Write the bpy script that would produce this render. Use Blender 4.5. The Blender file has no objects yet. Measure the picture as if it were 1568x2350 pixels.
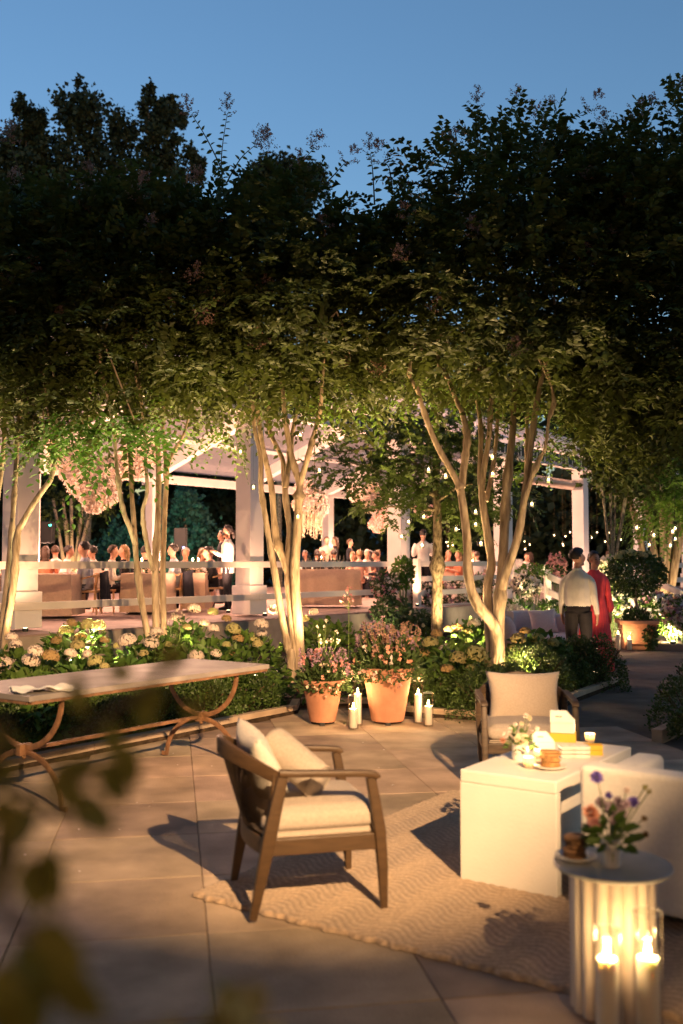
import bpy, bmesh, math, random
import numpy as np
from mathutils import Vector, Matrix, Quaternion
from mathutils.kdtree import KDTree
random.seed(7)
RNG = np.random.default_rng(11)
R = math.radians
SC = bpy.context.scene
COL = SC.collection

# ------------------------------------------------------------------ camera
CH = 1.6
F = 35.0 / 36.0 * 2350.0          # focal length in pixels of a 1568 x 2350 view of the photograph
TILT = math.atan((1290 - 1175) / F)
cam = bpy.data.cameras.new('camera')
cam.sensor_fit = 'VERTICAL'; cam.sensor_height = 36.0; cam.sensor_width = 24.0; cam.lens = 35.0
cam.clip_start = 0.05; cam.clip_end = 2000
cam.dof.use_dof = True; cam.dof.focus_distance = 11.5; cam.dof.aperture_fstop = 1.7
camo = bpy.data.objects.new('camera', cam); COL.objects.link(camo)
camo.location = (0, 0, CH); camo.rotation_euler = (math.pi / 2 + TILT, 0, 0)
SC.camera = camo

# ------------------------------------------------------------------ sky, sun, exposure
w = bpy.data.worlds.new('World'); SC.world = w; w.use_nodes = True
nt = w.node_tree
bg = nt.nodes['Background']
sky = nt.nodes.new('ShaderNodeTexSky'); sky.sky_type = 'NISHITA'; sky.sun_disc = False
sky.sun_elevation = R(1.5); sky.sun_rotation = R(150); sky.altitude = 100; sky.air_density = 1.0; sky.dust_density = 0.1; sky.ozone_density = 2.7
nt.links.new(sky.outputs[0], bg.inputs[0]); bg.inputs[1].default_value = 0.12
sun = bpy.data.lights.new('sun', 'SUN'); sun.energy = 0.004; sun.angle = R(30); sun.color = (0.6, 0.75, 1.0)
suno = bpy.data.objects.new('sun', sun); COL.objects.link(suno); suno.rotation_euler = (R(75), 0, R(-30))
SC.view_settings.view_transform = 'Standard'; SC.view_settings.look = 'None'
SC.view_settings.gamma = 1.0; SC.view_settings.use_curve_mapping = False
SC.view_settings.exposure = 2.2
cy = SC.cycles
cy.use_denoising = True; cy.use_light_tree = True; cy.max_bounces = 6; cy.diffuse_bounces = 3
cy.glossy_bounces = 3; cy.transmission_bounces = 4; cy.transparent_max_bounces = 12
cy.caustics_reflective = False; cy.caustics_refractive = False; cy.sample_clamp_indirect = 4.0

def spot(name, loc, target, power, size, blend=0.5, color=(1, 0.72, 0.42), radius=0.04):
    l = bpy.data.lights.new(name, 'SPOT'); l.energy = power; l.spot_size = R(size); l.spot_blend = blend
    l.color = color; l.shadow_soft_size = radius
    o = bpy.data.objects.new(name, l); COL.objects.link(o); o.location = loc
    d = Vector(target) - Vector(loc); o.rotation_euler = d.to_track_quat('-Z', 'Y').to_euler()
    return o
def point(name, loc, power, color=(1, 0.62, 0.3), radius=0.012):
    l = bpy.data.lights.new(name, 'POINT'); l.energy = power; l.color = color; l.shadow_soft_size = radius
    o = bpy.data.objects.new(name, l); COL.objects.link(o); o.location = loc
    return o
# the floodlight that lights the terrace from behind, high on the right
spot('floodlight_beam', (2.0, -1.0, 4.3), (-1.0, 8.3, 0.0), 1550, 31.5, 0.62, (1, 0.62, 0.305), 0.035)
# its twin on the same bracket, turned further out over the bed to the pavilion front
spot('floodlight_beam_far', (2.15, -1.0, 4.3), (-2.0, 14.0, 0.7), 1350, 34, 0.75, (1, 0.58, 0.28), 0.035)

# ------------------------------------------------------------------ pixel helpers (1568-wide view -> place)
ct, st = math.cos(TILT), math.sin(TILT)
def ray(px, py):
    dx = (px - 784) / F; dv = (1175 - py) / F
    return Vector((dx, ct - dv * st, st + dv * ct))
def gnd(px, py, z=0.0):
    r = ray(px, py); t = (z - CH) / r.z
    return Vector((r.x * t, r.y * t, z))
def at(px, py, Y):
    r = ray(px, py); t = Y / r.y
    return Vector((r.x * t, Y, CH + r.z * t))

# ------------------------------------------------------------------ objects
def link(o, parent=None):
    COL.objects.link(o)
    if parent is not None: o.parent = parent
    return o
def tag(o, label, cat, group=None):
    o['label'] = label; o['category'] = cat
    if group: o['group'] = group
    return o
def thing(name, label, cat, loc=(0, 0, 0), rz=0.0, group=None):
    o = bpy.data.objects.new(name, None); COL.objects.link(o); o.empty_display_size = 0.1
    o.location = loc; o.rotation_euler = (0, 0, rz)
    return tag(o, label, cat, group)
def copy_obj(o, parent=None):
    c = o.copy(); COL.objects.link(c); c.parent = parent
    return c
def copy_tree(o, parent=None):
    c = copy_obj(o, parent)
    for ch in list(o.children): copy_tree(ch, c)
    return c
def put(name, me, parent=None, loc=None, rot=None, scale=None):
    o = bpy.data.objects.new(name, me); link(o, parent)
    if loc is not None: o.location = loc
    if rot is not None: o.rotation_euler = rot
    if scale is not None: o.scale = scale if hasattr(scale, '__len__') else (scale,) * 3
    return o
def structure(o):
    o['kind'] = 'structure'; return o
def stuff(o):
    o['kind'] = 'stuff'; return o

def np_mesh(name, V, F_, mats, smooth=False, midx=None):
    V = np.asarray(V, np.float32); F_ = np.asarray(F_, np.int32)
    me = bpy.data.meshes.new(name); k = F_.shape[1]; m = F_.shape[0]
    me.vertices.add(len(V)); me.vertices.foreach_set('co', V.ravel())
    me.loops.add(m * k); me.loops.foreach_set('vertex_index', F_.ravel())
    me.polygons.add(m); me.polygons.foreach_set('loop_start', np.arange(0, m * k, k, dtype=np.int32))
    if smooth: me.polygons.foreach_set('use_smooth', np.ones(m, bool))
    for mm in (mats if isinstance(mats, (list, tuple)) else [mats]): me.materials.append(mm)
    if midx is not None: me.polygons.foreach_set('material_index', np.asarray(midx, np.int32))
    me.update(calc_edges=True)
    return me

def frame(t):
    t = Vector(t).normalized()
    a = Vector((0, 0, 1)) if abs(t.z) < 0.95 else Vector((1, 0, 0))
    x = t.cross(a).normalized(); y = x.cross(t).normalized()
    return x, y

class MB:
    """collects boxes, tubes and lathes, then builds ONE mesh"""
    def __init__(s): s.v = []; s.f = []; s.m = []; s.mi = 0
    def add(s, vs, fs):
        b = len(s.v); s.v += [tuple(p) for p in vs]
        for f in fs: s.f.append(tuple(i + b for i in f)); s.m.append(s.mi)
        return s
    def box(s, c, size, rz=0.0, M=None, taper=1.0):
        sx, sy, sz = size[0] / 2, size[1] / 2, size[2] / 2
        vs = []
        for z in (-1, 1):
            k = 1.0 if z < 0 else taper
            for x, y in ((-1, -1), (1, -1), (1, 1), (-1, 1)): vs.append(Vector((x * sx * k, y * sy * k, z * sz)))
        q = M if M is not None else Matrix.Rotation(rz, 3, 'Z')
        vs = [q @ p + Vector(c) for p in vs]
        return s.add(vs, [(3, 2, 1, 0), (4, 5, 6, 7), (0, 1, 5, 4), (1, 2, 6, 5), (2, 3, 7, 6), (3, 0, 4, 7)])
    def bar(s, a, b, w, h, up=(0, 0, 1)):
        a = Vector(a); b = Vector(b); t = (b - a).normalized(); upv = Vector(up)
        x = t.cross(upv).normalized(); y = x.cross(t).normalized()
        M = Matrix((x, t, y)).transposed()
        return s.box((a + b) / 2, (w, (b - a).length, h), M=M)
    def tube(s, pts, rad, n=8, caps=True, sq=None):
        """swept ring along pts; rad a number or list; sq = (w, h, up) sweeps a rounded bar"""
        P = [Vector(p) for p in pts]; k = len(P); b = len(s.v)
        rr = rad if hasattr(rad, '__len__') else [rad] * k
        X = None
        for i in range(k):
            t = (P[min(i + 1, k - 1)] - P[max(i - 1, 0)])
            if t.length < 1e-9: t = Vector((0, 0, 1))
            t.normalize()
            if sq: 
                X = t.cross(Vector(sq[2])).normalized(); Y = X.cross(t).normalized()
            elif X is None: X, Y = frame(t)
            else:
                X = (X - t * X.dot(t)).normalized(); Y = X.cross(t).normalized()
            for j in range(n):
                a = 2 * math.pi * (j + 0.5) / n; c_, s_ = math.cos(a), math.sin(a)
                if sq:
                    e = 0.35
                    cx = math.copysign(abs(c_) ** e, c_); sx = math.copysign(abs(s_) ** e, s_)
                    q = P[i] + X * cx * sq[0] / 2 * rr[i] + Y * sx * sq[1] / 2 * rr[i]
                else: q = P[i] + (X * c_ + Y * s_) * rr[i]
                s.v.append(tuple(q))
        for i in range(k - 1):
            for j in range(n):
                j2 = (j + 1) % n
                s.f.append((b + i * n + j, b + i * n + j2, b + (i + 1) * n + j2, b + (i + 1) * n + j)); s.m.append(s.mi)
        if caps:
            s.f.append(tuple(b + j for j in range(n))[::-1]); s.m.append(s.mi)
            s.f.append(tuple(b + (k - 1) * n + j for j in range(n))); s.m.append(s.mi)
        return s
    def lathe(s, prof, c=(0, 0, 0), n=24, fn=None):
        b = len(s.v); c = Vector(c)
        for r, z in prof:
            for j in range(n):
                a = 2 * math.pi * j / n; k = fn(a, z) if fn else 1.0
                s.v.append((c.x + r * k * math.cos(a), c.y + r * k * math.sin(a), c.z + z))
        for i in range(len(prof) - 1):
            for j in range(n):
                j2 = (j + 1) % n
                s.f.append((b + i * n + j, b + i * n + j2, b + (i + 1) * n + j2, b + (i + 1) * n + j)); s.m.append(s.mi)
        for i, fl in ((0, True), (len(prof) - 1, False)):
            if prof[i][0] > 1e-4:
                f = tuple(b + i * n + j for j in range(n)); s.f.append(f[::-1] if fl else f); s.m.append(s.mi)
        return s
    def ball(s, c, r, n=10, m=7, sc=(1, 1, 1)):
        c = Vector(c); b = len(s.v)
        for i in range(m + 1):
            th = math.pi * i / m
            for j in range(n):
                a = 2 * math.pi * j / n
                s.v.append((c.x + r * sc[0] * math.sin(th) * math.cos(a), c.y + r * sc[1] * math.sin(th) * math.sin(a), c.z + r * sc[2] * math.cos(th)))
        for i in range(m):
            for j in range(n):
                j2 = (j + 1) % n
                s.f.append((b + i * n + j, b + (i + 1) * n + j, b + (i + 1) * n + j2, b + i * n + j2)); s.m.append(s.mi)
        return s
    def poly(s, pts, z0, z1):
        n = len(pts); vs = [(p[0], p[1], z0) for p in pts] + [(p[0], p[1], z1) for p in pts]
        fs = [tuple(range(n))[::-1], tuple(range(n, 2 * n))] + [(i, (i + 1) % n, n + (i + 1) % n, n + i) for i in range(n)]
        return s.add(vs, fs)
    def mesh(s, name, mats, smooth=False, bevel=0.0, seg=2, sharp=40):
        me = bpy.data.meshes.new(name); me.from_pydata(s.v, [], s.f)
        for mm in (mats if isinstance(mats, (list, tuple)) else [mats]): me.materials.append(mm)
        if any(s.m): me.polygons.foreach_set('material_index', s.m)
        bm = bmesh.new(); bm.from_mesh(me)
        bmesh.ops.remove_doubles(bm, verts=bm.verts, dist=1e-5)
        bmesh.ops.recalc_face_normals(bm, faces=bm.faces)
        if bevel > 0:
            ed = [e for e in bm.edges if len(e.link_faces) == 2 and e.calc_face_angle(0) > R(35)]
            bmesh.ops.bevel(bm, geom=ed, offset=bevel, segments=seg, affect='EDGES', profile=0.6)
        if smooth:
            for f in bm.faces: f.smooth = True
            for e in bm.edges:
                if len(e.link_faces) == 2 and e.calc_face_angle(0) > R(sharp): e.smooth = False
        bm.to_mesh(me); bm.free(); me.update()
        return me
    def build(s, name, mats, parent=None, smooth=False, bevel=0.0, seg=2, loc=None, rot=None, sharp=40):
        return put(name, s.mesh(name, mats, smooth, bevel, seg, sharp), parent, loc, rot)

# ------------------------------------------------------------------ materials
def newmat(name):
    m = bpy.data.materials.new(name); m.use_nodes = True
    return m, m.node_tree, m.node_tree.nodes['Principled BSDF']
def mat(name, col, rough=0.6, spec=0.3, var=0.18, scale=6.0, bump=0.0, bscale=60.0, metal=0.0, objrand=0.0, transl=0.0, stretch=None, world=False, hue=0.0, col2=None, sheen=0.0, coat=0.0, detail=4.0):
    m, t, p = newmat(name); N = t.nodes.new; L = t.links.new
    p.inputs['Roughness'].default_value = rough; p.inputs['Specular IOR Level'].default_value = spec
    p.inputs['Metallic'].default_value = metal
    if sheen: p.inputs['Sheen Weight'].default_value = sheen
    if coat: p.inputs['Coat Weight'].default_value = coat
    tc = N('ShaderNodeTexCoord'); src = N('ShaderNodeNewGeometry').outputs['Position'] if world else tc.outputs['Object']
    if stretch:
        mp = N('ShaderNodeMapping'); mp.inputs['Scale'].default_value = stretch; L(src, mp.inputs[0]); src = mp.outputs[0]
    nz = N('ShaderNodeTexNoise'); nz.inputs['Scale'].default_value = scale; nz.inputs['Detail'].default_value = detail; L(src, nz.inputs['Vector'])
    rmp = N('ShaderNodeValToRGB'); e = rmp.color_ramp.elements
    c = col; c2 = col2 if col2 else tuple(min(1, x * (1 + var)) for x in c); c1 = tuple(x * (1 - var) for x in c)
    e[0].position = 0.3; e[0].color = (*c1, 1); e[1].position = 0.7; e[1].color = (*c2, 1)
    L(nz.outputs['Fac'], rmp.inputs[0]); out = rmp.outputs[0]
    if objrand or hue:
        oi = N('ShaderNodeObjectInfo'); hs = N('ShaderNodeHueSaturation')
        mr = N('ShaderNodeMapRange'); mr.inputs[3].default_value = 1 - objrand; mr.inputs[4].default_value = 1 + objrand
        L(oi.outputs['Random'], mr.inputs[0]); L(mr.outputs[0], hs.inputs['Value']); L(out, hs.inputs['Color'])
        if hue:
            m2 = N('ShaderNodeMapRange'); m2.inputs[3].default_value = 0.5 - hue; m2.inputs[4].default_value = 0.5 + hue
            ml = N('ShaderNodeMath'); ml.operation = 'MULTIPLY'; ml.inputs[1].default_value = 7.31
            fr = N('ShaderNodeMath'); fr.operation = 'FRACT'
            L(oi.outputs['Random'], ml.inputs[0]); L(ml.outputs[0], fr.inputs[0]); L(fr.outputs[0], m2.inputs[0]); L(m2.outputs[0], hs.inputs['Hue'])
        out = hs.outputs[0]
    L(out, p.inputs['Base Color'])
    if bump:
        n2 = N('ShaderNodeTexNoise'); n2.inputs['Scale'].default_value = bscale; n2.inputs['Detail'].default_value = 5; L(src, n2.inputs['Vector'])
        bp = N('ShaderNodeBump'); bp.inputs['Strength'].default_value = bump; bp.inputs['Distance'].default_value = 0.02
        L(n2.outputs['Fac'], bp.inputs['Height']); L(bp.outputs[0], p.inputs['Normal'])
    if transl:
        tr = N('ShaderNodeBsdfTranslucent'); mx = N('ShaderNodeMixShader'); mx.inputs[0].default_value = transl
        L(out, tr.inputs['Color']); L(p.outputs[0], mx.inputs[1]); L(tr.outputs[0], mx.inputs[2])
        L(mx.outputs[0], t.nodes['Material Output'].inputs['Surface'])
    return m
def emit(name, col, strength):
    m, t, p = newmat(name)
    p.inputs['Base Color'].default_value = (*col, 1); p.inputs['Emission Color'].default_value = (*col, 1); p.inputs['Emission Strength'].default_value = strength
    return m
def glass(name, tint=(1, 1, 1), rough=0.02, refl=0.12):
    """thin clear glass: mostly lets light straight through, some mirror reflection"""
    m, t, p = newmat(name); N = t.nodes.new; L = t.links.new
    tr = N('ShaderNodeBsdfTransparent'); tr.inputs[0].default_value = (*tint, 1)
    gl = N('ShaderNodeBsdfGlossy'); gl.inputs['Roughness'].default_value = rough
    fr = N('ShaderNodeLayerWeight'); fr.inputs['Blend'].default_value = refl
    mn = N('ShaderNodeMath'); mn.operation = 'MINIMUM'; mn.inputs[1].default_value = 0.28; L(fr.outputs['Fresnel'], mn.inputs[0])
    mx = N('ShaderNodeMixShader'); L(mn.outputs[0], mx.inputs[0]); L(tr.outputs[0], mx.inputs[1]); L(gl.outputs[0], mx.inputs[2])
    L(mx.outputs[0], t.nodes['Material Output'].inputs['Surface'])
    return m

M = {}
M['soil'] = mat('soil', (0.05, 0.034, 0.022), 0.95, 0.1, 0.5, 12, 0.9, 45)
M['path'] = mat('path', (0.16, 0.12, 0.095), 0.9, 0.2, 0.25, 3, 0.5, 160)
M['slab'] = mat('slab', (0.36, 0.265, 0.185), 0.75, 0.3, 0.34, 2.6, 0.35, 70, objrand=0.2, hue=0.014, detail=11, world=True)
M['kerb'] = mat('kerb', (0.40, 0.30, 0.21), 0.8, 0.25, 0.18, 5, 0.3, 60, objrand=0.08)
M['joint'] = mat('joint', (0.20, 0.15, 0.105), 0.95, 0.1, 0.3, 20)
M['white_paint'] = mat('white_paint', (0.76, 0.68, 0.58), 0.55, 0.3, 0.07, 3, 0.08, 30)
M['pavilion_white'] = mat('pavilion_white', (0.72, 0.68, 0.64), 0.6, 0.3, 0.06, 2, 0.06, 30)
M['skirt'] = mat('skirt', (0.34, 0.28, 0.23), 0.8, 0.2, 0.2, 4, 0.2, 40)
M['deck'] = mat('deck', (0.30, 0.21, 0.17), 0.75, 0.3, 0.2, 3, 0.2, 40)
M['bark'] = mat('bark', (0.40, 0.28, 0.18), 0.75, 0.25, 0.55, 3.5, 0.7, 16, stretch=(5, 5, 1), col2=(0.56, 0.44, 0.31), detail=8)
M['oak_bark'] = mat('oak_bark', (0.22, 0.17, 0.11), 0.95, 0.1, 0.75, 14, 1.0, 26, stretch=(2, 2, 0.8), col2=(0.42, 0.34, 0.22))
M['leaf'] = mat('leaf', (0.065, 0.085, 0.016), 0.5, 0.35, 0.45, 3.0, transl=0.32)
M['leaf_fresh'] = mat('leaf_fresh', (0.12, 0.22, 0.03), 0.5, 0.35, 0.4, 3.0, transl=0.32)
M['leaf_lamp_green'] = mat('leaf_lamp_green', (0.085, 0.20, 0.025), 0.5, 0.35, 0.4, 3.0, transl=0.32)  # green lamp glow on the low left leaves, put into the colour
M['leaf_oak'] = mat('leaf_oak', (0.075, 0.12, 0.025), 0.5, 0.3, 0.45, 3.0, transl=0.25)
M['leaf_dark'] = mat('leaf_dark', (0.03, 0.045, 0.018), 0.6, 0.25, 0.4, 0.5, transl=0.15)
M['leaf_teal'] = mat('leaf_teal', (0.04, 0.12, 0.08), 0.6, 0.25, 0.4, 0.8, transl=0.15)
M['leaf_hyd'] = mat('leaf_hyd', (0.085, 0.16, 0.03), 0.5, 0.35, 0.35, 6.0, transl=0.22, objrand=0.2, hue=0.012)
M['leaf_box'] = mat('leaf_box', (0.055, 0.095, 0.02), 0.45, 0.4, 0.5, 5.0, transl=0.15, objrand=0.15)
M['leaf_flower'] = mat('leaf_flower', (0.06, 0.10, 0.03), 0.55, 0.3, 0.4, 8.0, transl=0.2)
M['twig'] = mat('twig', (0.10, 0.075, 0.04), 0.8, 0.2, 0.3, 8)
M['stalk'] = mat('stalk', (0.10, 0.14, 0.04), 0.6, 0.3, 0.3, 8)
M['bloom_white'] = mat('bloom_white', (0.72, 0.60, 0.50), 0.7, 0.2, 0.15, 20, transl=0.15, objrand=0.12)
M['bloom_green'] = mat('bloom_green', (0.42, 0.38, 0.16), 0.7, 0.2, 0.25, 20, transl=0.12, objrand=0.2, hue=0.02)
M['bloom_dry'] = mat('bloom_dry', (0.34, 0.23, 0.10), 0.8, 0.2, 0.3, 20, objrand=0.2)
M['bloom_myrtle'] = mat('bloom_myrtle', (0.34, 0.20, 0.15), 0.8, 0.2, 0.4, 9, objrand=0.25)
M['bloom_lilac'] = mat('bloom_lilac', (0.56, 0.43, 0.50), 0.7, 0.2, 0.3, 9, transl=0.12, objrand=0.2)
M['sofa_white'] = mat('sofa_white', (0.78, 0.73, 0.66), 0.95, 0.1, 0.05, 60, 0.4, 220)
M['bloom_pink'] = mat('bloom_pink', (0.60, 0.27, 0.28), 0.7, 0.2, 0.35, 9, transl=0.12, objrand=0.25, hue=0.02)
M['bloom_mauve'] = mat('bloom_mauve', (0.42, 0.27, 0.36), 0.7, 0.2, 0.35, 9, transl=0.12, objrand=0.25)
M['bloom_salmon'] = mat('bloom_salmon', (0.72, 0.36, 0.25), 0.7, 0.2, 0.3, 9, transl=0.12, objrand=0.2)
M['bloom_blush'] = mat('bloom_blush', (0.84, 0.72, 0.65), 0.8, 0.2, 0.18, 4, transl=0.15, objrand=0.1)
M['bloom_cream'] = mat('bloom_cream', (0.80, 0.68, 0.48), 0.75, 0.2, 0.2, 9, transl=0.12, objrand=0.1)
M['bloom_violet'] = mat('bloom_violet', (0.20, 0.14, 0.48), 0.7, 0.2, 0.3, 9, transl=0.12)
M['terracotta'] = mat('terracotta', (0.40, 0.19, 0.115), 0.85, 0.2, 0.2, 5, 0.12, 60)
M['wood'] = mat('wood', (0.066, 0.037, 0.017), 0.45, 0.4, 0.18, 9, 0.12, 40, stretch=(1, 1, 7))
M['dark_wood'] = mat('dark_wood', (0.07, 0.045, 0.028), 0.5, 0.4, 0.35, 9, 0.12, 40, stretch=(1, 1, 7))
M['cane'] = mat('cane', (0.075, 0.045, 0.02), 0.6, 0.3, 0.25, 20)
M['linen_oat'] = mat('linen_oat', (0.40, 0.33, 0.27), 0.95, 0.1, 0.08, 90, 0.4, 260, sheen=0.2)
M['linen'] = mat('linen', (0.42, 0.355, 0.295), 0.95, 0.1, 0.10, 90, 0.45, 260)
M['linen_white'] = mat('linen_white', (0.60, 0.545, 0.48), 0.95, 0.1, 0.07, 60, 0.4, 220)
M['sofa_lilac'] = mat('sofa_lilac', (0.58, 0.46, 0.44), 0.95, 0.1, 0.07, 30, 0.2, 160, sheen=0.3)
M['block_white'] = mat('block_white', (0.72, 0.68, 0.62), 0.6, 0.3, 0.04, 5, 0.08, 70)
M['ceramic'] = mat('ceramic', (0.74, 0.70, 0.62), 0.3, 0.5, 0.05, 5)
M['stone_grey'] = mat('stone_grey', (0.34, 0.335, 0.30), 0.35, 0.5, 0.1, 12)
M['flute'] = mat('flute', (0.66, 0.56, 0.46), 0.55, 0.3, 0.06, 12)
M['slate'] = mat('slate', (0.27, 0.235, 0.21), 0.55, 0.4, 0.28, 3.5, 0.2, 30, detail=9)
M['iron'] = mat('iron', (0.24, 0.125, 0.065), 0.65, 0.4, 0.35, 16, 0.3, 60, metal=0.25)
M['black_metal'] = mat('black_metal', (0.012, 0.012, 0.012), 0.5, 0.4, 0.2, 9)
M['paper'] = mat('paper', (0.80, 0.76, 0.68), 0.9, 0.1, 0.04, 9)
M['rim_glint'] = mat('rim_glint', (0.8, 0.78, 0.72), 0.08, 0.9, 0.02, 5, transl=0.5)  # pale colour put in for the glint on the glass rim
M['wax'] = mat('wax', (0.84, 0.78, 0.66), 0.5, 0.4, 0.03, 9, transl=0.2)
M['glass'] = glass('glass', (0.97, 0.97, 0.96), 0.03, 0.30)
M['roof_glass'] = glass('roof_glass', (0.72, 0.74, 0.78), 0.05, 0.3)
_t = M['roof_glass'].node_tree; _o = _t.nodes['Material Output']; _s = _o.inputs['Surface'].links[0].from_socket
_d = _t.nodes.new('ShaderNodeBsdfDiffuse'); _d.inputs[0].default_value = (0.62, 0.6, 0.6, 1); _tl = _t.nodes.new('ShaderNodeBsdfTranslucent'); _tl.inputs[0].default_value = (0.62, 0.6, 0.6, 1)
_m1 = _t.nodes.new('ShaderNodeMixShader'); _m2 = _t.nodes.new('ShaderNodeMixShader'); _m2.inputs[0].default_value = 0.34
_t.links.new(_d.outputs[0], _m1.inputs[1]); _t.links.new(_tl.outputs[0], _m1.inputs[2]); _t.links.new(_s, _m2.inputs[1]); _t.links.new(_m1.outputs[0], _m2.inputs[2]); _t.links.new(_m2.outputs[0], _o.inputs['Surface'])
M['flame'] = emit('flame', (1.0, 0.62, 0.22), 45)
M['flame_far'] = emit('flame_far', (1.0, 0.70, 0.30), 9)
M['lens'] = emit('lens', (1.0, 0.72, 0.40), 2.5)
M['led_green'] = emit('led_green', (0.05, 1.0, 0.6), 3)
M['led_blue'] = emit('led_blue', (0.15, 0.25, 1.0), 3)
M['cookie'] = mat('cookie', (0.50, 0.27, 0.10), 0.85, 0.2, 0.35, 40, 0.8, 90, objrand=0.15)
M['cookie_dark'] = mat('cookie_dark', (0.24, 0.13, 0.06), 0.85, 0.2, 0.35, 40, 0.8, 90, objrand=0.15)
M['yellow_card'] = mat('yellow_card', (0.75, 0.42, 0.05), 0.7, 0.3, 0.06, 9)
M['foil'] = mat('foil', (0.66, 0.62, 0.56), 0.35, 0.5, 0.2, 30, 0.3, 60)
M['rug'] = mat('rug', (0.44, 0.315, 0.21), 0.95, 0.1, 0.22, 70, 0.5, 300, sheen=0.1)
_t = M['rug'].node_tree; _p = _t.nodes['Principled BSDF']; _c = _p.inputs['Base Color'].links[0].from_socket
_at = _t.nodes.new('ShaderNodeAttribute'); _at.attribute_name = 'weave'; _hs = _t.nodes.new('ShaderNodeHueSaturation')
_mr = _t.nodes.new('ShaderNodeMapRange'); _mr.inputs[3].default_value = 0.60; _mr.inputs[4].default_value = 1.14  # ridge tops lightened, hollows darkened: relief shade put into the colour
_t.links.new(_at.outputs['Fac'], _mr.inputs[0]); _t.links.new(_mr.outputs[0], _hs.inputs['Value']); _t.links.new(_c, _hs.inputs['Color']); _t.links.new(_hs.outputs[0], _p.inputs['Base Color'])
M['cloth_tan'] = mat('cloth_tan', (0.52, 0.36, 0.25), 0.95, 0.1, 0.07, 30, 0.2, 120)
M['skin'] = mat('skin', (0.52, 0.27, 0.18), 0.55, 0.35, 0.06, 9)
M['skin_tan'] = mat('skin_tan', (0.38, 0.18, 0.11), 0.55, 0.35, 0.06, 9)
M['hair_dark'] = mat('hair_dark', (0.022, 0.014, 0.01), 0.5, 0.4, 0.4, 60, 0.5, 120)
M['hair_brown'] = mat('hair_brown', (0.055, 0.027, 0.013), 0.55, 0.4, 0.4, 60, 0.5, 120)
M['hair_fair'] = mat('hair_fair', (0.26, 0.15, 0.065), 0.55, 0.4, 0.3, 60, 0.5, 120)
M['hair_grey'] = mat('hair_grey', (0.48, 0.42, 0.38), 0.6, 0.3, 0.3, 60, 0.5, 120)
M['shirt'] = mat('shirt', (0.70, 0.65, 0.58), 0.9, 0.1, 0.06, 14, 0.9, 9, stretch=(1, 1, 0.5))
M['shirt_blue'] = mat('shirt_blue', (0.42, 0.42, 0.46), 0.9, 0.1, 0.05, 14, 0.3, 18)
M['jacket'] = mat('jacket', (0.018, 0.018, 0.024), 0.85, 0.2, 0.2, 14, 0.3, 18)
M['trousers'] = mat('trousers', (0.02, 0.018, 0.02), 0.85, 0.2, 0.2, 14, 0.3, 18)
M['red_dress'] = mat('red_dress', (0.80, 0.075, 0.085), 0.7, 0.2, 0.12, 9, 0.1, 60)
M['dress_black'] = mat('dress_black', (0.015, 0.013, 0.014), 0.8, 0.2, 0.2, 9)
M['dress_rust'] = mat('dress_rust', (0.42, 0.14, 0.07), 0.8, 0.2, 0.15, 9)
M['dress_blush'] = mat('dress_blush', (0.66, 0.40, 0.30), 0.8, 0.2, 0.1, 9)
M['chair_light'] = mat('chair_light', (0.46, 0.27, 0.13), 0.5, 0.4, 0.2, 9, stretch=(1, 1, 6))
M['metal_duct'] = mat('metal_duct', (0.5, 0.42, 0.36), 0.35, 0.5, 0.1, 9, metal=0.7)
UX = Vector((0.823, -0.567, 0)).normalized(); VX = Vector((0.567, 0.823, 0)).normalized()   # axes the lounge furniture is set along
UA = math.atan2(UX.y, UX.x)
# ================================================================== GROUND, TERRACE, KERBS
structure(MB().box((0, 40, -0.06), (400, 400, 0.04)).build('ground', M['soil']))
PATH = [(-3.5, 0.2), (9, 0.2), (12, 8), (12, 22), (8, 24), (3.0, 21), (2.6, 16.5), (1.2, 14.2), (-6, 9.0)]
path = structure(MB().poly(PATH, -0.05, -0.012).build('path', M['path']))
# bed boundary read off the photograph
K = [gnd(-120, 1800), gnd(0, 1775), gnd(684, 1637), gnd(690, 1622), gnd(925, 1622), gnd(920, 1640), gnd(1087, 1654), Vector((1.72, 9.78, 0)), gnd(1310, 1614), gnd(1424, 1570)]
BEDB = [(k.x, k.y) for k in K] + [(3.3, 13.6), (2.2, 13.7), (1.4, 15.2), (4.0, 21.5), (-1.2, 18.2), (-5.4, 13.8), (-7.5, 11.0)]
bed = structure(MB().poly(BEDB, -0.03, 0.035).build('planting_bed', M['soil']))
kerbs = structure(MB().box((0, 9, -0.04), (0.02, 0.02, 0.01)).build('kerb', M['kerb']))
for a, b in zip(K[:-1], K[1:]):
    d = (b - a); L = d.length; n = max(1, round(L / 0.9)); t = d.normalized(); nrm = Vector((-t.y, t.x, 0))
    for i in range(n):
        p = a + t * (L * (i + 0.5) / n) + nrm * 0.05
        MB().box((p.x, p.y, 0.03), (L / n - 0.004, 0.09, 0.12), math.atan2(t.y, t.x)).build('kerb_stone', M['kerb'], kerbs, bevel=0.008)
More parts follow.
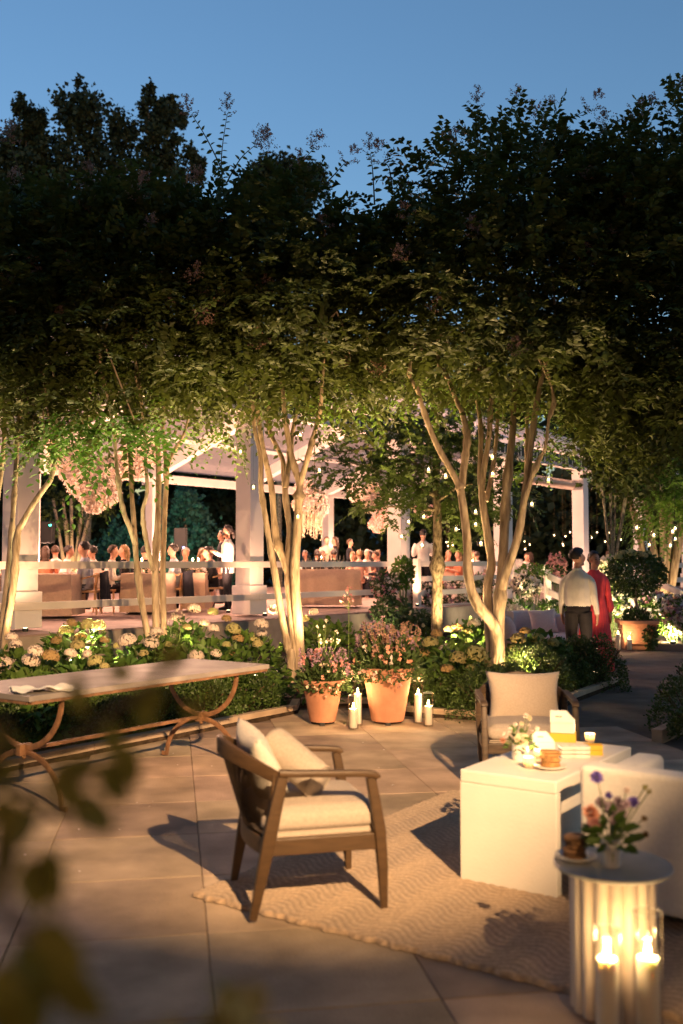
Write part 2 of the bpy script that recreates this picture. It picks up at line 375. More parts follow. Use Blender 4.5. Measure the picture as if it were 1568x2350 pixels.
# terrace: slabs on a 0.82 x 0.80 m grid, set at nine degrees to the view
A_ = Vector((0.986, 0.166, 0)).normalized(); B_ = Vector((-0.166, 0.986, 0)).normalized(); AA = math.atan2(A_.y, A_.x)
terr = structure(MB().poly([(-4.5, 0.6), (2.3, 0.6), (2.3, 9.2), (1.72, 9.72), (1.3, 9.95), (0.65, 10.3), (0.65, 10.6), (-0.45, 10.6), (-0.46, 10.4), (-2.6, 7.5), (-4.5, 5.0)], -0.03, -0.008).build('terrace', M['joint']))
def inpoly(x, y, P):
    c = False; n = len(P)
    for i in range(n):
        x1, y1 = P[i]; x2, y2 = P[(i + 1) % n]
        if (y1 > y) != (y2 > y) and x < (x2 - x1) * (y - y1) / (y2 - y1) + x1: c = not c
    return c
slab_me = {}
TERR = [(-4.6, 0.2), (2.75, 0.2), (2.75, 8.9), (2.3, 9.9), (1.72, 9.98), (0.9, 10.5), (-0.5, 10.55), (-2.7, 7.55), (-4.6, 5.2)]
k_ = 0
for i in range(-6, 5):
    for j in range(0, 14):
        w_, h_ = 0.825, 0.80
        off = 0.0 if j % 2 == 0 else 0.0
        u_ = 0.157 + (i + 0.5) * w_ + off; v_ = 0.42 + (j + 0.5) * h_
        p = A_ * u_ + B_ * v_
        if not inpoly(p.x, p.y, TERR): continue
        key = k_ % 5
        if key not in slab_me:
            slab_me[key] = MB().box((0, 0, -0.02), (w_ - 0.0035, h_ - 0.0035, 0.04)).mesh('slab', M['slab'], bevel=0.004, seg=1)
        o = put('slab', slab_me[key], terr, (p.x, p.y, random.uniform(-0.0012, 0.0012)), (0, 0, AA + (math.pi if k_ % 2 else 0)))
        k_ += 1

# ================================================================== PAVILION
PX = Vector((0.606, 0.795, 0)); PW = Vector((-0.795, 0.606, 0)); PA = math.atan2(PX.y, PX.x)
P0 = Vector((-4.82, 14.95, 0)); STEP = 5.066; DECK = 0.62; EAVE = 4.45; DEPTH = 14.0
def pv(n, wdt, z): return P0 + PX * (n * STEP) + PW * wdt + Vector((0, 0, z))
pav = thing('pavilion', 'open white timber pavilion with glazed gable roof and square posts', 'pavilion', (0, 0, 0))
dk = MB(); c = pv(2.6, DEPTH / 2 - 0.3, DECK / 2 - 0.03); dk.box(c, (8.0 * STEP, DEPTH + 1.3, DECK - 0.02), PA)
deck = structure(dk.build('deck', M['deck']))
MB().box(pv(2.6, -0.97, 0.28), (8.0 * STEP, 0.05, 0.56), PA).build('deck_skirt', M['skirt'], deck)
# roof: rafters every third of a bay, purlins, ridge, panes
RIDGE = EAVE + 2.6
pill_me = MB().box((0, 0, (EAVE - DECK) / 2 + DECK), (0.38, 0.38, EAVE - DECK)).mesh('pillar', M['pavilion_white'], bevel=0.012)
foot_me = MB().box((0, 0, DECK + 0.27), (0.47, 0.47, 0.54)).mesh('pillar_foot', M['pavilion_white'], bevel=0.012)
for n in range(-1, 7):
    for wd in (0, DEPTH):
        if n == -1 and wd == 0: continue
        q = pv(n, wd, 0); pl = put('pillar', pill_me, pav, q, (0, 0, PA))
        put('pillar_foot', foot_me, pl)
for wd in (0, DEPTH):
    MB().box(pv(2.5, wd, EAVE + 0.15), (8 * STEP, 0.22, 0.30), PA).build('eave_beam', M['pavilion_white'], pav, bevel=0.01)
MB().box(pv(2.5, DEPTH / 2, RIDGE), (8 * STEP, 0.2, 0.34), PA).build('ridge_beam', M['pavilion_white'], pav, bevel=0.01)
raf = []
for i in range(-3, 20):
    n = i / 3.0; big = (i % 3 == 0)
    if not big: continue
    ww, hh = 0.30, 0.52
    for s0, s1 in ((-0.5, DEPTH / 2), (DEPTH + 0.5, DEPTH / 2)):
        a = pv(n, s0, EAVE + 0.34 - 0.5 * 2.6 / 7); b = pv(n, s1, RIDGE + 0.28)
        MB().bar(a, b, ww, hh).build('rafter', M['pavilion_white'], pav, bevel=0.008)
    if False:
        MB().box(pv(n, DEPTH / 2, EAVE + 0.16), (0.22, DEPTH - 0.3, 0.28), PA).build('tie_beam', M['pavilion_white'], pav, bevel=0.01)
        for wd, sg in ((0.1, 1), (DEPTH - 0.1, -1)):
            for dn in (-1, 1):
                MB().bar(pv(n, wd, EAVE - 1.0) + PX * 0.15 * dn, pv(n, wd, EAVE - 0.02) + PX * 1.05 * dn, 0.14, 0.14).build('brace', M['pavilion_white'], pav)
for k in (2, 4):
    t = k / 6
    for sg in (0, 1):
        wd = t * DEPTH / 2 if sg == 0 else DEPTH - t * DEPTH / 2
        MB().box(pv(2.5, wd, EAVE + 0.36 + t * 2.6), (8 * STEP, 0.09, 0.12), PA).build('purlin', M['pavilion_white'], pav)
pane_w = STEP / 3 - 0.02; pane_len = math.hypot(DEPTH / 12, 2.6 / 6) - 0.01
sl = math.atan2(2.6, DEPTH / 2)
pane_me = MB().box((0, 0, 0), (pane_w, pane_len, 0.012)).mesh('pane', M['roof_glass'])
for i in range(-3, 19):
    n = (i + 0.5) / 3.0
    for k in range(6):
        t = (k + 0.5) / 6
        for sg in (0, 1):
            if sg == 1 and k > 3: pass
            wd = t * DEPTH / 2 if sg == 0 else DEPTH - t * DEPTH / 2
            put('pane', pane_me, pav, pv(n, wd, EAVE + 0.46 + t * 2.6), (sl if sg == 0 else -sl, 0, PA))
# dark gutter flap with pale tie strips along the front eave
gm = MB(); gm.box(pv(2.5, -0.62, EAVE + 0.12), (8 * STEP, 0.05, 0.26), PA); gm.build('gutter', M['black_metal'], pav)
strip_me = MB().box((0, 0, 0), (0.03, 0.012, 0.26)).mesh('tie_strip', M['white_paint'])
for i in range(70):
    put('tie_strip', strip_me, pav, pv(0.9 + i * 0.045 + random.uniform(-0.01, 0.01), -0.652, EAVE + 0.12), (0, random.uniform(-0.12, 0.12), PA))
dm = MB(); dm.tube([pv(3.0, 0.2, EAVE - 0.45), pv(4.0, 0.2, EAVE - 0.45)], 0.15, 14); dm.build('duct', M['metal_duct'], pav, smooth=True)
# pavilion lamps: small floor cans that wash the posts and the rafters
can_me = MB().lathe([(0.035, 0), (0.042, 0.006), (0.042, 0.05), (0.036, 0.052)], n=14).mesh('lamp_can', M['black_metal'], smooth=True)
lens_me = MB().lathe([(0.032, 0.053), (0.030, 0.056)], n=14).mesh('lens', M['lens'])
PINK = (1.0, 0.53, 0.35)
lamp_spots = [(0.25, DEPTH - 0.45), (1.25, DEPTH - 0.45), (2, DEPTH - 0.45), (3, DEPTH - 0.45), (4, DEPTH - 0.45), (5, DEPTH - 0.45), (0.0, 0.55), (1.0, 0.55), (2.0, 0.55), (3.0, 0.55), (4, 0.55), (5, 0.55)]
for i, (n, wd) in enumerate(lamp_spots):
    q = pv(n, wd, DECK)
    t = thing('floor_uplight', 'small black floor lamp washing a post of the pavilion', 'lamp', q, 0, 'floor lamps in the pavilion')
    put('lamp_can', can_me, t); put('lens', lens_me, t)
    far = wd > 2
    up = pv(n, wd + (-0.9 if far else 1.2), EAVE)
    spot('pavilion_wash', q + Vector((0, 0, 0.22)), up, 420 if far else 340, 125, 0.8, PINK, 0.06)
for n in (0.4, 1.5, 2.6, 3.7):
    point('pavilion_glow', pv(n, 5.6, EAVE - 0.5), 430, PINK, 0.25)

for n in (0, 1, 2, 3, 4):
    q = pv(n - 0.09, -0.80, DECK); t = thing('garden_uplight', 'small uplight on the deck edge aimed at a front post of the pavilion', 'lamp', q, 0, 'uplights aimed at the front posts')
    put('lamp_can', can_me, t); put('lens', lens_me, t)
    spot('post_wash', q + Vector((0, 0, 0.22)), pv(n + 0.03, -0.2, 3.0), 32, 120, 0.9, (1, 0.50, 0.28), 0.05)
# ================================================================== FENCES
fence = thing('rail_fence', 'white two-rail fence along the front of the pavilion deck', 'fence')
for n0, n1 in ((-0.3, 1.0), (1.0, 1.93)):
    for z in (1.555, 0.945):
        MB().bar(pv(n0, -0.24, z), pv(n1, -0.24, z), 0.045, 0.115).build('rail', M['white_paint'], fence, bevel=0.006)
for n in (0.03, 1.02, 1.95):
    MB().box(pv(n, -0.235, 0.84), (0.1, 0.1, 1.66 - 0.02), PA).build('post', M['white_paint'], fence, bevel=0.008) if n > 1.9 else None
fence2 = thing('rail_fence', 'white four-rail fence over a low white wall beside the pavilion', 'fence')
for z in (1.56, 1.22, 0.9, 0.56):
    MB().bar(pv(1.98, -0.6, z), pv(2.95, -0.6, z), 0.045, 0.12).build('rail', M['white_paint'], fence2, bevel=0.006)
MB().bar(pv(1.98, -0.66, 0.22), pv(2.95, -0.66, 0.22), 0.08, 0.42).build('low_wall', M['white_paint'], fence2)
for n in (1.97, 2.95):
    MB().box(pv(n, -0.6, 0.84), (0.14, 0.14, 1.68), PA).build('post', M['white_paint'], fence2, bevel=0.008)
def sloped(label, a, b, zs, posts):
    f = thing('ramp_railing', label, 'railing')
    for dz in zs:
        MB().bar(a + Vector((0, 0, dz)), b + Vector((0, 0, dz)), 0.05, 0.13).build('rail', M['white_paint'], f, bevel=0.006)
    for t in posts:
        p = a.lerp(b, t); MB().box((p.x, p.y, (p.z + 0.06) / 2), (0.13, 0.13, p.z + 0.06), 0.1).build('post', M['white_paint'], f, bevel=0.008)
    return f
ra = at(1184, 1293, 24.0); rb = at(1332, 1352, 19.0)
sloped('white sloping railing of the ramp running down behind the couple', ra, rb, (0, -0.33, -0.66), (0, 0.55, 1.0))
ra2 = at(1484, 1326, 22.0); rb2 = at(1640, 1396, 17.5)
sloped('white sloping railing of the ramp beside the topiary planter', ra2, rb2, (0, -0.33), (0.0, 0.62))
f3 = thing('rail_fence', 'white rail fence behind the multi-stemmed tree past the topiary', 'fence')
for z in (1.52, 1.16): MB().bar((6.6, 24.5, z), (14, 26.0, z), 0.05, 0.12).build('rail', M['white_paint'], f3)
for x in (6.7, 9.0, 11.4): MB().box((x, 24.5 + (x - 6.6) * 0.2, 0.8), (0.14, 0.14, 1.6)).build('post', M['white_paint'], f3)
MB().poly([(4.3, 24.2), (4.7, 19.0), (6.3, 18.0), (7.0, 22.4)], -0.01, 0.10).build('ramp', M['deck'])['kind'] = 'structure'
# ================================================================== VEGETATION TOOLKIT
LEAF6 = np.array([[0, 0, 0], [0.32, 0.48, 0.10], [0.70, 0.36, 0.06], [1.0, 0, -0.06], [0.70, -0.36, 0.06], [0.32, -0.48, 0.10]])
LEAF6F = np.array([[0, 3, 2, 1], [0, 5, 4, 3]])
LEAF4 = np.array([[0, 0, 0], [0.45, 0.5, 0.10], [1.0, 0, -0.04], [0.45, -0.5, 0.10]])
LEAF4F = np.array([[0, 2, 1], [0, 3, 2]])
LOBE = np.array([[0, 0, 0], [0.30, 0.42, 0.05], [0.36, 0.12, 0], [0.62, 0.55, 0.02], [0.66, 0.14, 0], [1.0, 0, -0.05], [0.66, -0.14, 0], [0.62, -0.55, 0.02], [0.36, -0.12, 0], [0.30, -0.42, 0.05]])
LOBEF = np.array([[0, 2, 1], [2, 4, 3], [0, 4, 2], [0, 5, 4], [0, 6, 5], [0, 8, 6], [8, 7, 6], [0, 9, 8]])
def unit(a): return a / np.maximum(np.linalg.norm(a, axis=-1, keepdims=True), 1e-9)
def leaves(P, D, U, S, W=0.5, tpl=(LEAF6, LEAF6F)):
    """one leaf per row: base P, pointing D, upper side U, length S"""
    D = unit(D); B = unit(np.cross(U, D)); N_ = np.cross(D, B)
    T, TF = tpl; n = len(P); k = len(T)
    S = np.broadcast_to(np.asarray(S, float), (n,))[:, None, None]
    V = P[:, None, :] + S * (T[None, :, :1] * D[:, None, :] + T[None, :, 1:2] * 2 * W * B[:, None, :] + T[None, :, 2:3] * N_[:, None, :])
    Fc = TF[None] + (np.arange(n) * k)[:, None, None]
    return V.reshape(-1, 3), Fc.reshape(-1, TF.shape[1])
def rnd(n, s=1.0): return RNG.normal(0, s, (n, 3))
def sprays(O, D, L, nleaf, size, W, droop=0.25, tpl=(LEAF4, LEAF4F), jitter=0.25):
    """leafy twigs: opposite leaves along a drooping shoot"""
    D = unit(D); n = len(O); up = np.array([0, 0, 1.0])
    side = unit(np.cross(D, up) + rnd(n, 0.15)); nrm = unit(np.cross(side, D))
    L = np.broadcast_to(np.asarray(L, float), (n,))
    s = (np.arange(nleaf) + 0.5) / nleaf
    P = O[:, None, :] + D[:, None, :] * (L[:, None] * s[None])[..., None] - up * (droop * L[:, None] * s[None] ** 2)[..., None]
    sg = np.where(np.arange(nleaf) % 2 == 0, 1.0, -1.0)[None, :, None]
    DD = D[:, None, :] * 0.55 + sg * side[:, None, :] * 0.9 - up * 0.22 * (0.5 + s)[None, :, None] + RNG.normal(0, jitter, (n, nleaf, 3))
    UU = nrm[:, None, :] + RNG.normal(0, 0.3, (n, nleaf, 3))
    SS = size * (0.65 + 0.5 * np.sin(np.pi * (0.15 + 0.8 * s)))[None] * RNG.uniform(0.75, 1.2, (n, nleaf))
    V, Fc = leaves(P.reshape(-1, 3), DD.reshape(-1, 3), UU.reshape(-1, 3), SS.ravel(), W, tpl)
    tip = P[:, -1]
    return V, Fc, tip
def ellip(n, c, r, shell=0.55):
    d = unit(rnd(n)); rad = (shell ** 3 + (1 - shell ** 3) * RNG.random(n)) ** (1 / 3)
    return np.asarray(c) + d * rad[:, None] * np.asarray(r), d
def join(parts):
    V = []; Fs = []; b = 0
    for v, f in parts: V.append(v); Fs.append(f + b); b += len(v)
    return np.concatenate(V), np.concatenate(Fs)
def smooth_path(pts, k=4):
    P = [Vector(p) for p in pts]
    if len(P) < 3: return P
    out = []
    for i in range(len(P) - 1):
        p0 = P[max(i - 1, 0)]; p1 = P[i]; p2 = P[i + 1]; p3 = P[min(i + 2, len(P) - 1)]
        for j in range(k):
            t = j / k
            out.append(0.5 * ((2 * p1) + (p2 - p0) * t + (2 * p0 - 5 * p1 + 4 * p2 - p3) * t * t + (3 * p1 - p0 - 3 * p2 + p3) * t ** 3))
    out.append(P[-1]); return out
def limb(mb, pts, r0, r1, knots=0, n=9, k=4):
    Q = smooth_path(pts, k); m = len(Q)
    rr = [r0 + (r1 - r0) * (i / (m - 1)) ** 0.8 for i in range(m)]
    rr = [r * random.uniform(0.93, 1.08) for r in rr]
    for _ in range(knots):
        i = random.randrange(m // 4, m - 1); rr[i] *= random.uniform(1.2, 1.45)
    mb.tube(Q, rr, n); return Q
def panicle(seed, n=340, L=0.34, R_=0.13):
    rg = np.random.default_rng(seed)
    nb = 16; k = n // nb; tk = np.sort(rg.random(nb)) * 0.95; ak = rg.random(nb) * 6.283
    ln = (R_ * 1.15 * (1 - tk) + 0.03) * rg.uniform(0.7, 1.1, nb)
    s = rg.random((nb, k)) ** 0.6; r = ln[:, None] * s
    P = np.stack([r * np.cos(ak)[:, None], r * np.sin(ak)[:, None], (L * tk)[:, None] + r * 0.7], -1).reshape(-1, 3) + rg.normal(0, 0.011, (nb * k, 3)); n = nb * k
    return leaves(P, rg.normal(0, 1, (n, 3)) + [0, 0, .3], rg.normal(0, 1, (n, 3)), 0.017, 0.6, (LEAF4, LEAF4F))
pan_me = [np_mesh('blossom', *panicle(i), M['bloom_myrtle']) for i in range(3)]

def crown_sprays(blobs, nsp, L, nleaf, size, W, tpl=(LEAF4, LEAF4F), droop=0.3, shell=0.35, upb=0.35):
    vol = np.array([b[1][0] * b[1][1] * b[1][2] for b in blobs]); cnt = np.maximum(1, (nsp * vol / vol.sum()).astype(int))
    O = []; D = []
    for (c, r), n in zip(blobs, cnt):
        p, d = ellip(n, c, r, shell); O.append(p)
        D.append(d + np.array([0, 0, upb]) + rnd(n, 0.55))
    O = np.concatenate(O); D = np.concatenate(D)
    return sprays(O, D, L * RNG.uniform(0.6, 1.3, len(O)), nleaf, size, W, droop, tpl)

def px_stems(stems, Y):
    """stems given as (radius0, radius1, dY0, dY1, [(px, py), ...]) in the 1568-wide view, at depth about Y"""
    out = []
    for r0, r1, d0, d1, pts in stems:
        n = len(pts); q = []
        for i, (x, y) in enumerate(pts): q.append(at(x, y, Y + d0 + (d1 - d0) * i / (n - 1)))
        out.append((r0, r1, q))
    return out

def multi_tree(name, label, Y, stems, base, blobs, nsp, leafmat, group=None, cat='tree', limbs=14, lsize=0.102, nbl=6, blz=(3.6, 6.8), kn=3):
    t = thing(name, label, cat, (base[0], base[1], 0), 0, group)
    org = Vector((base[0], base[1], 0))
    mb = MB(); ends = []
    for r0, r1, q in px_stems(stems, Y):
        if q[0].z < 1.05:      # carry a stem that starts at the foot down into the soil
            q = [Vector((q[0].x * 0.75 + org.x * 0.25, q[0].y * 0.75 + org.y * 0.25, -0.05))] + q
        Q = limb(mb, [p - org for p in q], r0 * 0.84, r1 * 0.8, kn); ends.append((Q[-1], r1, (Q[-1] - Q[-5]).normalized()))
    mb.build('trunk', M['bark'], t, smooth=True, sharp=80)
    lb = MB()
    for i in range(limbs):
        e, r1, d = ends[i % len(ends)]
        c, r = blobs[random.randrange(len(blobs))]
        tgt = Vector(c) - org + Vector((random.uniform(-.7, .7) * r[0], random.uniform(-.7, .7) * r[1], random.uniform(-.2, .75) * r[2]))
        mid = e + d * 0.6 + (tgt - e) * 0.35
        limb(lb, [e - d * 0.12, e + d * 0.25, mid, tgt], r1 * 0.9, 0.008, 0, 6, 3)
    lb.build('branches', M['bark'], t, smooth=True, sharp=80)
    bl = [((c[0] - org.x, c[1] - org.y, c[2]), r) for c, r in blobs]
    V, Fc, tip = crown_sprays(bl, int(nsp * 0.74), 0.54, 15, lsize, 0.27)
    cr = stuff(put('crown', np_mesh('crown', V, Fc, leafmat), t))
    cr['kind'] = 'stuff'
    # flower heads at shoot tips
    dist = RNG.permutation(len(tip)); k = 0
    for i in dist:
        p = tip[i]
        if p[1] + org.y > Y + 0.2 or not (blz[0] < p[2] < blz[1]): continue
        put('blossom', pan_me[k % 3], t, tuple(p), (random.uniform(-.5, .5), random.uniform(-.5, .5), random.uniform(0, 6)), random.uniform(0.5, 1.15)); k += 1
        if k >= nbl: break
    return t

# bed uplights
def uplight(label, loc, target, power, size=70, color=(1, 0.64, 0.29), fix=True, group='bronze uplights in the planting bed'):
    if fix:
        t = thing('garden_uplight', label, 'lamp', loc, 0, group)
        MB().lathe([(0.045, 0), (0.055, 0.02), (0.055, 0.12), (0.045, 0.125)], n=12).build('lamp_can', M['black_metal'], t, smooth=True)
        MB().lathe([(0.04, 0.127), (0.038, 0.131)], n=12).build('lens', M['lens'], t)
    spot('uplight_beam', Vector(loc) + Vector((0, 0, 0.17)), target, power, size, 0.7, color, 0.03)
# ================================================================== TREES
def bl(px, py, Y, rx, rz, ry=None):
    """crown lobe centred on a pixel at depth Y; radii in metres"""
    c = at(px, py, Y); return ((c.x, c.y, c.z), (rx, ry or rx, rz))
T4 = [(0.135, 0.035, 0, 0.1, [(1142, 1560), (1142, 1500), (1143, 1440), (1149, 1350), (1155, 1270), (1162, 1130), (1176, 997), (1180, 925), (1190, 820)]),
      (0.075, 0.03, 0, -0.4, [(1152, 1350), (1160, 1318), (1187, 1238), (1200, 1166), (1212, 1080), (1223, 986), (1241, 878), (1262, 800)]),
      (0.045, 0.02, -0.2, -0.5, [(1200, 1166), (1219, 1101), (1240, 1050), (1252, 1026), (1262, 940)]),
      (0.05, 0.025, 0.1, 0.5, [(1163, 1310), (1190, 1238), (1204, 1150), (1209, 1060), (1210, 960), (1216, 860)]),
      (0.105, 0.03, -0.05, -0.5, [(1140, 1470), (1130, 1429), (1093, 1382), (1075, 1321), (1072, 1238), (1059, 1137), (1047, 1101), (1003, 1022), (975, 950), (955, 880)]),
      (0.06, 0.03, -0.25, -0.2, [(1060, 1118), (1066, 1060), (1072, 1004), (1062, 950), (1050, 925), (1021, 850)]),
      (0.09, 0.032, 0.15, 0.2, [(1128, 1500), (1122, 1418), (1119, 1346), (1128, 1292), (1115, 1202), (1106, 1137), (1108, 1094), (1122, 1004), (1126, 932), (1137, 850)]),
      (0.05, 0.025, 0.2, 0.6, [(1107, 1130), (1101, 1090), (1104, 986), (1093, 907), (1085, 830)]),
      (0.04, 0.02, 0.25, 0.7, [(1116, 1150), (1132, 1070), (1140, 1000), (1144, 930), (1150, 860)])]
B4 = [bl(1135, 660, 12.0, 1.65, 1.25, 1.6), bl(1010, 700, 11.9, 1.3, 0.95), bl(1290, 700, 12.0, 1.3, 1.05), bl(1150, 470, 12.1, 1.25, 0.85), bl(1130, 830, 11.7, 1.4, 0.32), bl(985, 855, 11.8, 0.9, 0.3), bl(1290, 860, 11.8, 0.9, 0.5), bl(1225, 430, 12, 0.75, 0.6), bl(1010, 575, 12, 0.9, 0.55), bl(1310, 480, 12, 0.9, 0.75), bl(1120, 420, 12, 0.4, 0.35), bl(1330, 420, 12, 0.55, 0.4)]
multi_tree('myrtle_tree', 'thick-stemmed myrtle tree, its trunk lit white at the foot beside the cushioned chair', 12.0, T4, at(1140, 1600, 12.0), B4, 3000, M['leaf'], nbl=16)
T3 = [(0.065, 0.025, -0.1, 0.1, [(668, 1500), (662, 1490), (645, 1405), (632, 1320), (620, 1252), (609, 1184), (599, 1116), (598, 1048), (584, 980), (578, 900), (560, 840)]),
      (0.095, 0.03, 0, 0.25, [(684, 1560), (680, 1500), (672, 1422), (664, 1340), (660, 1303), (638, 1252), (630, 1201), (623, 1116), (604, 1031), (594, 963), (586, 890)]),
      (0.09, 0.03, 0.02, -0.2, [(690, 1560), (686, 1456), (677, 1320), (683, 1218), (686, 1150), (688, 1109), (679, 1082), (666, 1031), (655, 963), (649, 900), (640, 830)]),
      (0.045, 0.022, -0.1, -0.5, [(688, 1112), (703, 1062), (720, 1000), (734, 946), (738, 900), (742, 840)]),
      (0.06, 0.025, 0.1, 0.5, [(662, 1300), (664, 1250), (666, 1218), (659, 1167), (652, 1099), (650, 1060), (638, 1031), (618, 985), (616, 930), (640, 860)]),
      (0.045, 0.022, 0.2, 0.3, [(656, 1120), (664, 1055), (672, 990), (690, 900), (700, 850)])]
B3 = [bl(640, 690, 12.0, 1.5, 1.1, 1.5), bl(520, 720, 12, 1.1, 0.95), bl(780, 720, 12, 1.15, 0.95), bl(640, 830, 11.8, 1.35, 0.3), bl(760, 860, 11.7, 0.8, 0.35), bl(540, 570, 12, 0.9, 0.5), bl(680, 525, 12, 0.9, 0.4), bl(800, 620, 12, 0.8, 0.5), bl(520, 860, 11.7, 0.8, 0.4), bl(875, 680, 12, 0.8, 0.7), bl(600, 480, 12, 0.5, 0.3)]
multi_tree('myrtle_tree', 'smooth-barked myrtle tree with knobby leaning stems, standing behind the small terracotta pot', 12.0, T3, at(685, 1600, 12.0), B3, 2700, M['leaf'], nbl=16)
T2 = [(0.06, 0.025, 0, 0.1, [(344, 1480), (338, 1449), (324, 1373), (313, 1283), (310, 1229), (302, 1121), (299, 1049), (290, 977), (280, 880)]),
      (0.045, 0.02, 0, -0.4, [(311, 1250), (300, 1215), (284, 1175), (274, 1121), (266, 1049), (260, 977), (240, 880)]),
      (0.07, 0.028, 0.1, 0.2, [(360, 1490), (359, 1441), (357, 1301), (363, 1193), (364, 1085), (360, 995), (350, 900), (345, 840)]),
      (0.06, 0.026, 0.15, 0.3, [(376, 1490), (376, 1413), (374, 1337), (378, 1193), (382, 1085), (374, 977), (380, 880)]),
      (0.04, 0.02, -0.05, -0.3, [(352, 1310), (342, 1270), (331, 1211), (328, 1170), (338, 1128), (334, 1050), (330, 970), (318, 880)]),
      (0.03, 0.015, 0.2, 0.3, [(381, 1090), (392, 1050), (414, 1013), (428, 977), (445, 900)])]
B2 = [bl(300, 690, 12.0, 1.45, 1.2, 1.4), bl(180, 740, 12, 1.0, 0.85), bl(420, 720, 12, 1.05, 0.9), bl(300, 870, 11.7, 1.2, 0.26), bl(430, 880, 11.8, 0.75, 0.33), bl(330, 545, 12, 1.05, 0.5), bl(200, 560, 12, 0.9, 0.5), bl(440, 560, 12, 0.75, 0.45), bl(200, 950, 11.3, 0.55, 0.22), bl(290, 970, 11.3, 0.5, 0.16)]
multi_tree('myrtle_tree', 'slim myrtle tree with upright parallel stems rising behind the slate table', 12.0, T2, at(358, 1600, 12.0), B2, 2400, M['leaf'], nbl=14)
T1 = [(0.06, 0.03, 0, -0.2, [(8, 1500), (16, 1441), (32, 1337), (40, 1229), (52, 1200), (72, 1164), (95, 1130), (115, 1103), (122, 1078), (130, 1038), (128, 960), (110, 860)]),
      (0.06, 0.025, 0.1, 0.2, [(0, 1500), (5, 1441), (20, 1301), (29, 1193), (36, 1085), (42, 977), (52, 900), (60, 840)]),
      (0.05, 0.025, 0.1, 0.4, [(-20, 1450), (-15, 1350), (-10, 1200), (5, 1060), (10, 960), (-5, 860)])]
B1 = [bl(40, 700, 12.0, 1.4, 1.2, 1.4), bl(-90, 740, 12, 1.0, 0.9), bl(120, 800, 11.8, 0.9, 0.6), bl(40, 890, 11.7, 1.0, 0.34), bl(60, 560, 12, 0.95, 0.5), bl(130, 960, 11.4, 0.55, 0.2), bl(50, 985, 11.3, 0.6, 0.2), bl(-20, 600, 12, 0.9, 0.6), bl(95, 1030, 11.2, 0.3, 0.12)]
multi_tree('myrtle_tree', 'myrtle tree with a bent knobby stem beside the wide pavilion post', 12.0, T1, at(0, 1600, 12.0), B1, 2100, M['leaf'], nbl=10)
T5 = [(0.1, 0.04, 0, 0.3, [(1640, 1500), (1645, 1300), (1620, 1100), (1590, 950), (1560, 800)]), (0.09, 0.04, 0, -0.3, [(1660, 1500), (1665, 1300), (1680, 1100), (1690, 850)])]
B5 = [bl(1490, 640, 12.0, 1.35, 1.5, 1.5), bl(1420, 780, 11.8, 0.95, 0.8), bl(1570, 720, 12, 1.2, 1.4), bl(1450, 490, 12, 0.9, 0.75), bl(1560, 420, 11.8, 0.9, 0.95), bl(1400, 400, 12, 0.5, 0.4), bl(1480, 900, 11.8, 1.1, 0.45), bl(1370, 900, 11.9, 0.7, 0.4), bl(1570, 950, 11.6, 0.8, 0.4)]
multi_tree('myrtle_tree', 'myrtle tree whose dark crown closes the view above the topiary and path', 12.0, T5, at(1650, 1600, 12.0), B5, 2900, M['leaf'], nbl=12)

# long shoots that stand out above the crowns against the sky
def shoot(parent, a, b, n, size, blossom=True):
    a = Vector(a) - parent.location; b = Vector(b) - parent.location
    d = b - a
    mid = a + d * 0.5 + Vector((random.uniform(-.08, .08), random.uniform(-.1, .1), random.uniform(0, 0.1)))
    mb = MB(); Q = smooth_path([a, mid, b], 8); mb.tube(Q, [0.011 - 0.008 * i / (len(Q) - 1) for i in range(len(Q))], 5)
    st_ = mb.build('shoot', M['twig'], parent)
    m = len(Q); idx = np.linspace(0, m - 1.001, n); P = np.array([Q[int(i)].lerp(Q[int(i) + 1], i - int(i)) for i in idx])
    t = np.array(d.normalized()); side = unit(np.cross(t, np.array([0.1, 1, 0.15]))[None])
    sg = np.where(np.arange(n) % 2 == 0, 1.0, -1.0)[:, None]
    D = t[None] * 0.35 + sg * side + np.array([0, 0, -0.25]) + rnd(n, 0.12)
    V, Fc = leaves(P, D, np.array([[0.0, -1.0, 0.35]]) + rnd(n, 0.3), size * RNG.uniform(0.8, 1.15, n) * np.linspace(1.1, 0.6, n), 0.25)
    stuff(put('leaf_row', np_mesh('leaf_row', V, Fc, M['leaf']), st_))
    if blossom:
        put('blossom', random.choice(pan_me), st_, b - Vector((0, 0, 0.05)), (random.uniform(-.3, .3), math.atan2(d.x, d.z) * 0.6, 0), random.uniform(0.8, 1.1))
myr = [o for o in bpy.data.objects if o.name.startswith('myrtle_tree')]
tr = {k: o for k, o in zip((4, 3, 2, 1, 5), sorted(myr, key=lambda o: o.name))}
for k, a, b, n in [(3, (516, 470), (522, 260), 30), (3, (515, 400), (440, 262), 18), (3, (520, 420), (590, 330), 14), (3, (600, 450), (608, 350), 14), (3, (680, 440), (720, 340), 16), (3, (740, 430), (795, 370), 12), (3, (700, 460), (690, 390), 12),
                   (4, (860, 470), (850, 352), 14), (4, (900, 430), (880, 372), 10), (4, (1100, 400), (1095, 245), 20), (4, (1130, 370), (1180, 235), 18), (4, (1180, 360), (1250, 255), 18), (4, (1230, 360), (1350, 250), 22), (4, (1290, 340), (1240, 270), 14), (4, (1000, 430), (1035, 330), 14),
                   (5, (1340, 370), (1455, 262), 24), (5, (1430, 360), (1395, 300), 14), (5, (1520, 330), (1556, 225), 16), (5, (1450, 380), (1480, 270), 16), (2, (200, 520), (215, 450), 12), (2, (330, 500), (300, 430), 12), (2, (60, 520), (20, 320), 18), (2, (400, 520), (440, 420), 14)]:
    Y = 12.0 + random.uniform(-0.5, 0.2)
    shoot(tr[k], at(*a, Y), at(*b, Y), n, 0.095)
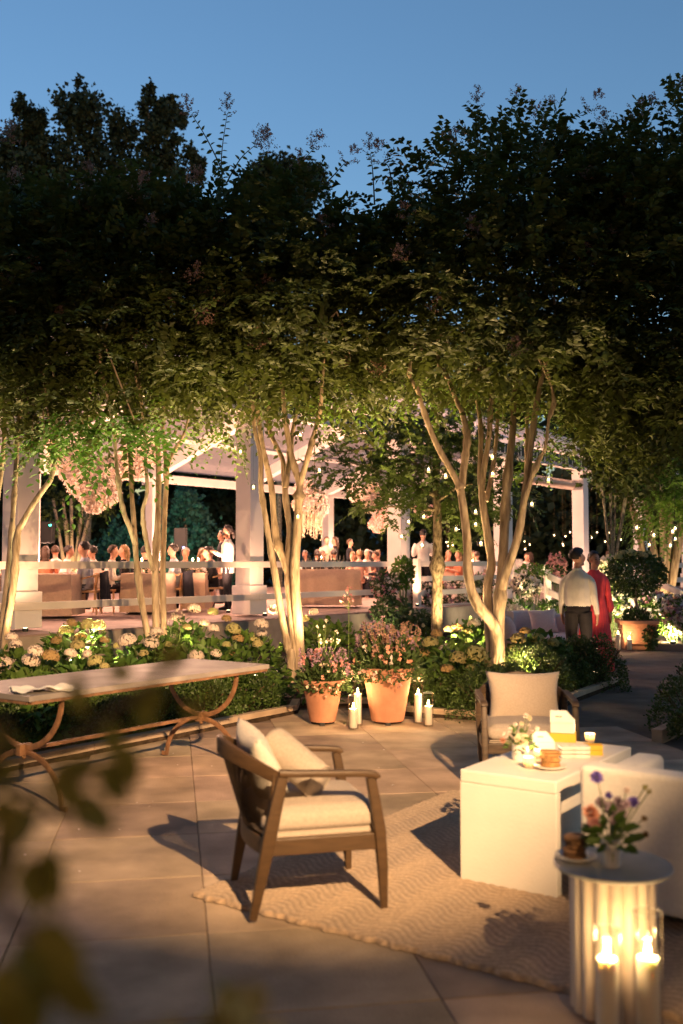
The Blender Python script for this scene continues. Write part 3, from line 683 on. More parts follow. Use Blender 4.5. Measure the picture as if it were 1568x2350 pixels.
# low hanging sprays of fresh leaf, the left ones in painted lamp green, in front of the pavilion, and behind the stems
def hang(parent, pts, Y, L, nleaf, size, m, droop=0.5, name='hanging_spray'):
    O = np.array([at(x, y, Y + random.uniform(-0.3, 0.3)) for x, y in pts]) - np.array(parent.location)
    D = np.stack([RNG.normal(0, 0.8, len(pts)), RNG.normal(-0.2, 0.5, len(pts)), RNG.uniform(-0.7, 0.1, len(pts))], 1)
    V, Fc, tip = sprays(O, D, L, nleaf, size, 0.27, droop, (LEAF6, LEAF6F), 0.15)
    stuff(put(name, np_mesh(name, V, Fc, m), parent))
def scat(n, x0, x1, y0, y1): return [(random.uniform(x0, x1), random.uniform(y0, y1)) for _ in range(n)]
hang(tr[1], scat(26, 60, 250, 940, 1010), 11.0, 0.5, 16, 0.085, M['leaf_lamp_green'])
hang(tr[2], scat(26, 210, 400, 950, 1000), 11.2, 0.5, 16, 0.085, M['leaf_lamp_green'])
hang(tr[2], [(120, 1000), (150, 1010), (95, 1020), (60, 1020), (185, 1020), (240, 1010), (225, 1040), (260, 1060), (300, 985), (340, 985), (370, 985), (130, 1000), (75, 1035), (280, 1030), (165, 1035)], 10.6, 0.6, 16, 0.092, M['leaf_lamp_green'], 0.7)
hang(tr[3], scat(22, 420, 560, 930, 1000), 12.6, 0.45, 14, 0.07, M['leaf_fresh'])
hang(tr[3], scat(50, 640, 860, 870, 935), 12.2, 0.42, 14, 0.07, M['leaf_fresh'])
hang(tr[4], scat(80, 830, 1300, 820, 925), 12.6, 0.45, 14, 0.075, M['leaf_fresh'])
hang(tr[4], scat(40, 1200, 1310, 930, 1060), 13.2, 0.4, 14, 0.06, M['leaf_fresh'])
hang(tr[3], scat(60, 420, 760, 780, 895), 12.4, 0.45, 14, 0.07, M['leaf_fresh'])
hang(tr[2], scat(60, 120, 430, 800, 920), 12.2, 0.45, 14, 0.07, M['leaf_fresh'])
hang(tr[5], scat(120, 1310, 1568, 850, 1060), 12.3, 0.5, 14, 0.075, M['leaf'])

# oak behind the fence side, with lobed leaves
oak = thing('oak_tree', 'oak tree with rough straight trunk and pale lit leaves between the two posts', 'tree', at(1003, 1520, 15.8).xy.to_3d())
ob = oak.location.copy()
mb = MB()
limb(mb, [p - ob for p in (Vector((ob.x, ob.y, -0.05)), at(1003, 1420, 15.8), at(1004, 1300, 15.8), at(1004, 1200, 15.8), at(1001, 1100, 15.8), at(1003, 1000, 15.8), at(1000, 880, 15.8))], 0.10, 0.045, 3, 12)
for q in ([(1002, 1140), (940, 1110), (880, 1085), (800, 1060)], [(1003, 1110), (950, 1060), (860, 1030), (770, 1040)], [(1003, 1060), (1040, 1020), (1090, 1010)], [(1002, 1170), (940, 1165), (860, 1160)], [(1003, 1030), (960, 980), (900, 960)], [(1004, 1150), (1050, 1120), (1085, 1110)]):
    limb(mb, [at(x, y, 15.8 - 0.3 * i) - ob for i, (x, y) in enumerate(q)], 0.035, 0.008, 0, 6, 3)
mb.build('trunk', M['oak_bark'], oak, smooth=True, sharp=80)
def loc(b): return ((b[0][0] - ob.x, b[0][1] - ob.y, b[0][2] - ob.z), b[1])
OB = [loc(bl(*a)) for a in ((820, 1060, 15.0, 0.75, 0.36), (900, 1100, 15.2, 0.8, 0.5), (760, 1100, 15.0, 0.35, 0.3), (960, 1040, 15.5, 0.9, 0.55), (900, 1170, 15.3, 0.55, 0.25), (1060, 1090, 15.8, 0.8, 0.7), (1050, 1190, 15.9, 0.6, 0.35), (880, 1010, 15.6, 0.6, 0.4), (1140, 1120, 16, 0.7, 0.5), (1010, 960, 15.8, 1.0, 0.5))]
V, Fc, tip = crown_sprays(OB, 820, 0.30, 9, 0.105, 0.36, (LOBE, LOBEF), 0.2, 0.2, 0.0)
stuff(put('crown', np_mesh('crown', V, Fc, M['leaf_oak']), oak))

# far and background trees
def big_tree(name, label, base, h, blobs, n, leaf, m, group=None, trunk=0.25, stems=1):
    t = thing(name, label, 'tree', base, 0, group); b = Vector(base)
    mb = MB()
    for s in range(stems):
        dx = (s - (stems - 1) / 2) * 0.35
        top = Vector((dx * 3.0, random.uniform(-.4, .4), h * 0.8))
        limb(mb, [(dx * 0.3, 0, -0.1), (dx * 0.8, 0, h * 0.15), (dx * 1.6, 0, h * 0.35), top], trunk, trunk * 0.2, 1, 8)
    for c, r in blobs:
        limb(mb, [(0, 0, h * 0.3), (c[0] * 0.5, c[1] * 0.5, (h * 0.3 + c[2]) / 2), c], trunk * 0.4, 0.03, 0, 6, 3)
    mb.build('trunk', M['bark'] if stems > 1 else M['oak_bark'], t, smooth=True)
    P = []; D = []
    vol = np.array([r[0] * r[2] for c, r in blobs]); cnt = (n * vol / vol.sum()).astype(int)
    for (c, r), k in zip(blobs, cnt):
        nb = max(3, k // 45)
        cc, dd = ellip(nb, c, r, 0.45)
        cl = cc[RNG.integers(0, nb, k)] + rnd(k, 0.13 * r[0] + 0.05) * [1, 1, 1.5]; P.append(cl); D.append(rnd(k) + [0, 0, -0.3])
    P = np.concatenate(P); D = np.concatenate(D)
    V, Fc = leaves(P, D, rnd(len(P)), leaf * RNG.uniform(0.6, 1.3, len(P)), 0.4, (LEAF4, LEAF4F))
    stuff(put('crown', np_mesh('crown', V, Fc, m), t))
    return t
def blobs_px(lst, Y, base):
    out = []
    for px, py, rpx, rzpx in lst:
        c = at(px, py, Y); k = Y / F; out.append(((c.x - base[0], c.y - base[1], c.z), (rpx * k, rpx * k, rzpx * k)))
    return out
Y = 46.0
for lab, bx, lst in (('tall dark tree with a ragged pointed crown rising behind the pavilion', 200, [(170, 330, 60, 90), (150, 235, 34, 52), (230, 300, 60, 80), (175, 205, 13, 36), (240, 420, 80, 80), (130, 460, 70, 70), (285, 300, 28, 60), (205, 240, 30, 40)]),
                     ('tall slender dark tree with loose airy branches rising behind the pavilion', 375, [(350, 270, 30, 50), (340, 225, 16, 26), (370, 340, 45, 60), (400, 280, 25, 50), (360, 430, 70, 60), (430, 400, 30, 60), (385, 245, 14, 28), (455, 370, 14, 40), (350, 500, 60, 50)]),
                     ('shorter dark tree with feathery tips rising behind the pavilion', 50, [(60, 290, 34, 50), (45, 240, 13, 22), (80, 270, 22, 30), (30, 350, 40, 50), (80, 400, 60, 60), (10, 430, 50, 60), (100, 350, 30, 40)]),
                     ('distant pale tree whose crown top shows over the myrtles', 640, [(640, 400, 50, 34), (700, 420, 50, 40), (600, 430, 45, 40), (650, 460, 70, 50)])):
    base = at(bx, 1290, Y); base.z = 0
    big_tree('background_tree', lab, base, 16, blobs_px(lst, Y, base), 8500, 0.22, M['leaf_dark'], 'tall trees behind the pavilion')
horizon_blocker = MB(); horizon_blocker.add([(-160, 70, -1), (160, 70, -1), (160, 110, 9), (-160, 110, 9), (-160, 190, -1), (160, 190, -1)], [(0, 1, 2, 3), (3, 2, 5, 4)]); structure(horizon_blocker.build('horizon_blocker', M['leaf_dark']))  # dark ridge added to block the bright low sky
# dark wood that closes the view beneath the crowns
g = 'dark trees beyond the pavilion'
for i in range(15):
    x = -30 + i * 5.0 + random.uniform(-1, 1); y = 58 + random.uniform(-5, 6) - 0.15 * x
    h = random.uniform(11, 14)
    bb = [((random.uniform(-2.2, 2.2), random.uniform(-1.5, 1.5), h * f), (random.uniform(2.2, 3.2), 2.4, h * 0.18)) for f in (0.10, 0.24, 0.4, 0.56, 0.72, 0.86)]
    big_tree('dark_tree', 'dark broad tree in the unlit wood beyond the pavilion', (x, y, 0), h, bb, 9000, 0.55, M['leaf_dark'], g, 0.3)
cb = at(425, 1290, 44); cb.z = 0
cone = [((0, 0, 0.8 + 0.55 * k), (2.15 * (1 - k / 8.5), 2.15 * (1 - k / 8.5), 0.55)) for k in range(8)]
big_tree('conifer', 'cone-shaped conifer lit teal green behind the diners', cb, 5.2, cone, 6500, 0.22, M['leaf_teal'])
spot('conifer_wash', cb + Vector((-1.5, -5.5, 0.2)), cb + Vector((0, 0, 2.6)), 190, 80, 0.6, (0.45, 1.0, 0.75), 0.1)
cb2 = at(275, 1290, 46); cb2.z = 0
big_tree('conifer', 'low rounded conifer lit teal green between two slim stems', cb2, 3.5, [((0, 0, 0.7 + 0.5 * k), (1.9 * (1 - k / 8), 1.9 * (1 - k / 8), 0.5)) for k in range(5)], 4200, 0.22, M['leaf_teal'])
# lit multi-stem trees further off
def far_multi(label, px, py_fork, Y, w_px, top, n, m, power):
    base = at(px, 1290, Y); base.z = 0; k = Y / F
    h = at(px, top, Y).z
    t = thing('multi_stem_tree', label, 'tree', base)
    mb = MB()
    for s in range(5):
        dx = (s - 2) / 2 * w_px * k * 0.5
        zt = at(px, py_fork, Y).z + 0.8
        limb(mb, [(dx * 0.15, random.uniform(-.1, .1), -0.05), (dx * 0.4, random.uniform(-.2, .2), zt * 0.45), (dx * 1.0, random.uniform(-.3, .3), zt)], 0.11, 0.05, 2, 8)
    mb.build('trunk', M['bark'], t, smooth=True, sharp=80)
    zc = at(px, py_fork, Y).z
    bb = [((random.uniform(-.6, .6) * w_px * k, random.uniform(-1, 1), zc + f * (h - zc)), (w_px * k * 0.62, 1.4, (h - zc) * 0.3)) for f in (0.15, 0.3, 0.5, 0.7, 0.85)]
    V, Fc, tip = crown_sprays(bb, n, 0.5, 10, 0.11, 0.33)
    stuff(put('crown', np_mesh('crown', V, Fc, m), t))
    uplight('small uplight at the foot of a far multi-stemmed tree', base + Vector((0.3, -1.0, 0)), base + Vector((0, 0, 3.2)), power, 75, group='uplights under far trees')
far_multi('multi-stemmed tree with lit stems seen through the pavilion past the loudspeaker', 165, 1190, 40, 95, 950, 500, M['leaf'], 170)
far_multi('multi-stemmed tree with lit stems standing past the topiary planter', 1515, 1190, 21.5, 150, 880, 1300, M['leaf_fresh'], 60)
bb = at(1405, 1290, 20.5); bb.z = 0
big_tree('leafy_tree', 'broad leafy tree hiding the post tops behind the couple', bb, 4.2, blobs_px([(1400, 1060, 60, 50), (1440, 1110, 55, 45), (1370, 1010, 50, 50), (1460, 1010, 60, 60), (1420, 930, 80, 60)], 20.5, bb), 5200, 0.12, M['leaf'], None, 0.06)
# uplights in the bed
B = 'bronze uplights in the planting bed'
UL = 'bronze uplight among the shrubs at the foot of a myrtle'
def ulp(px, Y, dx, dy): p = at(px, 1290, Y); return Vector((p.x + dx, Y + dy, 0.04))
uplight(UL, ulp(1148, 12, 0.26, -0.52), at(1128, 950, 12.1), 190, 78)
uplight(UL, ulp(1142, 12, 0.17, -0.30), at(1143, 1425, 12.0), 30, 110)
uplight(UL, ulp(1120, 12, -0.55, 0.75), at(1080, 900, 12.6), 300, 95)
uplight(UL, ulp(690, 12, 0.22, -0.5), at(668, 950, 12.1), 150, 74)
uplight(UL, ulp(640, 12, -0.35, 0.75), at(640, 880, 12.5), 240, 95)
uplight(UL, ulp(385, 12, 0.28, -0.42), at(368, 950, 12.1), 100, 72)
uplight(UL, ulp(330, 12, -0.15, 0.8), at(300, 880, 12.3), 230, 95)
uplight(UL, ulp(25, 12, 0.30, -0.45), at(40, 1050, 12.0), 110, 70)
uplight(UL, ulp(130, 12, 0.3, 0.2), at(140, 900, 11.4), 150, 84, (1, 0.86, 0.42))
uplight(UL, ulp(250, 11.4, 0.0, -0.2), at(250, 960, 10.9), 80, 84, (1, 0.86, 0.42))
uplight('bronze uplight at the foot of the rough-barked oak', ulp(1003, 15.8, 0.18, -0.6), at(1000, 1060, 15.6), 130, 95)
# ================================================================== SHRUBS AND FLOWERS
def bloom_mesh(seed, m, n=240):
    rg = np.random.default_rng(seed); d = unit(rg.normal(0, 1, (n, 3))); d[:, 2] = np.abs(d[:, 2]) * 1.1 - 0.35; d = unit(d)
    P = d * np.array([1, 1, 0.8]) * rg.uniform(0.85, 1.0, (n, 1))
    parts = []
    t = unit(np.cross(d, rg.normal(0, 1, (n, 3)))); b = np.cross(d, t)
    for k in range(4):
        a = k * math.pi / 2; D = t * math.cos(a) + b * math.sin(a) + d * 0.25
        parts.append(leaves(P, D, d, 0.15, 0.5, (LEAF4, LEAF4F)))
    V, Fc = join(parts); return np_mesh('bloom', V, Fc, m)
BLM = {k: [bloom_mesh(i * 7 + j, M[m]) for i in range(2)] for j, (k, m) in enumerate((('w', 'bloom_white'), ('g', 'bloom_green'), ('d', 'bloom_dry')))}
def dome(n, r, h, c=(0, 0, 0), shell=0.6):
    d = unit(rnd(n)); d[:, 2] = np.abs(d[:, 2]) - 0.15
    rad = (shell ** 3 + (1 - shell ** 3) * RNG.random(n)) ** (1 / 3)
    return np.asarray(c) + d * rad[:, None] * np.array([r, r, h]), d
def hydrangea(label, px, Y, r, h, blooms, n=620, lsize=0.115, group='hydrangeas in the planting bed'):
    b = at(px, 1290, Y); t = thing('hydrangea', label, 'shrub', (b.x, Y, 0.03), 0, group); o = t.location
    P, d = dome(n, r, h * 0.86, (0, 0, 0.10))
    V, Fc = leaves(P, d + rnd(n, 0.45) + [0, 0, -0.15], d * 0.6 + rnd(n, 0.4) + [0, 0, 0.8], lsize * RNG.uniform(0.6, 1.15, n), 0.36)
    stuff(put('foliage', np_mesh('foliage', V, Fc, M['leaf_hyd']), t))
    mb = MB()
    for k in range(9):
        a = random.uniform(0, 6.28); q = r * 0.6
        mb.tube([(math.cos(a) * 0.05, math.sin(a) * 0.05, -0.03), (math.cos(a) * q * 0.5, math.sin(a) * q * 0.5, h * 0.5), (math.cos(a) * q, math.sin(a) * q, h * 0.8)], 0.006, 5)
    mb.build('stem', M['stalk'], t)['kind'] = 'stuff'
    for k, (x, y, s, kind) in enumerate(blooms):
        p = at(x, y, Y - r * random.uniform(0.1, 0.75)) - o
        rr = s * Y / F / 2 * (1.2 if kind == 'w' else 1.05)
        put('bloom', BLM[kind][k % 2], t, p, (random.uniform(-.3, .3), random.uniform(-.3, .3), random.uniform(0, 6)), rr)
    return t
hydrangea('hydrangea with big white mopheads beside the pale stem of the bent myrtle', 20, 10.0, 0.52, 0.82, [(10, 1523, 32, 'w'), (27, 1463, 24, 'w'), (37, 1479, 24, 'w'), (-20, 1500, 26, 'g')])
hydrangea('hydrangea bearing two touching white mopheads and a brown dried one above the paper napkin', 95, 9.7, 0.42, 0.72, [(72, 1516, 36, 'w'), (82, 1495, 30, 'w'), (116, 1508, 40, 'd')])
hydrangea('hydrangea with small cream mopheads and bright heart-shaped leaves behind the slate table', 190, 9.7, 0.46, 0.70, [(162, 1500, 24, 'w'), (200, 1500, 18, 'w'), (220, 1519, 36, 'g'), (240, 1530, 22, 'g')])
hydrangea('hydrangea covered in green-brown mopheads below the pavilion deck edge', 180, 11.9, 0.6, 0.95, [(152, 1448, 34, 'g'), (178, 1482, 32, 'g'), (184, 1464, 28, 'd'), (202, 1434, 34, 'g'), (226, 1437, 32, 'g'), (130, 1470, 26, 'd'), (240, 1470, 22, 'd'), (165, 1430, 24, 'd')])
hydrangea('hydrangea with one tall white mophead standing clear of its leaves', 292, 9.9, 0.33, 0.70, [(292, 1471, 36, 'w'), (268, 1482, 18, 'g')], 420)
hydrangea('hydrangea with pale mophead pair in front of the slim parallel stems', 352, 11.4, 0.45, 0.86, [(360, 1452, 26, 'w'), (348, 1476, 30, 'w'), (330, 1500, 22, 'g'), (385, 1480, 20, 'g')])
hydrangea('sunlit-looking hydrangea with glowing cream heads and leaves over an uplight', 425, 12.3, 0.5, 1.02, [(446, 1398, 26, 'w'), (489, 1405, 24, 'g'), (404, 1420, 22, 'w'), (430, 1440, 20, 'g'), (470, 1432, 22, 'w')])
hydrangea('hydrangea with white mopheads right behind the far end of the slate table', 480, 10.8, 0.48, 0.85, [(450, 1507, 32, 'w'), (496, 1500, 22, 'w'), (490, 1444, 24, 'w'), (520, 1480, 20, 'g')])
hydrangea('hydrangea mixing olive and rusty mopheads left of the knobby myrtle', 560, 11.4, 0.55, 0.92, [(536, 1444, 34, 'g'), (548, 1466, 32, 'd'), (580, 1466, 34, 'g'), (592, 1478, 24, 'g'), (600, 1433, 28, 'w'), (601, 1453, 22, 'w'), (520, 1420, 22, 'd'), (530, 1500, 20, 'd')])
hydrangea('leafy hydrangea with hidden heads below the draped buffet table', 745, 13.0, 0.7, 0.98, [(630, 1400, 24, 'w'), (700, 1420, 20, 'g'), (720, 1405, 18, 'w')], 800)
hydrangea('hydrangea with a tan mophead between big pot and oak trunk', 985, 11.6, 0.5, 0.78, [(988, 1476, 36, 'g'), (972, 1500, 30, 'd'), (1024, 1492, 30, 'w'), (1003, 1455, 26, 'd'), (945, 1470, 26, 'd')])
hydrangea('hydrangea with large flat yellow-green heads beside the white-lit trunk', 1052, 11.0, 0.46, 0.74, [(1052, 1511, 40, 'g'), (1094, 1503, 52, 'g'), (1027, 1537, 30, 'd'), (1118, 1525, 26, 'g'), (1080, 1535, 24, 'g')])
hydrangea('hydrangea holding one glowing white head near the foot of the thick myrtle', 1085, 13.2, 0.5, 0.95, [(1088, 1432, 26, 'w'), (1075, 1450, 20, 'g'), (1050, 1440, 22, 'd'), (1030, 1445, 22, 'd')])
hydrangea('hydrangea with lime heads in front of the lilac sofa', 1232, 12.6, 0.5, 0.80, [(1248, 1497, 32, 'g'), (1227, 1512, 28, 'g'), (1190, 1468, 36, 'g'), (1165, 1526, 26, 'g'), (1234, 1468, 34, 'g'), (1205, 1450, 26, 'd'), (1180, 1490, 24, 'g'), (1270, 1475, 26, 'g')], 700)
hydrangea('white hydrangea blooming behind the back of the lilac sofa', 1180, 20.0, 0.7, 1.0, [(1154, 1400, 22, 'w'), (1172, 1394, 20, 'w'), (1205, 1407, 22, 'w'), (1190, 1398, 20, 'w'), (1140, 1385, 18, 'w')], 500)
hydrangea('low dark hydrangea in the corner of the bed under the slate table', 60, 8.6, 0.5, 0.5, [(26, 1600, 20, 'g')], 420)

def boxwood(label, c, r, h, n=4200, group='clipped boxwoods along the kerb', lsize=0.028):
    t = thing('boxwood', label, 'shrub', (c[0], c[1], 0.03), 0, group)
    P, d = dome(n, r, h, (0, 0, 0.05), 0.72)
    P += 0.03 * np.sin(P * 19.0)[:, [1, 2, 0]]
    V, Fc = leaves(P, d + rnd(n, 0.6) + [0, 0, 0.35], rnd(n, 0.6) + d, lsize * RNG.uniform(0.7, 1.4, n), 0.34, (LEAF4, LEAF4F))
    stuff(put('foliage', np_mesh('foliage', V, Fc, M['leaf_box']), t))
    mb = MB()
    for k in range(8):
        a = k * 0.785; mb.tube([(0, 0, -0.03), (math.cos(a) * r * 0.4, math.sin(a) * r * 0.4, h * 0.35), (math.cos(a) * r * 0.75, math.sin(a) * r * 0.75, h * 0.65)], 0.008, 5)
    mb.build('stem', M['twig'], t)['kind'] = 'stuff'
def along(a, b, n, off, r, h, labels):
    d = (b - a).normalized(); nr = Vector((-d.y, d.x, 0))
    for i in range(n):
        p = a.lerp(b, (i + 0.5) / n) + nr * (off + random.uniform(-.04, .04))
        boxwood(labels if isinstance(labels, str) else labels[i], p, r * random.uniform(0.9, 1.1), h * random.uniform(0.9, 1.1))
along(K[1], K[2], 6, 0.52, 0.42, 0.42, ['low boxwood under the near end of the slate table', 'low boxwood behind the left iron pedestal', 'low boxwood behind the iron stretcher', 'boxwood behind the far iron pedestal', 'brightly lit boxwood between the slate table and the small pot', 'rounded boxwood nearly touching the small terracotta pot'])
along(K[5], K[6], 2, 0.48, 0.42, 0.50, ['boxwood right beside the two glass candle cylinders', 'boxwood behind the left arm of the cushioned chair'])
along(K[7], K[8], 3, 0.45, 0.46, 0.50, ['boxwood behind the back of the cushioned chair', 'boxwood partly hidden by the right arm of the cushioned chair', 'boxwood lit from inside by an uplight near the thick trunk'])
along(K[8], K[9], 3, 0.55, 0.50, 0.62, ['dark boxwood in the middle of the kerb leading to the couple', 'dark full boxwood hiding the legs of the man', 'large dark boxwood at the tip of the bed, against the red hem'])
for px_, Y_, r, h, l in ((1368, 12.75, 0.40, 0.70, 'large dark boxwood before the red hem at the tip of the bed'), (1318, 12.9, 0.42, 0.66, 'dark boxwood hiding the shoes of the man in the pale shirt')):
    q_ = at(px_, 1290, Y_); boxwood(l, (q_.x, q_.y), r, h)
for x, y, r, h, l in ((3.35, 9.6, 0.42, 0.55, 'dark clipped bush cut by the edge of the path, behind a low kerb'), (3.95, 10.7, 0.5, 0.65, 'dark clipped bush further along the path kerb'), (3.2, 8.9, 0.3, 0.35, 'small dark bush at the corner of the path bed')):
    boxwood(l, (x, y), r, h, 2600)
e2 = [gnd(1508, 1703), gnd(1535, 1690), gnd(1640, 1640)]
for a, b in zip(e2[:-1], e2[1:]):
    d = b - a; p = (a + b) / 2; MB().box((p.x, p.y, 0.04), (d.length, 0.1, 0.14), math.atan2(d.y, d.x)).build('kerb_stone', M['kerb'], kerbs, bevel=0.008)

def petals(P, m, size, name, parent, per=5):
    n = len(P); parts = []
    for k in range(per):
        parts.append(leaves(P + rnd(n, size * 0.25), rnd(n), rnd(n), size * RNG.uniform(0.7, 1.2, n), 0.5, (LEAF4, LEAF4F)))
    V, Fc = join(parts); o = stuff(put(name, np_mesh(name, V, Fc, m), parent)); return o
def flower_bush(label, c, rx, rz, n, lsize, flowers, m='leaf_flower', group=None, name='flower_bush', ry=None):
    """c: centre of the leafy mass; it stands on the ground below"""
    t = thing(name, label, 'shrub', (c[0], c[1], 0.0), 0, group)
    r3 = np.array([rx, ry or rx * 0.8, rz]); cc = np.array([0, 0, c[2]])
    P, d = ellip(n, cc, r3, 0.35)
    V, Fc = leaves(P, d + rnd(n, 0.7), rnd(n, 0.7) + d + [0, 0, 0.4], lsize * RNG.uniform(0.6, 1.3, n), 0.33)
    stuff(put('foliage', np_mesh('foliage', V, Fc, M[m]), t))
    mb = MB()
    for k in range(8):
        a = k * 0.8; mb.tube([(0.03 * k - 0.1, 0, -0.02), (math.cos(a) * rx * 0.3, math.sin(a) * rx * 0.3, c[2] * 0.6), (math.cos(a) * rx * 0.6, math.sin(a) * rx * 0.5, c[2] + rz * 0.4)], 0.008, 5)
    mb.build('stem', M['stalk'], t)['kind'] = 'stuff'
    for fm, k, s in flowers:
        P, d = ellip(k, cc, r3 * 1.02, 0.85); keep = d[:, 1] < 0.5
        petals(P[keep], M[fm], s, 'flowers', t)
    return t
def fb(label, px, py, Y, rpx, rzpx, n, ls, fl, **k):
    c = at(px, py, Y); s = Y / F; return flower_bush(label, c, rpx * s, rzpx * s, n, ls, fl, **k)
fb('rose bush in pink bloom at the end of the two-rail fence', 885, 1345, 20.6, 30, 34, 600, 0.08, [('bloom_pink', 30, 0.06), ('bloom_blush', 40, 0.06)])
fb('leafy climber over the corner post of the four-rail fence', 925, 1315, 21.3, 24, 36, 500, 0.09, [('bloom_cream', 14, 0.06)], m='leaf_fresh')
fb('dark rose bush below the leafy climber', 900, 1410, 19.8, 50, 40, 800, 0.09, [('bloom_pink', 22, 0.07)])
fb('pink roses spilling through the four-rail fence left of the oak', 975, 1372, 23.0, 34, 30, 500, 0.09, [('bloom_blush', 60, 0.08), ('bloom_pink', 30, 0.08)])
fb('pink roses spilling through the four-rail fence right of the oak', 1045, 1362, 24.5, 36, 34, 600, 0.09, [('bloom_blush', 90, 0.08), ('bloom_mauve', 30, 0.08)])
fb('pink rose cluster at the post where the ramp railing starts', 1108, 1345, 25.0, 26, 30, 400, 0.09, [('bloom_blush', 50, 0.08), ('bloom_pink', 24, 0.08)])
fb('low leafy shrub at the foot of the four-rail fence', 960, 1432, 18.6, 50, 30, 600, 0.09, [('bloom_cream', 8, 0.06)])
fb('climbing greenery trailing along the ramp railing', 1225, 1308, 21.0, 40, 13, 380, 0.07, [('bloom_blush', 20, 0.06)], m='leaf_fresh')
fb('bright pink phlox standing above the ramp railing', 1278, 1302, 22.5, 20, 30, 260, 0.08, [('bloom_pink', 130, 0.07)])
fb('cream and blush flowers glowing below the ramp rails', 1205, 1345, 20.2, 34, 22, 420, 0.07, [('bloom_cream', 90, 0.07), ('bloom_blush', 60, 0.07)])
fb('grassy green bush between ramp rails and the man', 1266, 1400, 19.4, 30, 24, 600, 0.07, [('bloom_cream', 20, 0.05)], m='leaf_fresh')
fb('white hydrangea bank glowing behind the woman in red', 1402, 1312, 20.0, 26, 34, 420, 0.09, [('bloom_cream', 130, 0.09)], m='leaf_fresh')
fb('mixed cream and pink flower bank behind the topiary stem', 1420, 1385, 20.2, 60, 36, 1000, 0.085, [('bloom_cream', 140, 0.08), ('bloom_blush', 90, 0.07)], m='leaf_fresh')
fb('pink petunia bank to the right of the topiary planter', 1505, 1400, 19.6, 50, 38, 1000, 0.085, [('bloom_blush', 170, 0.08), ('bloom_pink', 80, 0.08)], m='leaf_fresh')
fb('pink petunia bank running out past the low planter kerb', 1570, 1410, 18.6, 46, 40, 900, 0.085, [('bloom_blush', 150, 0.08), ('bloom_pink', 60, 0.08), ('bloom_mauve', 40, 0.08)], m='leaf_fresh')
fb('ivy trailing down the side of the terracotta planter', 1492, 1462, 18.2, 14, 26, 300, 0.07, [], m='leaf_flower')
fb('greenery along the foot of the petunia bank', 1540, 1442, 18.8, 44, 14, 500, 0.07, [('bloom_cream', 16, 0.05)], m='leaf_fresh')
kb = [gnd(1488, 1478), gnd(1552, 1462), gnd(1640, 1448)]
for a, b in zip(kb[:-1], kb[1:]):
    d = b - a; p = (a + b) / 2; MB().box((p.x, p.y + 0.1, 0.11), (d.length + 0.1, 0.16, 0.24), math.atan2(d.y, d.x)).build('kerb_stone', M['kerb'], kerbs, bevel=0.01)
fl_l = [(at(1250, 1440, 19.2), at(1235, 1330, 20.3), 40), (at(1385, 1470, 18.9), at(1405, 1330, 20.3), 80), (at(1545, 1462, 18.4), at(1500, 1390, 19.8), 60), (at(1120, 1440, 22.2), at(1060, 1350, 24.5), 10), (at(870, 1440, 19.2), at(905, 1340, 20.9), 10)]
for a, b, p in fl_l:
    a.z = 0.02; uplight('small uplight hidden among the flower banks by the ramp', a, b, p, 110, (1, 0.80, 0.46), group='uplights among the flower banks')
uplight('small uplight on the path behind the dark boxwood, turned up to the couple', at(1362, 1290, 13.55).xy.to_3d() + Vector((0, 0, -0.01)), at(1358, 1292, 14.5), 16, 70, (1, 0.62, 0.32))
# bright small plants over uplights in the bed
def perennial(label, px, py, Y, tips, m='bloom_white', fork=None):
    b = at(px, py, Y); t = thing('perennial', label, 'plant', (b.x, Y, 0.03)); o = t.location; mb = MB()
    fk = None
    if fork: fk = at(*fork, Y) - o; mb.tube(smooth_path([(0, 0, 0), (fk.x * 0.4, 0.01, fk.z * 0.55), fk]), 0.003, 5)
    for x, y in tips:
        p = at(x, y, Y + random.uniform(-.04, .04)) - o; mb.tube(smooth_path([fk, fk.lerp(p, 0.6), p] if fork else [(0, 0, 0), (p.x * 0.35, p.y, p.z * 0.55), p]), 0.0025, 5)
    mb.build('stalk', M['stalk'], t)
    P = np.array([at(x, y, Y) - o for x, y in tips]); petals(P, M[m], 0.03, 'flowers', t, 6)
    n = 160; Pl, d = dome(n, 0.24, 0.5, (0, 0, 0.08), 0.3)
    V, Fc = leaves(Pl, d + rnd(n, 0.4), [0, 0, 1] + rnd(n, 0.4), 0.085, 0.3); stuff(put('foliage', np_mesh('foliage', V, Fc, M['leaf_fresh']), t))
perennial('white anemones glowing over an uplight behind the small pot', 738, 1500, 11.2, [(733, 1458), (745, 1440), (750, 1425), (735, 1475), (762, 1470), (770, 1450), (728, 1440), (775, 1472), (752, 1470)])
perennial('tall pink anemone with one bare stalk above the shrubs', 800, 1450, 11.6, [(797, 1356), (788, 1368), (806, 1364), (800, 1374), (784, 1380), (811, 1376), (803, 1350)], 'bloom_pink', (801, 1398))
perennial('bright cream lilies with broad glowing leaves beside the slim parallel stems', 405, 1440, 12.0, [(398, 1408), (410, 1416), (404, 1400), (420, 1408), (388, 1422), (418, 1424)])
uplight('bronze uplight hidden below the glowing cream lilies', at(410, 1290, 11.8).xy.to_3d() + Vector((0.05, -0.15, 0.3)), at(404, 1405, 12.0), 26, 100)
uplight('bronze uplight hidden behind the small terracotta pot', at(750, 1290, 11.0).xy.to_3d() + Vector((0.0, -0.1, 0.25)), at(748, 1450, 11.3), 18, 100)
uplight('bronze uplight glowing inside the boxwood near the thick trunk', gnd(1216, 1606) + Vector((0, 0.55, 0.28)), at(1222, 1500, 12.0), 22, 120)
uplight('bronze uplight below the hydrangea with the glowing white head', at(1090, 1290, 12.9).xy.to_3d() + Vector((0, -0.1, 0.3)), at(1088, 1430, 13.1), 16, 90)

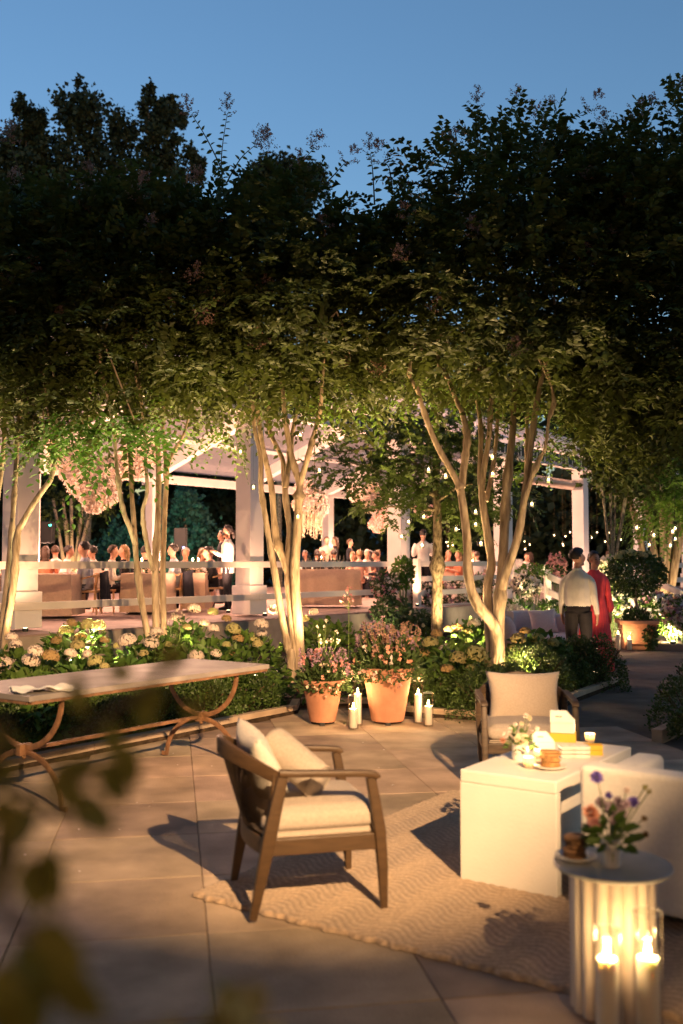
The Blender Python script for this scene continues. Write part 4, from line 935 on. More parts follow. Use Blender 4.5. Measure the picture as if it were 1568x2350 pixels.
# ================================================================== POTS, PLANTER, TOPIARY
def pot(label, px, Y, rt, rb_, h):
    p = at(px, 1290, Y); t = thing('terracotta_pot', label, 'pot', (p.x, Y, 0), 0, 'terracotta pots'); n = 40
    MB().lathe([(rb_ * 0.97, 0.03), (rb_, 0.04), (rt * 0.93, h * 0.90), (rt, h * 0.905), (rt * 1.03, h * 0.93), (rt * 1.02, h * 0.985), (rt * 0.99, h), (rt * 0.9, h), (rt * 0.86, h * 0.9), (0.02, h * 0.88)], n=n).build('body', M['terracotta'], t, smooth=True, sharp=60)
    for a in (0.5, 2.6, 4.7): MB().box((math.cos(a) * rb_ * 0.8, math.sin(a) * rb_ * 0.8, 0.016), (0.05, 0.05, 0.03)).build('foot', M['black_metal'], t)
    MB().lathe([(rt * 0.86, h * 0.9), (0.0, h * 0.93)], n=20).build('soil', M['soil'], t)
    return t
p1 = pot('smaller terracotta pot filled with mauve and pink spikes', 741, 9.95, 0.215, 0.13, 0.44)
p2 = pot('larger terracotta pot overflowing with coral flowers', 889, 10.0, 0.265, 0.165, 0.56)
def potplant(parent, label, h0, r, rz, spikes, fl, n):
    t = thing('potted_flowers', label, 'plant', (parent.location.x, parent.location.y, h0 - 0.05))
    P, d = dome(n, r, rz, (0, 0, 0.0), 0.25)
    V, Fc = leaves(P, d + rnd(n, 0.5) + [0, 0, .4], rnd(n) + [0, 0, 0.5], 0.055 * RNG.uniform(0.6, 1.3, n), 0.24); stuff(put('foliage', np_mesh('foliage', V, Fc, M['leaf_flower']), t))
    mb = MB()
    for fm, k, L in spikes:
        A = RNG.random(k) * 6.283; q = RNG.random(k) ** 0.6 * r * 0.9; z = rz * (0.55 + 0.5 * RNG.random(k))
        PP = []
        for a, rr_, zz in zip(A, q, z):
            tip = Vector((math.cos(a) * rr_ * 1.05, math.sin(a) * rr_ * 1.05, zz)); mb.tube([(tip.x * 0.4, tip.y * 0.4, 0), (tip.x * 0.8, tip.y * 0.8, zz * 0.6), tip], 0.003, 4)
            for s in range(9): PP.append(tip * (1 - 0.0) - Vector((0, 0, L * s / 9)) + Vector((random.uniform(-.012, .012), random.uniform(-.012, .012), 0)))
        petals(np.array(PP), M[fm], 0.022, 'flower_spikes', t, 3)
    mb.build('stalks', M['stalk'], t)['kind'] = 'stuff'
    for fm, k, s in fl:
        P, d = dome(k, r * 1.02, rz * 1.02, (0, 0, 0.0), 0.9); petals(P, M[fm], s, 'flowers', t, 5)
potplant(p1, 'mauve salvias and small daisies crowding the smaller pot', 0.42, 0.27, 0.36, [('bloom_mauve', 42, 0.10), ('bloom_pink', 20, 0.09)], [('bloom_cream', 22, 0.03), ('bloom_salmon', 10, 0.03)], 1500)
potplant(p2, 'coral and blush flowers billowing over the larger pot', 0.54, 0.36, 0.50, [('bloom_mauve', 34, 0.08), ('bloom_myrtle', 52, 0.10)], [('bloom_salmon', 20, 0.05), ('bloom_pink', 14, 0.04), ('bloom_blush', 6, 0.05)], 2400)

pp = gnd(1438, 1492); t = thing('square_planter', 'square tapered terracotta planter with a panelled front', 'planter', (pp.x + 0.28, pp.y + 0.3, 0), -0.12)
mb = MB(); mb.box((0, 0, 0.235), (0.52, 0.52, 0.47), taper=1.18); mb.build('body', M['terracotta'], t, bevel=0.01)
mb = MB()
for x, y, sx, sy in ((0, -0.32, 0.70, 0.06), (0, 0.32, 0.70, 0.06), (-0.32, 0, 0.06, 0.58), (0.32, 0, 0.06, 0.58)): mb.box((x, y, 0.50), (sx, sy, 0.07))
mb.build('rim', M['terracotta'], t, bevel=0.008)
for z, hh, ww in ((0.13, 0.05, 0.44), (0.40, 0.05, 0.5)): MB().box((0, -0.285, z), (ww, 0.03, hh)).build('panel_strip', M['terracotta'], t, bevel=0.006)
tp = thing('topiary', 'round-headed hydrangea standard on a thin stem in the square planter', 'shrub', (t.location.x, t.location.y, 0.47))
MB().tube(smooth_path([(0, 0, -0.02), (0.015, 0, 0.25), (-0.01, 0, 0.5), (0, 0, 0.85)]), [0.022] * 13, 8).build('stem', M['bark'], tp, smooth=True)
P, d = ellip(2600, (0, 0, 0.92), (0.54, 0.5, 0.40), 0.5)
V, Fc = leaves(P, d + rnd(2600, 0.5), d + rnd(2600, 0.5), 0.075 * RNG.uniform(0.6, 1.2, 2600), 0.33); stuff(put('foliage', np_mesh('foliage', V, Fc, M['leaf_box']), tp))
for k in range(11):
    a = random.uniform(0, 6.28); q = random.uniform(0.1, 0.45)
    put('bloom', BLM['g'][k % 2], tp, (math.cos(a) * q, math.sin(a) * q * 0.8, 0.92 + 0.40 * math.sqrt(max(0, 1 - (q / 0.56) ** 2))), (0, 0, a), 0.085)
n = 700; P, d = dome(n, 0.28, 0.30, (0, 0, 0.02), 0.3)
V, Fc = leaves(P, d * 0.5 + rnd(n, 0.25) + [0, 0, 1], rnd(n), 0.08, 0.12, (LEAF4, LEAF4F)); stuff(put('underplanting', np_mesh('underplanting', V, Fc, M['leaf_flower']), tp))

# ================================================================== CANDLES
wax = M['wax']; wp = wax.node_tree.nodes['Principled BSDF']; wp.inputs['Subsurface Weight'].default_value = 0.7; wp.inputs['Subsurface Radius'].default_value = (0.02, 0.017, 0.013); wp.inputs['Subsurface Scale'].default_value = 1.0
flame_me = MB().lathe([(0.0005, 0), (0.0055, 0.006), (0.0078, 0.014), (0.0055, 0.026), (0.0022, 0.037), (0.0003, 0.044)], n=10).mesh('flame', M['flame'], smooth=True)
def hurricane(label, loc_, r, h, hc, power, rc=None, group='glass candle cylinders'):
    t = thing('hurricane_candle', label, 'candle', loc_, random.uniform(0, 6), group); rc = rc or r * 0.74
    MB().lathe([(0.002, 0.004), (r * 0.96, 0.004), (r, 0.012), (r, h - 0.004), (r * 1.012, h), (r * 0.985, h)], n=32).build('glass_cylinder', M['glass'], t, smooth=True, sharp=70)
    MB().tube([(r * math.cos(k * math.pi / 16), r * math.sin(k * math.pi / 16), h) for k in range(33)], 0.0016, 6).build('rim', M['rim_glint'], t, smooth=True)
    c = MB().lathe([(rc * 0.9, 0.016), (rc, 0.02), (rc, hc - 0.006), (rc * 0.93, hc), (rc * 0.6, hc - 0.008), (0.003, hc - 0.010)], n=28).build('candle', M['wax'], t, smooth=True, sharp=60)
    MB().tube([(0, 0, hc - 0.012), (0.001, 0, hc + 0.006)], 0.0014, 5).build('wick', M['black_metal'], c)
    put('flame', flame_me, c, (0, 0, hc + 0.002), None, 1.25)
    pt = point('candle_light', Vector(loc_) + Vector((0, 0, hc + 0.03)), power)
    return t
hurricane('short glass candle cylinder in front, between the two terracotta pots', at(811, 1290, 9.62).xy.to_3d(), 0.05, 0.325, 0.20, 3.4)
hurricane('tall glass candle cylinder tucked behind, between the two terracotta pots', at(821, 1290, 9.86).xy.to_3d(), 0.05, 0.43, 0.31, 3.4)
hurricane('tall glass candle cylinder right of the larger terracotta pot', at(959, 1290, 9.98).xy.to_3d(), 0.05, 0.42, 0.29, 3.4)
hurricane('short glass candle cylinder right of the larger terracotta pot', at(982, 1290, 9.8).xy.to_3d(), 0.05, 0.325, 0.20, 3.4)
pc = gnd(1419, 1493); hurricane('tall glass candle cylinder in front of the square planter', pc, 0.055, 0.40, 0.30, 5)
pc = gnd(1440, 1493) + Vector((0.04, 0, 0)); hurricane('short glass candle cylinder in front of the square planter', pc, 0.055, 0.34, 0.21, 5)
hurricane('shorter glass candle cylinder on the rug before the fluted side table', (0.862, 3.30, 0.012), 0.047, 0.395, 0.305, 1.3)
hurricane('taller glass candle cylinder on the rug before the fluted side table', (1.0, 3.32, 0.012), 0.049, 0.445, 0.30, 1.3)
# hanging votive jars
jar_me = MB().lathe([(0.018, 0.0), (0.034, 0.006), (0.044, 0.03), (0.045, 0.045), (0.036, 0.066), (0.031, 0.072), (0.031, 0.08)], n=18).mesh('jar', M['glass'], smooth=True)
tl_me = MB().lathe([(0.019, 0.004), (0.019, 0.026), (0.002, 0.027)], n=12).mesh('candle', M['wax'], smooth=True)
fl2_me = MB().ball((0, 0, 0.037), 0.010, 8, 6, (1, 1, 1.5)).mesh('flame', M['flame_far'], smooth=True)
def votive(label, p, L, group, s=1.0):
    t = thing('hanging_votive', label, 'candle jar', p, 0, group); t.scale = (s, s, s)
    put('jar', jar_me, t); c = put('candle', tl_me, t); put('flame', fl2_me, c)
    mb = MB(); arc = [(0.034 * math.cos(a), 0, 0.078 + 0.05 * math.sin(a)) for a in np.linspace(0, math.pi, 9)]
    mb.tube(arc, 0.0015, 4); mb.tube([(0, 0, 0.128), (0, 0, 0.128 + L)], 0.0013, 4); mb.build('wire', M['twig'], t)
near = [(689, 1005, 12.3), (552, 1043, 12.6), (582, 1124, 12.6), (622, 1112, 12.2), (733, 1086, 11.7), (684, 1192, 11.8)]
for x, y, Y in near: votive('glass votive jar hanging from the knobby myrtle', at(x, y, Y), random.uniform(0.6, 0.9), 'votive jars on the knobby myrtle')
for x, y, Y in [(984, 1085, 11.6), (1023, 1099, 11.6), (1130, 1056, 11.5), (1131, 1095, 11.5), (1092, 1182, 11.6), (1259, 1109, 11.7), (1221, 1164, 11.6), (1104, 1254, 11.6)]:
    votive('glass votive jar hanging from the thick-stemmed myrtle', at(x, y, Y), random.uniform(0.6, 0.9), 'votive jars on the thick myrtle', 1.1)
for x, y, Y in [(973, 1192, 14.6), (938, 1204, 14.6), (922, 1238, 14.6), (969, 1258, 14.6), (1047, 1220, 15.2), (1092, 1209, 15.2)]:
    votive('glass votive jar hanging below the oak leaves', at(x, y, Y), random.uniform(0.5, 0.8), 'votive jars on the oak', 1.2)
far = [(557, 1020), (590, 1040), (560, 1070), (747, 980), (818, 988), (848, 962), (800, 1035), (803, 1046), (1020, 962), (1105, 955), (1098, 966), (985, 995), (1072, 1022), (1172, 1008), (60, 1025), (75, 1022), (97, 1020), (88, 1048), (100, 1045), (70, 1050)]
for x, y in far: votive('tiny yellow votive glowing in the darkness behind the pavilion posts', at(1003.5 + .36 * x, 878 + .36 * y, random.uniform(32, 38)), 2.5, 'far votives in the dark', 1.25)
for x, y in [(1273, 940), (1382, 988), (1352, 1050), (1487, 1055), (1518, 1012), (1518, 945), (1502, 965)]:
    votive('votive jar hanging in the multi-stemmed tree past the topiary', at(1003.5 + .36 * x, 878 + .36 * y, 19.9), 0.5, 'votive jars past the topiary', 1.5)
# glass bulbs hang thick in the dark further on
# ================================================================== RUG
def rug_mesh(LU, LV):
    nu, nv = int(LU / 0.0095), int(LV / 0.0095)
    u = np.linspace(0, LU, nu + 1); v = np.linspace(0, LV, nv + 1); U, Vv = np.meshgrid(u, v, indexing='ij')
    tri = np.abs(((U / 0.30) % 1.0) - 0.5) * 2          # zigzag along the rows
    tri = 0.5 - 0.5 * np.cos(np.pi * tri)
    ph = (Vv + 0.10 * tri) / 0.046
    band = 0.55 + 0.45 * np.sin(2 * np.pi * (Vv / 0.52 + 0.1 * tri))
    z = 0.014 + 0.008 * np.abs(np.sin(np.pi * ph)) ** 0.7 + 0.0016 * RNG.random(U.shape)
    edge = np.minimum(np.minimum(U, LU - U), np.minimum(Vv, LV - Vv)); z = np.where(edge < 0.001, 0.002, z)
    wob = 0.006 * np.sin(U * 37) + 0.004 * np.sin(U * 91 + 1); Y2 = Vv + np.where(Vv < 0.02, wob, 0); 
    X2 = U + np.where(U < 0.02, 0.005 * np.sin(Vv * 53), 0)
    V = np.stack([X2, Y2, z], -1).reshape(-1, 3)
    i = np.arange(nu)[:, None] * (nv + 1) + np.arange(nv)[None]; i = i.ravel()
    Fc = np.stack([i, i + nv + 1, i + nv + 2, i + 1], 1)
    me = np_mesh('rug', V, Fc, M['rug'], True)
    at_ = me.attributes.new('weave', 'FLOAT', 'POINT'); at_.data.foreach_set('value', (np.abs(np.sin(np.pi * ph)) ** 0.8).astype(np.float32).ravel())  # ridge height, drives the shade put into the rug colour
    return me
rug0 = gnd(436, 2059)
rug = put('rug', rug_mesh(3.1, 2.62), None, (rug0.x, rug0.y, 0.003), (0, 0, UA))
tag(rug, 'woven tan jute rug with a wavy chevron weave, laid cornerwise on the terrace', 'rug')

# ================================================================== SOFT FURNISHING
def pillow_mesh(name, w_, h_, t_, m, n=22, pinch=0.10, puff=0.42, seed=0):
    s = np.linspace(-1, 1, n); U, V_ = np.meshgrid(s, s, indexing='ij')
    X = w_ / 2 * U * (1 - pinch * (1 - V_ ** 2) * U ** 2); Y = h_ / 2 * V_ * (1 - pinch * (1 - U ** 2) * V_ ** 2)
    T = t_ / 2 * np.maximum((1 - U ** 2) * (1 - V_ ** 2), 0) ** puff
    rg = np.random.default_rng(seed); T = T * (1 + 0.10 * np.sin(U * 3 + rg.uniform(0, 6)) * np.cos(V_ * 2.6 + rg.uniform(0, 6)))
    wr = 0.05 * t_ * np.sin(7 * np.arctan2(V_ + 1.0, U + 1.0)) * np.exp(-((U + 1) ** 2 + (V_ + 1) ** 2) * 0.8) * (T > 1e-4)
    top = np.stack([X, Y, T + wr], -1).reshape(-1, 3); bot = np.stack([X, Y, -T], -1).reshape(-1, 3)
    i = (np.arange(n - 1)[:, None] * n + np.arange(n - 1)[None]).ravel(); f = np.stack([i, i + n, i + n + 1, i + 1], 1)
    V = np.concatenate([top, bot]); Fc = np.concatenate([f, f[:, ::-1] + n * n])
    me = np_mesh(name, V, Fc, m, True)
    bm = bmesh.new(); bm.from_mesh(me); bmesh.ops.remove_doubles(bm, verts=bm.verts, dist=1e-4); bm.to_mesh(me); bm.free()
    return me
def cushion_mesh(name, sx, sy, sz, m, puff=0.02, n=20, r=0.045):
    """box cushion with soft rounded edges, crowned top"""
    bm = bmesh.new(); bmesh.ops.create_cube(bm, size=1.0)
    bmesh.ops.subdivide_edges(bm, edges=bm.edges[:], cuts=n, use_grid_fill=True)
    for v in bm.verts:
        p = v.co * 2
        q = Vector((p.x * sx / 2, p.y * sy / 2, p.z * sz / 2))
        inner = Vector((max(-sx / 2 + r, min(sx / 2 - r, q.x)), max(-sy / 2 + r, min(sy / 2 - r, q.y)), max(-sz / 2 + r, min(sz / 2 - r, q.z))))
        d = q - inner
        if d.length > 1e-6: q = inner + d.normalized() * min(r, d.length if d.length < r else r)
        crown = (1 - p.x ** 2) * (1 - p.y ** 2); q.z += puff * crown * (1 if p.z > 0 else -0.2)
        k = (1 - p.z ** 2); q.x += 0.012 * k * p.x; q.y += 0.012 * k * p.y
        v.co = q
    me = bpy.data.meshes.new(name); bm.to_mesh(me); bm.free(); me.materials.append(m)
    me.polygons.foreach_set('use_smooth', [True] * len(me.polygons)); return me

# ================================================================== CANE ARMCHAIRS (local: faces +x)
def armchair(label, c, ang, wood):
    t = thing('armchair', label, 'armchair', (c[0], c[1], 0.014), ang, 'cane-back armchairs')
    for s in (-1, 1):
        # front leg runs up into the arm, tapering to the foot
        MB().tube([(0.30, 0.305 * s, 0), (0.292, 0.308 * s, 0.20), (0.278, 0.31 * s, 0.36), (0.252, 0.31 * s, 0.52), (0.235, 0.31 * s, 0.605)], [0.62, 0.95, 1.1, 0.95, 0.9], 12, sq=(0.05, 0.042, (0, 1, 0))).build('leg', wood, t, smooth=True)
        MB().tube([(-0.30, 0.275 * s, 0), (-0.262, 0.29 * s, 0.20), (-0.232, 0.30 * s, 0.36), (-0.20, 0.31 * s, 0.52), (-0.175, 0.312 * s, 0.63)], [0.62, 0.95, 1.1, 1.0, 0.85], 12, sq=(0.056, 0.042, (0, 1, 0))).build('leg', wood, t, smooth=True)
        MB().tube(smooth_path([(0.262, 0.31 * s, 0.600), (0.235, 0.312 * s, 0.620), (0.05, 0.318 * s, 0.632), (-0.12, 0.318 * s, 0.640), (-0.19, 0.312 * s, 0.645)]), 1.0, 12, sq=(0.05, 0.030, (0, 0, 1))).build('arm', wood, t, smooth=True)
        MB().bar((-0.23, 0.292 * s, 0.315), (0.28, 0.30 * s, 0.315), 0.032, 0.075).build('side_rail', wood, t, bevel=0.006)
    MB().bar((0.282, -0.29, 0.318), (0.282, 0.29, 0.318), 0.032, 0.07).build('front_rail', wood, t, bevel=0.006)
    # curved back: seat rail, top rail, cane between
    def arc(z, a):   # y in [-1, 1] -> point on the curved back at height fraction z
        y = 0.305 * a; bow = math.cos(a * math.pi / 2) ** 0.8 if abs(a) < 1 else 0
        x0 = -0.225 - 0.10 * bow * 0.6; x1 = -0.19 - 0.235 * bow
        top = 0.645 + 0.115 * bow; bot = 0.315 + 0.03 * bow * 0
        return Vector((x0 + (x1 - x0) * z, y * (1.0 - 0.0 * z), bot + (top - bot) * z))
    A = np.linspace(-1, 1, 29)
    MB().tube([arc(0.0, a) for a in A], 1.0, 10, sq=(0.034, 0.085, (0, 0, 1))).build('back_rail', wood, t, smooth=True)
    MB().tube([arc(0.90, a) + Vector((0, 0, 0.01)) for a in A], [0.6 + 0.4 * math.cos(a * 1.45) for a in A], 10, sq=(0.030, 0.085, (0, 0, 1))).build('top_rail', wood, t, smooth=True)
    mb = MB()
    AA_ = np.linspace(-0.96, 0.96, 47)
    def strip(pts, w_, up):
        for p, q in zip(pts[:-1], pts[1:]):
            d = (q - p).normalized(); s_ = d.cross(up).normalized() * w_ / 2; mb.add([p - s_, p + s_, q + s_, q - s_], [(0, 1, 2, 3)])
    for a in AA_: strip([arc(z, a) for z in np.linspace(0.06, 0.86, 6)], 0.0102, Vector((1, 0, 0.2)))
    for z in np.linspace(0.07, 0.86, 27): strip([arc(z, a) + Vector((0.0015, 0, 0)) for a in np.linspace(-1, 1, 25)], 0.0102, Vector((1, 0, 0.2)))
    stuff(mb.build('cane_panel', M['cane'], t))
    for s in (-1, 1): MB().tube([arc(0.0, 0.97 * s), arc(0.5, 0.97 * s), arc(0.95, 0.97 * s)], 0.011, 8).build('back_post', wood, t, smooth=True)
    MB().box((0.02, 0, 0.358), (0.50, 0.56, 0.018)).build('seat_deck', M['linen'], t, bevel=0.006)
    cu = put('seat_cushion', cushion_mesh('seat_cushion', 0.54, 0.565, 0.115, M['linen'], 0.022), t, (0.022, 0, 0.418))
    pts = [(-0.25, -0.272), (0.28, -0.272), (0.28, 0.272), (-0.25, 0.272)]
    ring = []
    for (x0, y0), (x1, y1) in zip(pts, pts[1:] + pts[:1]):
        for k in range(6): ring.append(Vector((x0 + (x1 - x0) * k / 6, y0 + (y1 - y0) * k / 6, -0.048)))
    ring.append(ring[0].copy()); MB().tube([p - Vector((0.022, 0, 0)) for p in ring], 0.005, 6).build('piping', M['linen'], cu, smooth=True)
    return t
CH1 = (-0.175, 4.85)
ca = math.atan2(0.26, 0.965)
ch1 = armchair('walnut cane-back armchair seen from behind, holding a pillow and a bolster', CH1, ca, M['wood'])
def chair_pt(c, ang, p): return Matrix.Rotation(ang, 3, 'Z') @ Vector(p) + Vector((c[0], c[1], 0.014))
o = put('throw_pillow', pillow_mesh('throw_pillow', 0.42, 0.40, 0.16, M['linen_white'], seed=3), None)
o.location = chair_pt(CH1, ca, (-0.20, 0.06, 0.60)); o.rotation_euler = (Matrix.Rotation(ca, 3, 'Z') @ Matrix.Rotation(R(68), 3, 'Y') @ Matrix.Rotation(R(8), 3, 'Z')).to_euler()
tag(o, 'square cream pillow leaning in the back of the armchair with the bolster', 'pillow')
bo = thing('bolster', 'round cream bolster leaning across the armchair seat', 'cushion')
a = Vector((0.035, -0.15, 0.555)); b = Vector((-0.15, 0.10, 0.715)); d = b - a; L = d.length; rB = 0.085
bo.location = chair_pt(CH1, ca, a); bo.rotation_euler = (Matrix.Rotation(ca, 3, 'Z') @ d.to_track_quat('Z', 'Y').to_matrix()).to_euler()
MB().lathe([(0.004, -0.004), (0.02, 0.002), (rB * 0.8, 0.004), (rB * 0.96, 0.012), (rB, 0.035), (rB * 1.01, L * 0.5), (rB, L - 0.035), (rB * 0.95, L - 0.01), (rB * 0.75, L), (0.004, L)], n=36).build('roll', M['linen'], bo, smooth=True, sharp=70)
MB().tube([(rB * 0.97 * math.cos(k * math.pi / 12), rB * 0.97 * math.sin(k * math.pi / 12), 0.008) for k in range(25)], 0.004, 6).build('piping', M['linen'], bo, smooth=True)
CH2 = (1.30, 7.12); ca2 = -math.pi / 2 - 0.05
ch2 = armchair('dark wood cane-back armchair facing the white table, with one large pillow', CH2, ca2, M['dark_wood'])
o = put('throw_pillow', pillow_mesh('throw_pillow', 0.54, 0.39, 0.17, M['linen_oat'], pinch=0.11, seed=5), None)
o.location = chair_pt(CH2, ca2, (-0.14, 0.01, 0.605)); o.rotation_euler = (Matrix.Rotation(ca2, 3, 'Z') @ Matrix.Rotation(R(72), 3, 'Y') @ Matrix.Rotation(math.pi / 2, 3, 'Z')).to_euler()
tag(o, 'large oatmeal linen pillow with pointed corners on the dark armchair', 'pillow')

# ================================================================== COFFEE TABLE (local x along U, y along V)
CT = Vector((0.595, 5.06, 0.016))
ct_ = thing('block_table', 'white block coffee table with one recessed side, dressed with flowers and biscuits', 'table', CT, UA)
W_, L_, H_ = 0.51, 1.09, 0.545; th = 0.062
MB().box((W_ / 2, L_ / 2, H_ - th / 2), (W_, L_, th)).build('top', M['block_white'], ct_, bevel=0.009, seg=3)
for y in (th / 2, L_ - th / 2): MB().box((W_ / 2, y, (H_ - th) / 2), (W_, th, H_ - th - 0.001)).build('end_panel', M['block_white'], ct_, bevel=0.004)
MB().box((0.18, L_ / 2, (H_ - th) / 2), (0.355, L_ - 2 * th - 0.002, H_ - th - 0.002)).build('core', M['block_white'], ct_)
def onct(x, y, z=0.0): return CT + UX * x + VX * y + Vector((0, 0, H_ + z))
def plate_stack(label, loc_, r, n, m, cr, plabel, jit=0.006, ch=0.013):
    pl = MB().lathe([(0.003, 0.0), (r * 0.6, 0.0), (r * 0.66, 0.006), (r, 0.016), (r, 0.02), (r * 0.64, 0.011), (0.003, 0.010)], n=30).build('plate', M['ceramic'], None, smooth=True); pl.location = loc_
    tag(pl, plabel, 'plate')
    z = 0.012
    for i in range(n):
        rr = cr * random.uniform(0.9, 1.05)
        mb = MB(); mb.lathe([(0.003, 0), (rr * 0.9, 0.0), (rr, ch * 0.4), (rr * 0.93, ch * 0.85), (rr * 0.6, ch * 1.02), (0.003, ch)], n=20, fn=lambda a, zz: 1 + 0.05 * math.sin(a * 3 + i * 2) + 0.025 * math.sin(7 * a + i))
        o = mb.build('biscuit', m, None, smooth=True); o.location = Vector(loc_) + Vector((random.uniform(-jit, jit), random.uniform(-jit, jit), z)); o.rotation_euler = (random.uniform(-.05, .05), random.uniform(-.05, .05), random.uniform(0, 6))
        tag(o, label, 'biscuit', label.split(' stacked')[0] + ' stack'); z += ch + 0.0005
plate_stack('thick biscuit stacked on the plate on the white block table', gnd(1262, 1764, CT.z + H_), 0.085, 6, M['cookie'], 0.052, 'round cream plate under biscuits on the white block table')
def vase_flowers(label, vlabel, base, hv, rv, heads, stems_m='stalk', leafn=40, lsize=0.05):
    v = MB().lathe([(0.003, 0), (rv * 0.92, 0), (rv, 0.008), (rv * 1.02, hv * 0.6), (rv, hv), (rv * 0.88, hv), (rv * 0.85, hv - 0.02), (0.003, hv - 0.03)], n=28).build('vase', M['ceramic'], None, smooth=True, sharp=60); v.location = base
    tag(v, vlabel, 'vase')
    t = thing('flower_arrangement', label, 'flowers', Vector(base) + Vector((0, 0, hv - 0.03)))
    mb = MB(); Pm = {}
    for (dx, dy, dz, s, m) in heads:
        mb.tube(smooth_path([(dx * 0.1, dy * 0.1, 0), (dx * 0.55, dy * 0.55, dz * 0.55), (dx, dy, dz)], 4), 0.0022, 4)
        s *= 0.72; nn = 70; d = unit(rnd(nn)); P = np.array([dx, dy, dz]) + d * s * 0.28 * RNG.uniform(0.3, 1, (nn, 1))
        V, Fc = leaves(P, d + rnd(nn, 0.4), d + rnd(nn, 0.3), s * 0.40, 0.5)
        put('flower_head', np_mesh('flower_head', V, Fc, M[m]), t)
    mb.build('stalks', M['stalk'], t)['kind'] = 'stuff'
    P, d = dome(leafn, 0.075, 0.13, (0, 0, 0.01), 0.3)
    V, Fc = leaves(P, d + rnd(leafn, 0.3), rnd(leafn, 0.4) + [0, 0, 1], lsize * RNG.uniform(0.7, 1.3, leafn), 0.33); stuff(put('foliage', np_mesh('foliage', V, Fc, M['leaf_hyd']), t))
vb = gnd(1194, 1744, CT.z + H_)
vase_flowers('cream rose with small pale tulips on the white block table', 'white vase of pale tulips on the white block table', vb, 0.085, 0.042,
    [(0.0, -0.02, 0.055, 0.10, 'bloom_cream'), (-0.05, 0.01, 0.10, 0.04, 'bloom_blush'), (-0.075, 0.0, 0.075, 0.045, 'bloom_blush'), (0.04, 0.03, 0.17, 0.038, 'bloom_blush'), (0.055, 0.02, 0.16, 0.034, 'bloom_cream'), (0.015, 0.03, 0.13, 0.03, 'bloom_cream'), (0.095, 0.02, 0.105, 0.032, 'bloom_blush'), (-0.02, 0.03, 0.125, 0.03, 'bloom_blush'), (0.05, 0.02, 0.12, 0.026, 'bloom_blush'), (-0.09, 0.0, 0.045, 0.04, 'bloom_salmon'), (0.07, 0.02, 0.085, 0.028, 'bloom_blush')], leafn=34, lsize=0.045)
M['frost'] = mat('frost', (0.85, 0.74, 0.58), 0.5, 0.4, 0.02, 5, transl=0.75)
def votive_cup(label, p, r=0.031, h=0.055, power=1.3):
    t = thing('votive_cup', label, 'candle', p, 0, 'votive cups on the white block table')
    MB().lathe([(0.003, 0.002), (r * 0.85, 0.002), (r, h), (r * 0.94, h), (r * 0.8, 0.008), (0.003, 0.008)], n=22).build('cup', M['frost'], t, smooth=True, sharp=60)
    c = MB().lathe([(r * 0.76, 0.009), (r * 0.78, 0.024), (0.003, 0.025)], n=16).build('candle', M['wax'], t, smooth=True)
    put('flame', flame_me, c, (0, 0, 0.025), None, 0.6)
    point('votive_light', Vector(p) + Vector((0, 0, 0.042)), power, radius=0.008)
votive_cup('lit votive cup in front of the vase on the white block table', gnd(1214, 1762, CT.z + H_))
votive_cup('lit votive cup hidden behind the biscuits on the white block table', gnd(1238, 1742, CT.z + H_), 0.025, 0.045)
votive_cup('lit votive cup at the far end of the white block table', gnd(1354, 1703, CT.z + H_), 0.03, 0.05)
def gable_box(label, p, rz, s=1.0):
    """white carry-out carton with sloping lid"""
    t = thing('gift_carton', label, 'box', p, rz); t.scale = (s, s, s)
    MB().box((0, 0, 0.028), (0.13, 0.10, 0.056)).build('base', M['paper'], t, bevel=0.004)
    MB().add([(-0.068, -0.055, 0.057), (0.068, -0.055, 0.057), (0.068, 0.055, 0.057), (-0.068, 0.055, 0.057), (-0.068, -0.01, 0.115), (0.02, -0.01, 0.115), (0.02, 0.03, 0.115), (-0.068, 0.03, 0.115)], [(3, 2, 1, 0), (4, 5, 6, 7), (0, 1, 5, 4), (1, 2, 6, 5), (2, 3, 7, 6), (3, 0, 4, 7)]).build('lid', M['paper'], t, bevel=0.005)
    MB().box((-0.02, -0.034, 0.0875), (0.035, 0.004, 0.006), M=Matrix.Rotation(R(38), 3, 'X')).build('slot', M['slate'], t)
gable_box('white sloping carton standing behind the vase on the block table', gnd(1247, 1722, CT.z + H_), UA + 0.5, 0.9)
gable_box('white sloping carton on the yellow box at the back of the block table', gnd(1292, 1700, CT.z + H_) + Vector((0, 0, 0.052)), UA + 0.35, 1.05)
yb = MB().box((0, 0, 0.025), (0.15, 0.11, 0.05)).build('card_box', M['yellow_card'], None, bevel=0.003, loc=gnd(1292, 1700, CT.z + H_), rot=(0, 0, UA + 0.35)); tag(yb, 'yellow card box carrying a white carton on the block table', 'box')
for k in range(2):
    y2 = MB().box((0, 0, 0.0135), (0.095, 0.075, 0.026)).build('card_box', M['yellow_card'], None, bevel=0.002, loc=gnd(1362, 1731, CT.z + H_) + Vector((0, 0, 0.0275 * k)), rot=(0, 0, UA + 0.42 + 0.04 * k)); tag(y2, ('lower' if k == 0 else 'upper') + ' of two flat yellow card boxes before the far votive', 'box')
for k in range(3):
    t = thing('foil_tray', ('bottom', 'middle', 'top')[k] + ' silver wrapped tray in the stack of three on the block table', 'tray', gnd(1318, 1737, CT.z + H_) + Vector((0, 0, 0.021 * k)), UA + 0.55 + 0.03 * k, 'silver trays')
    MB().box((0, 0, 0.010), (0.15, 0.085, 0.018), taper=1.05).build('tray', M['foil'], t, bevel=0.003)
    for x in (-0.045, 0.0, 0.045): MB().lathe([(0.018, 0.019), (0.017, 0.0208), (0.003, 0.021)], (x, 0, 0), 12).build('wrapped_disc', M['paper'], t)

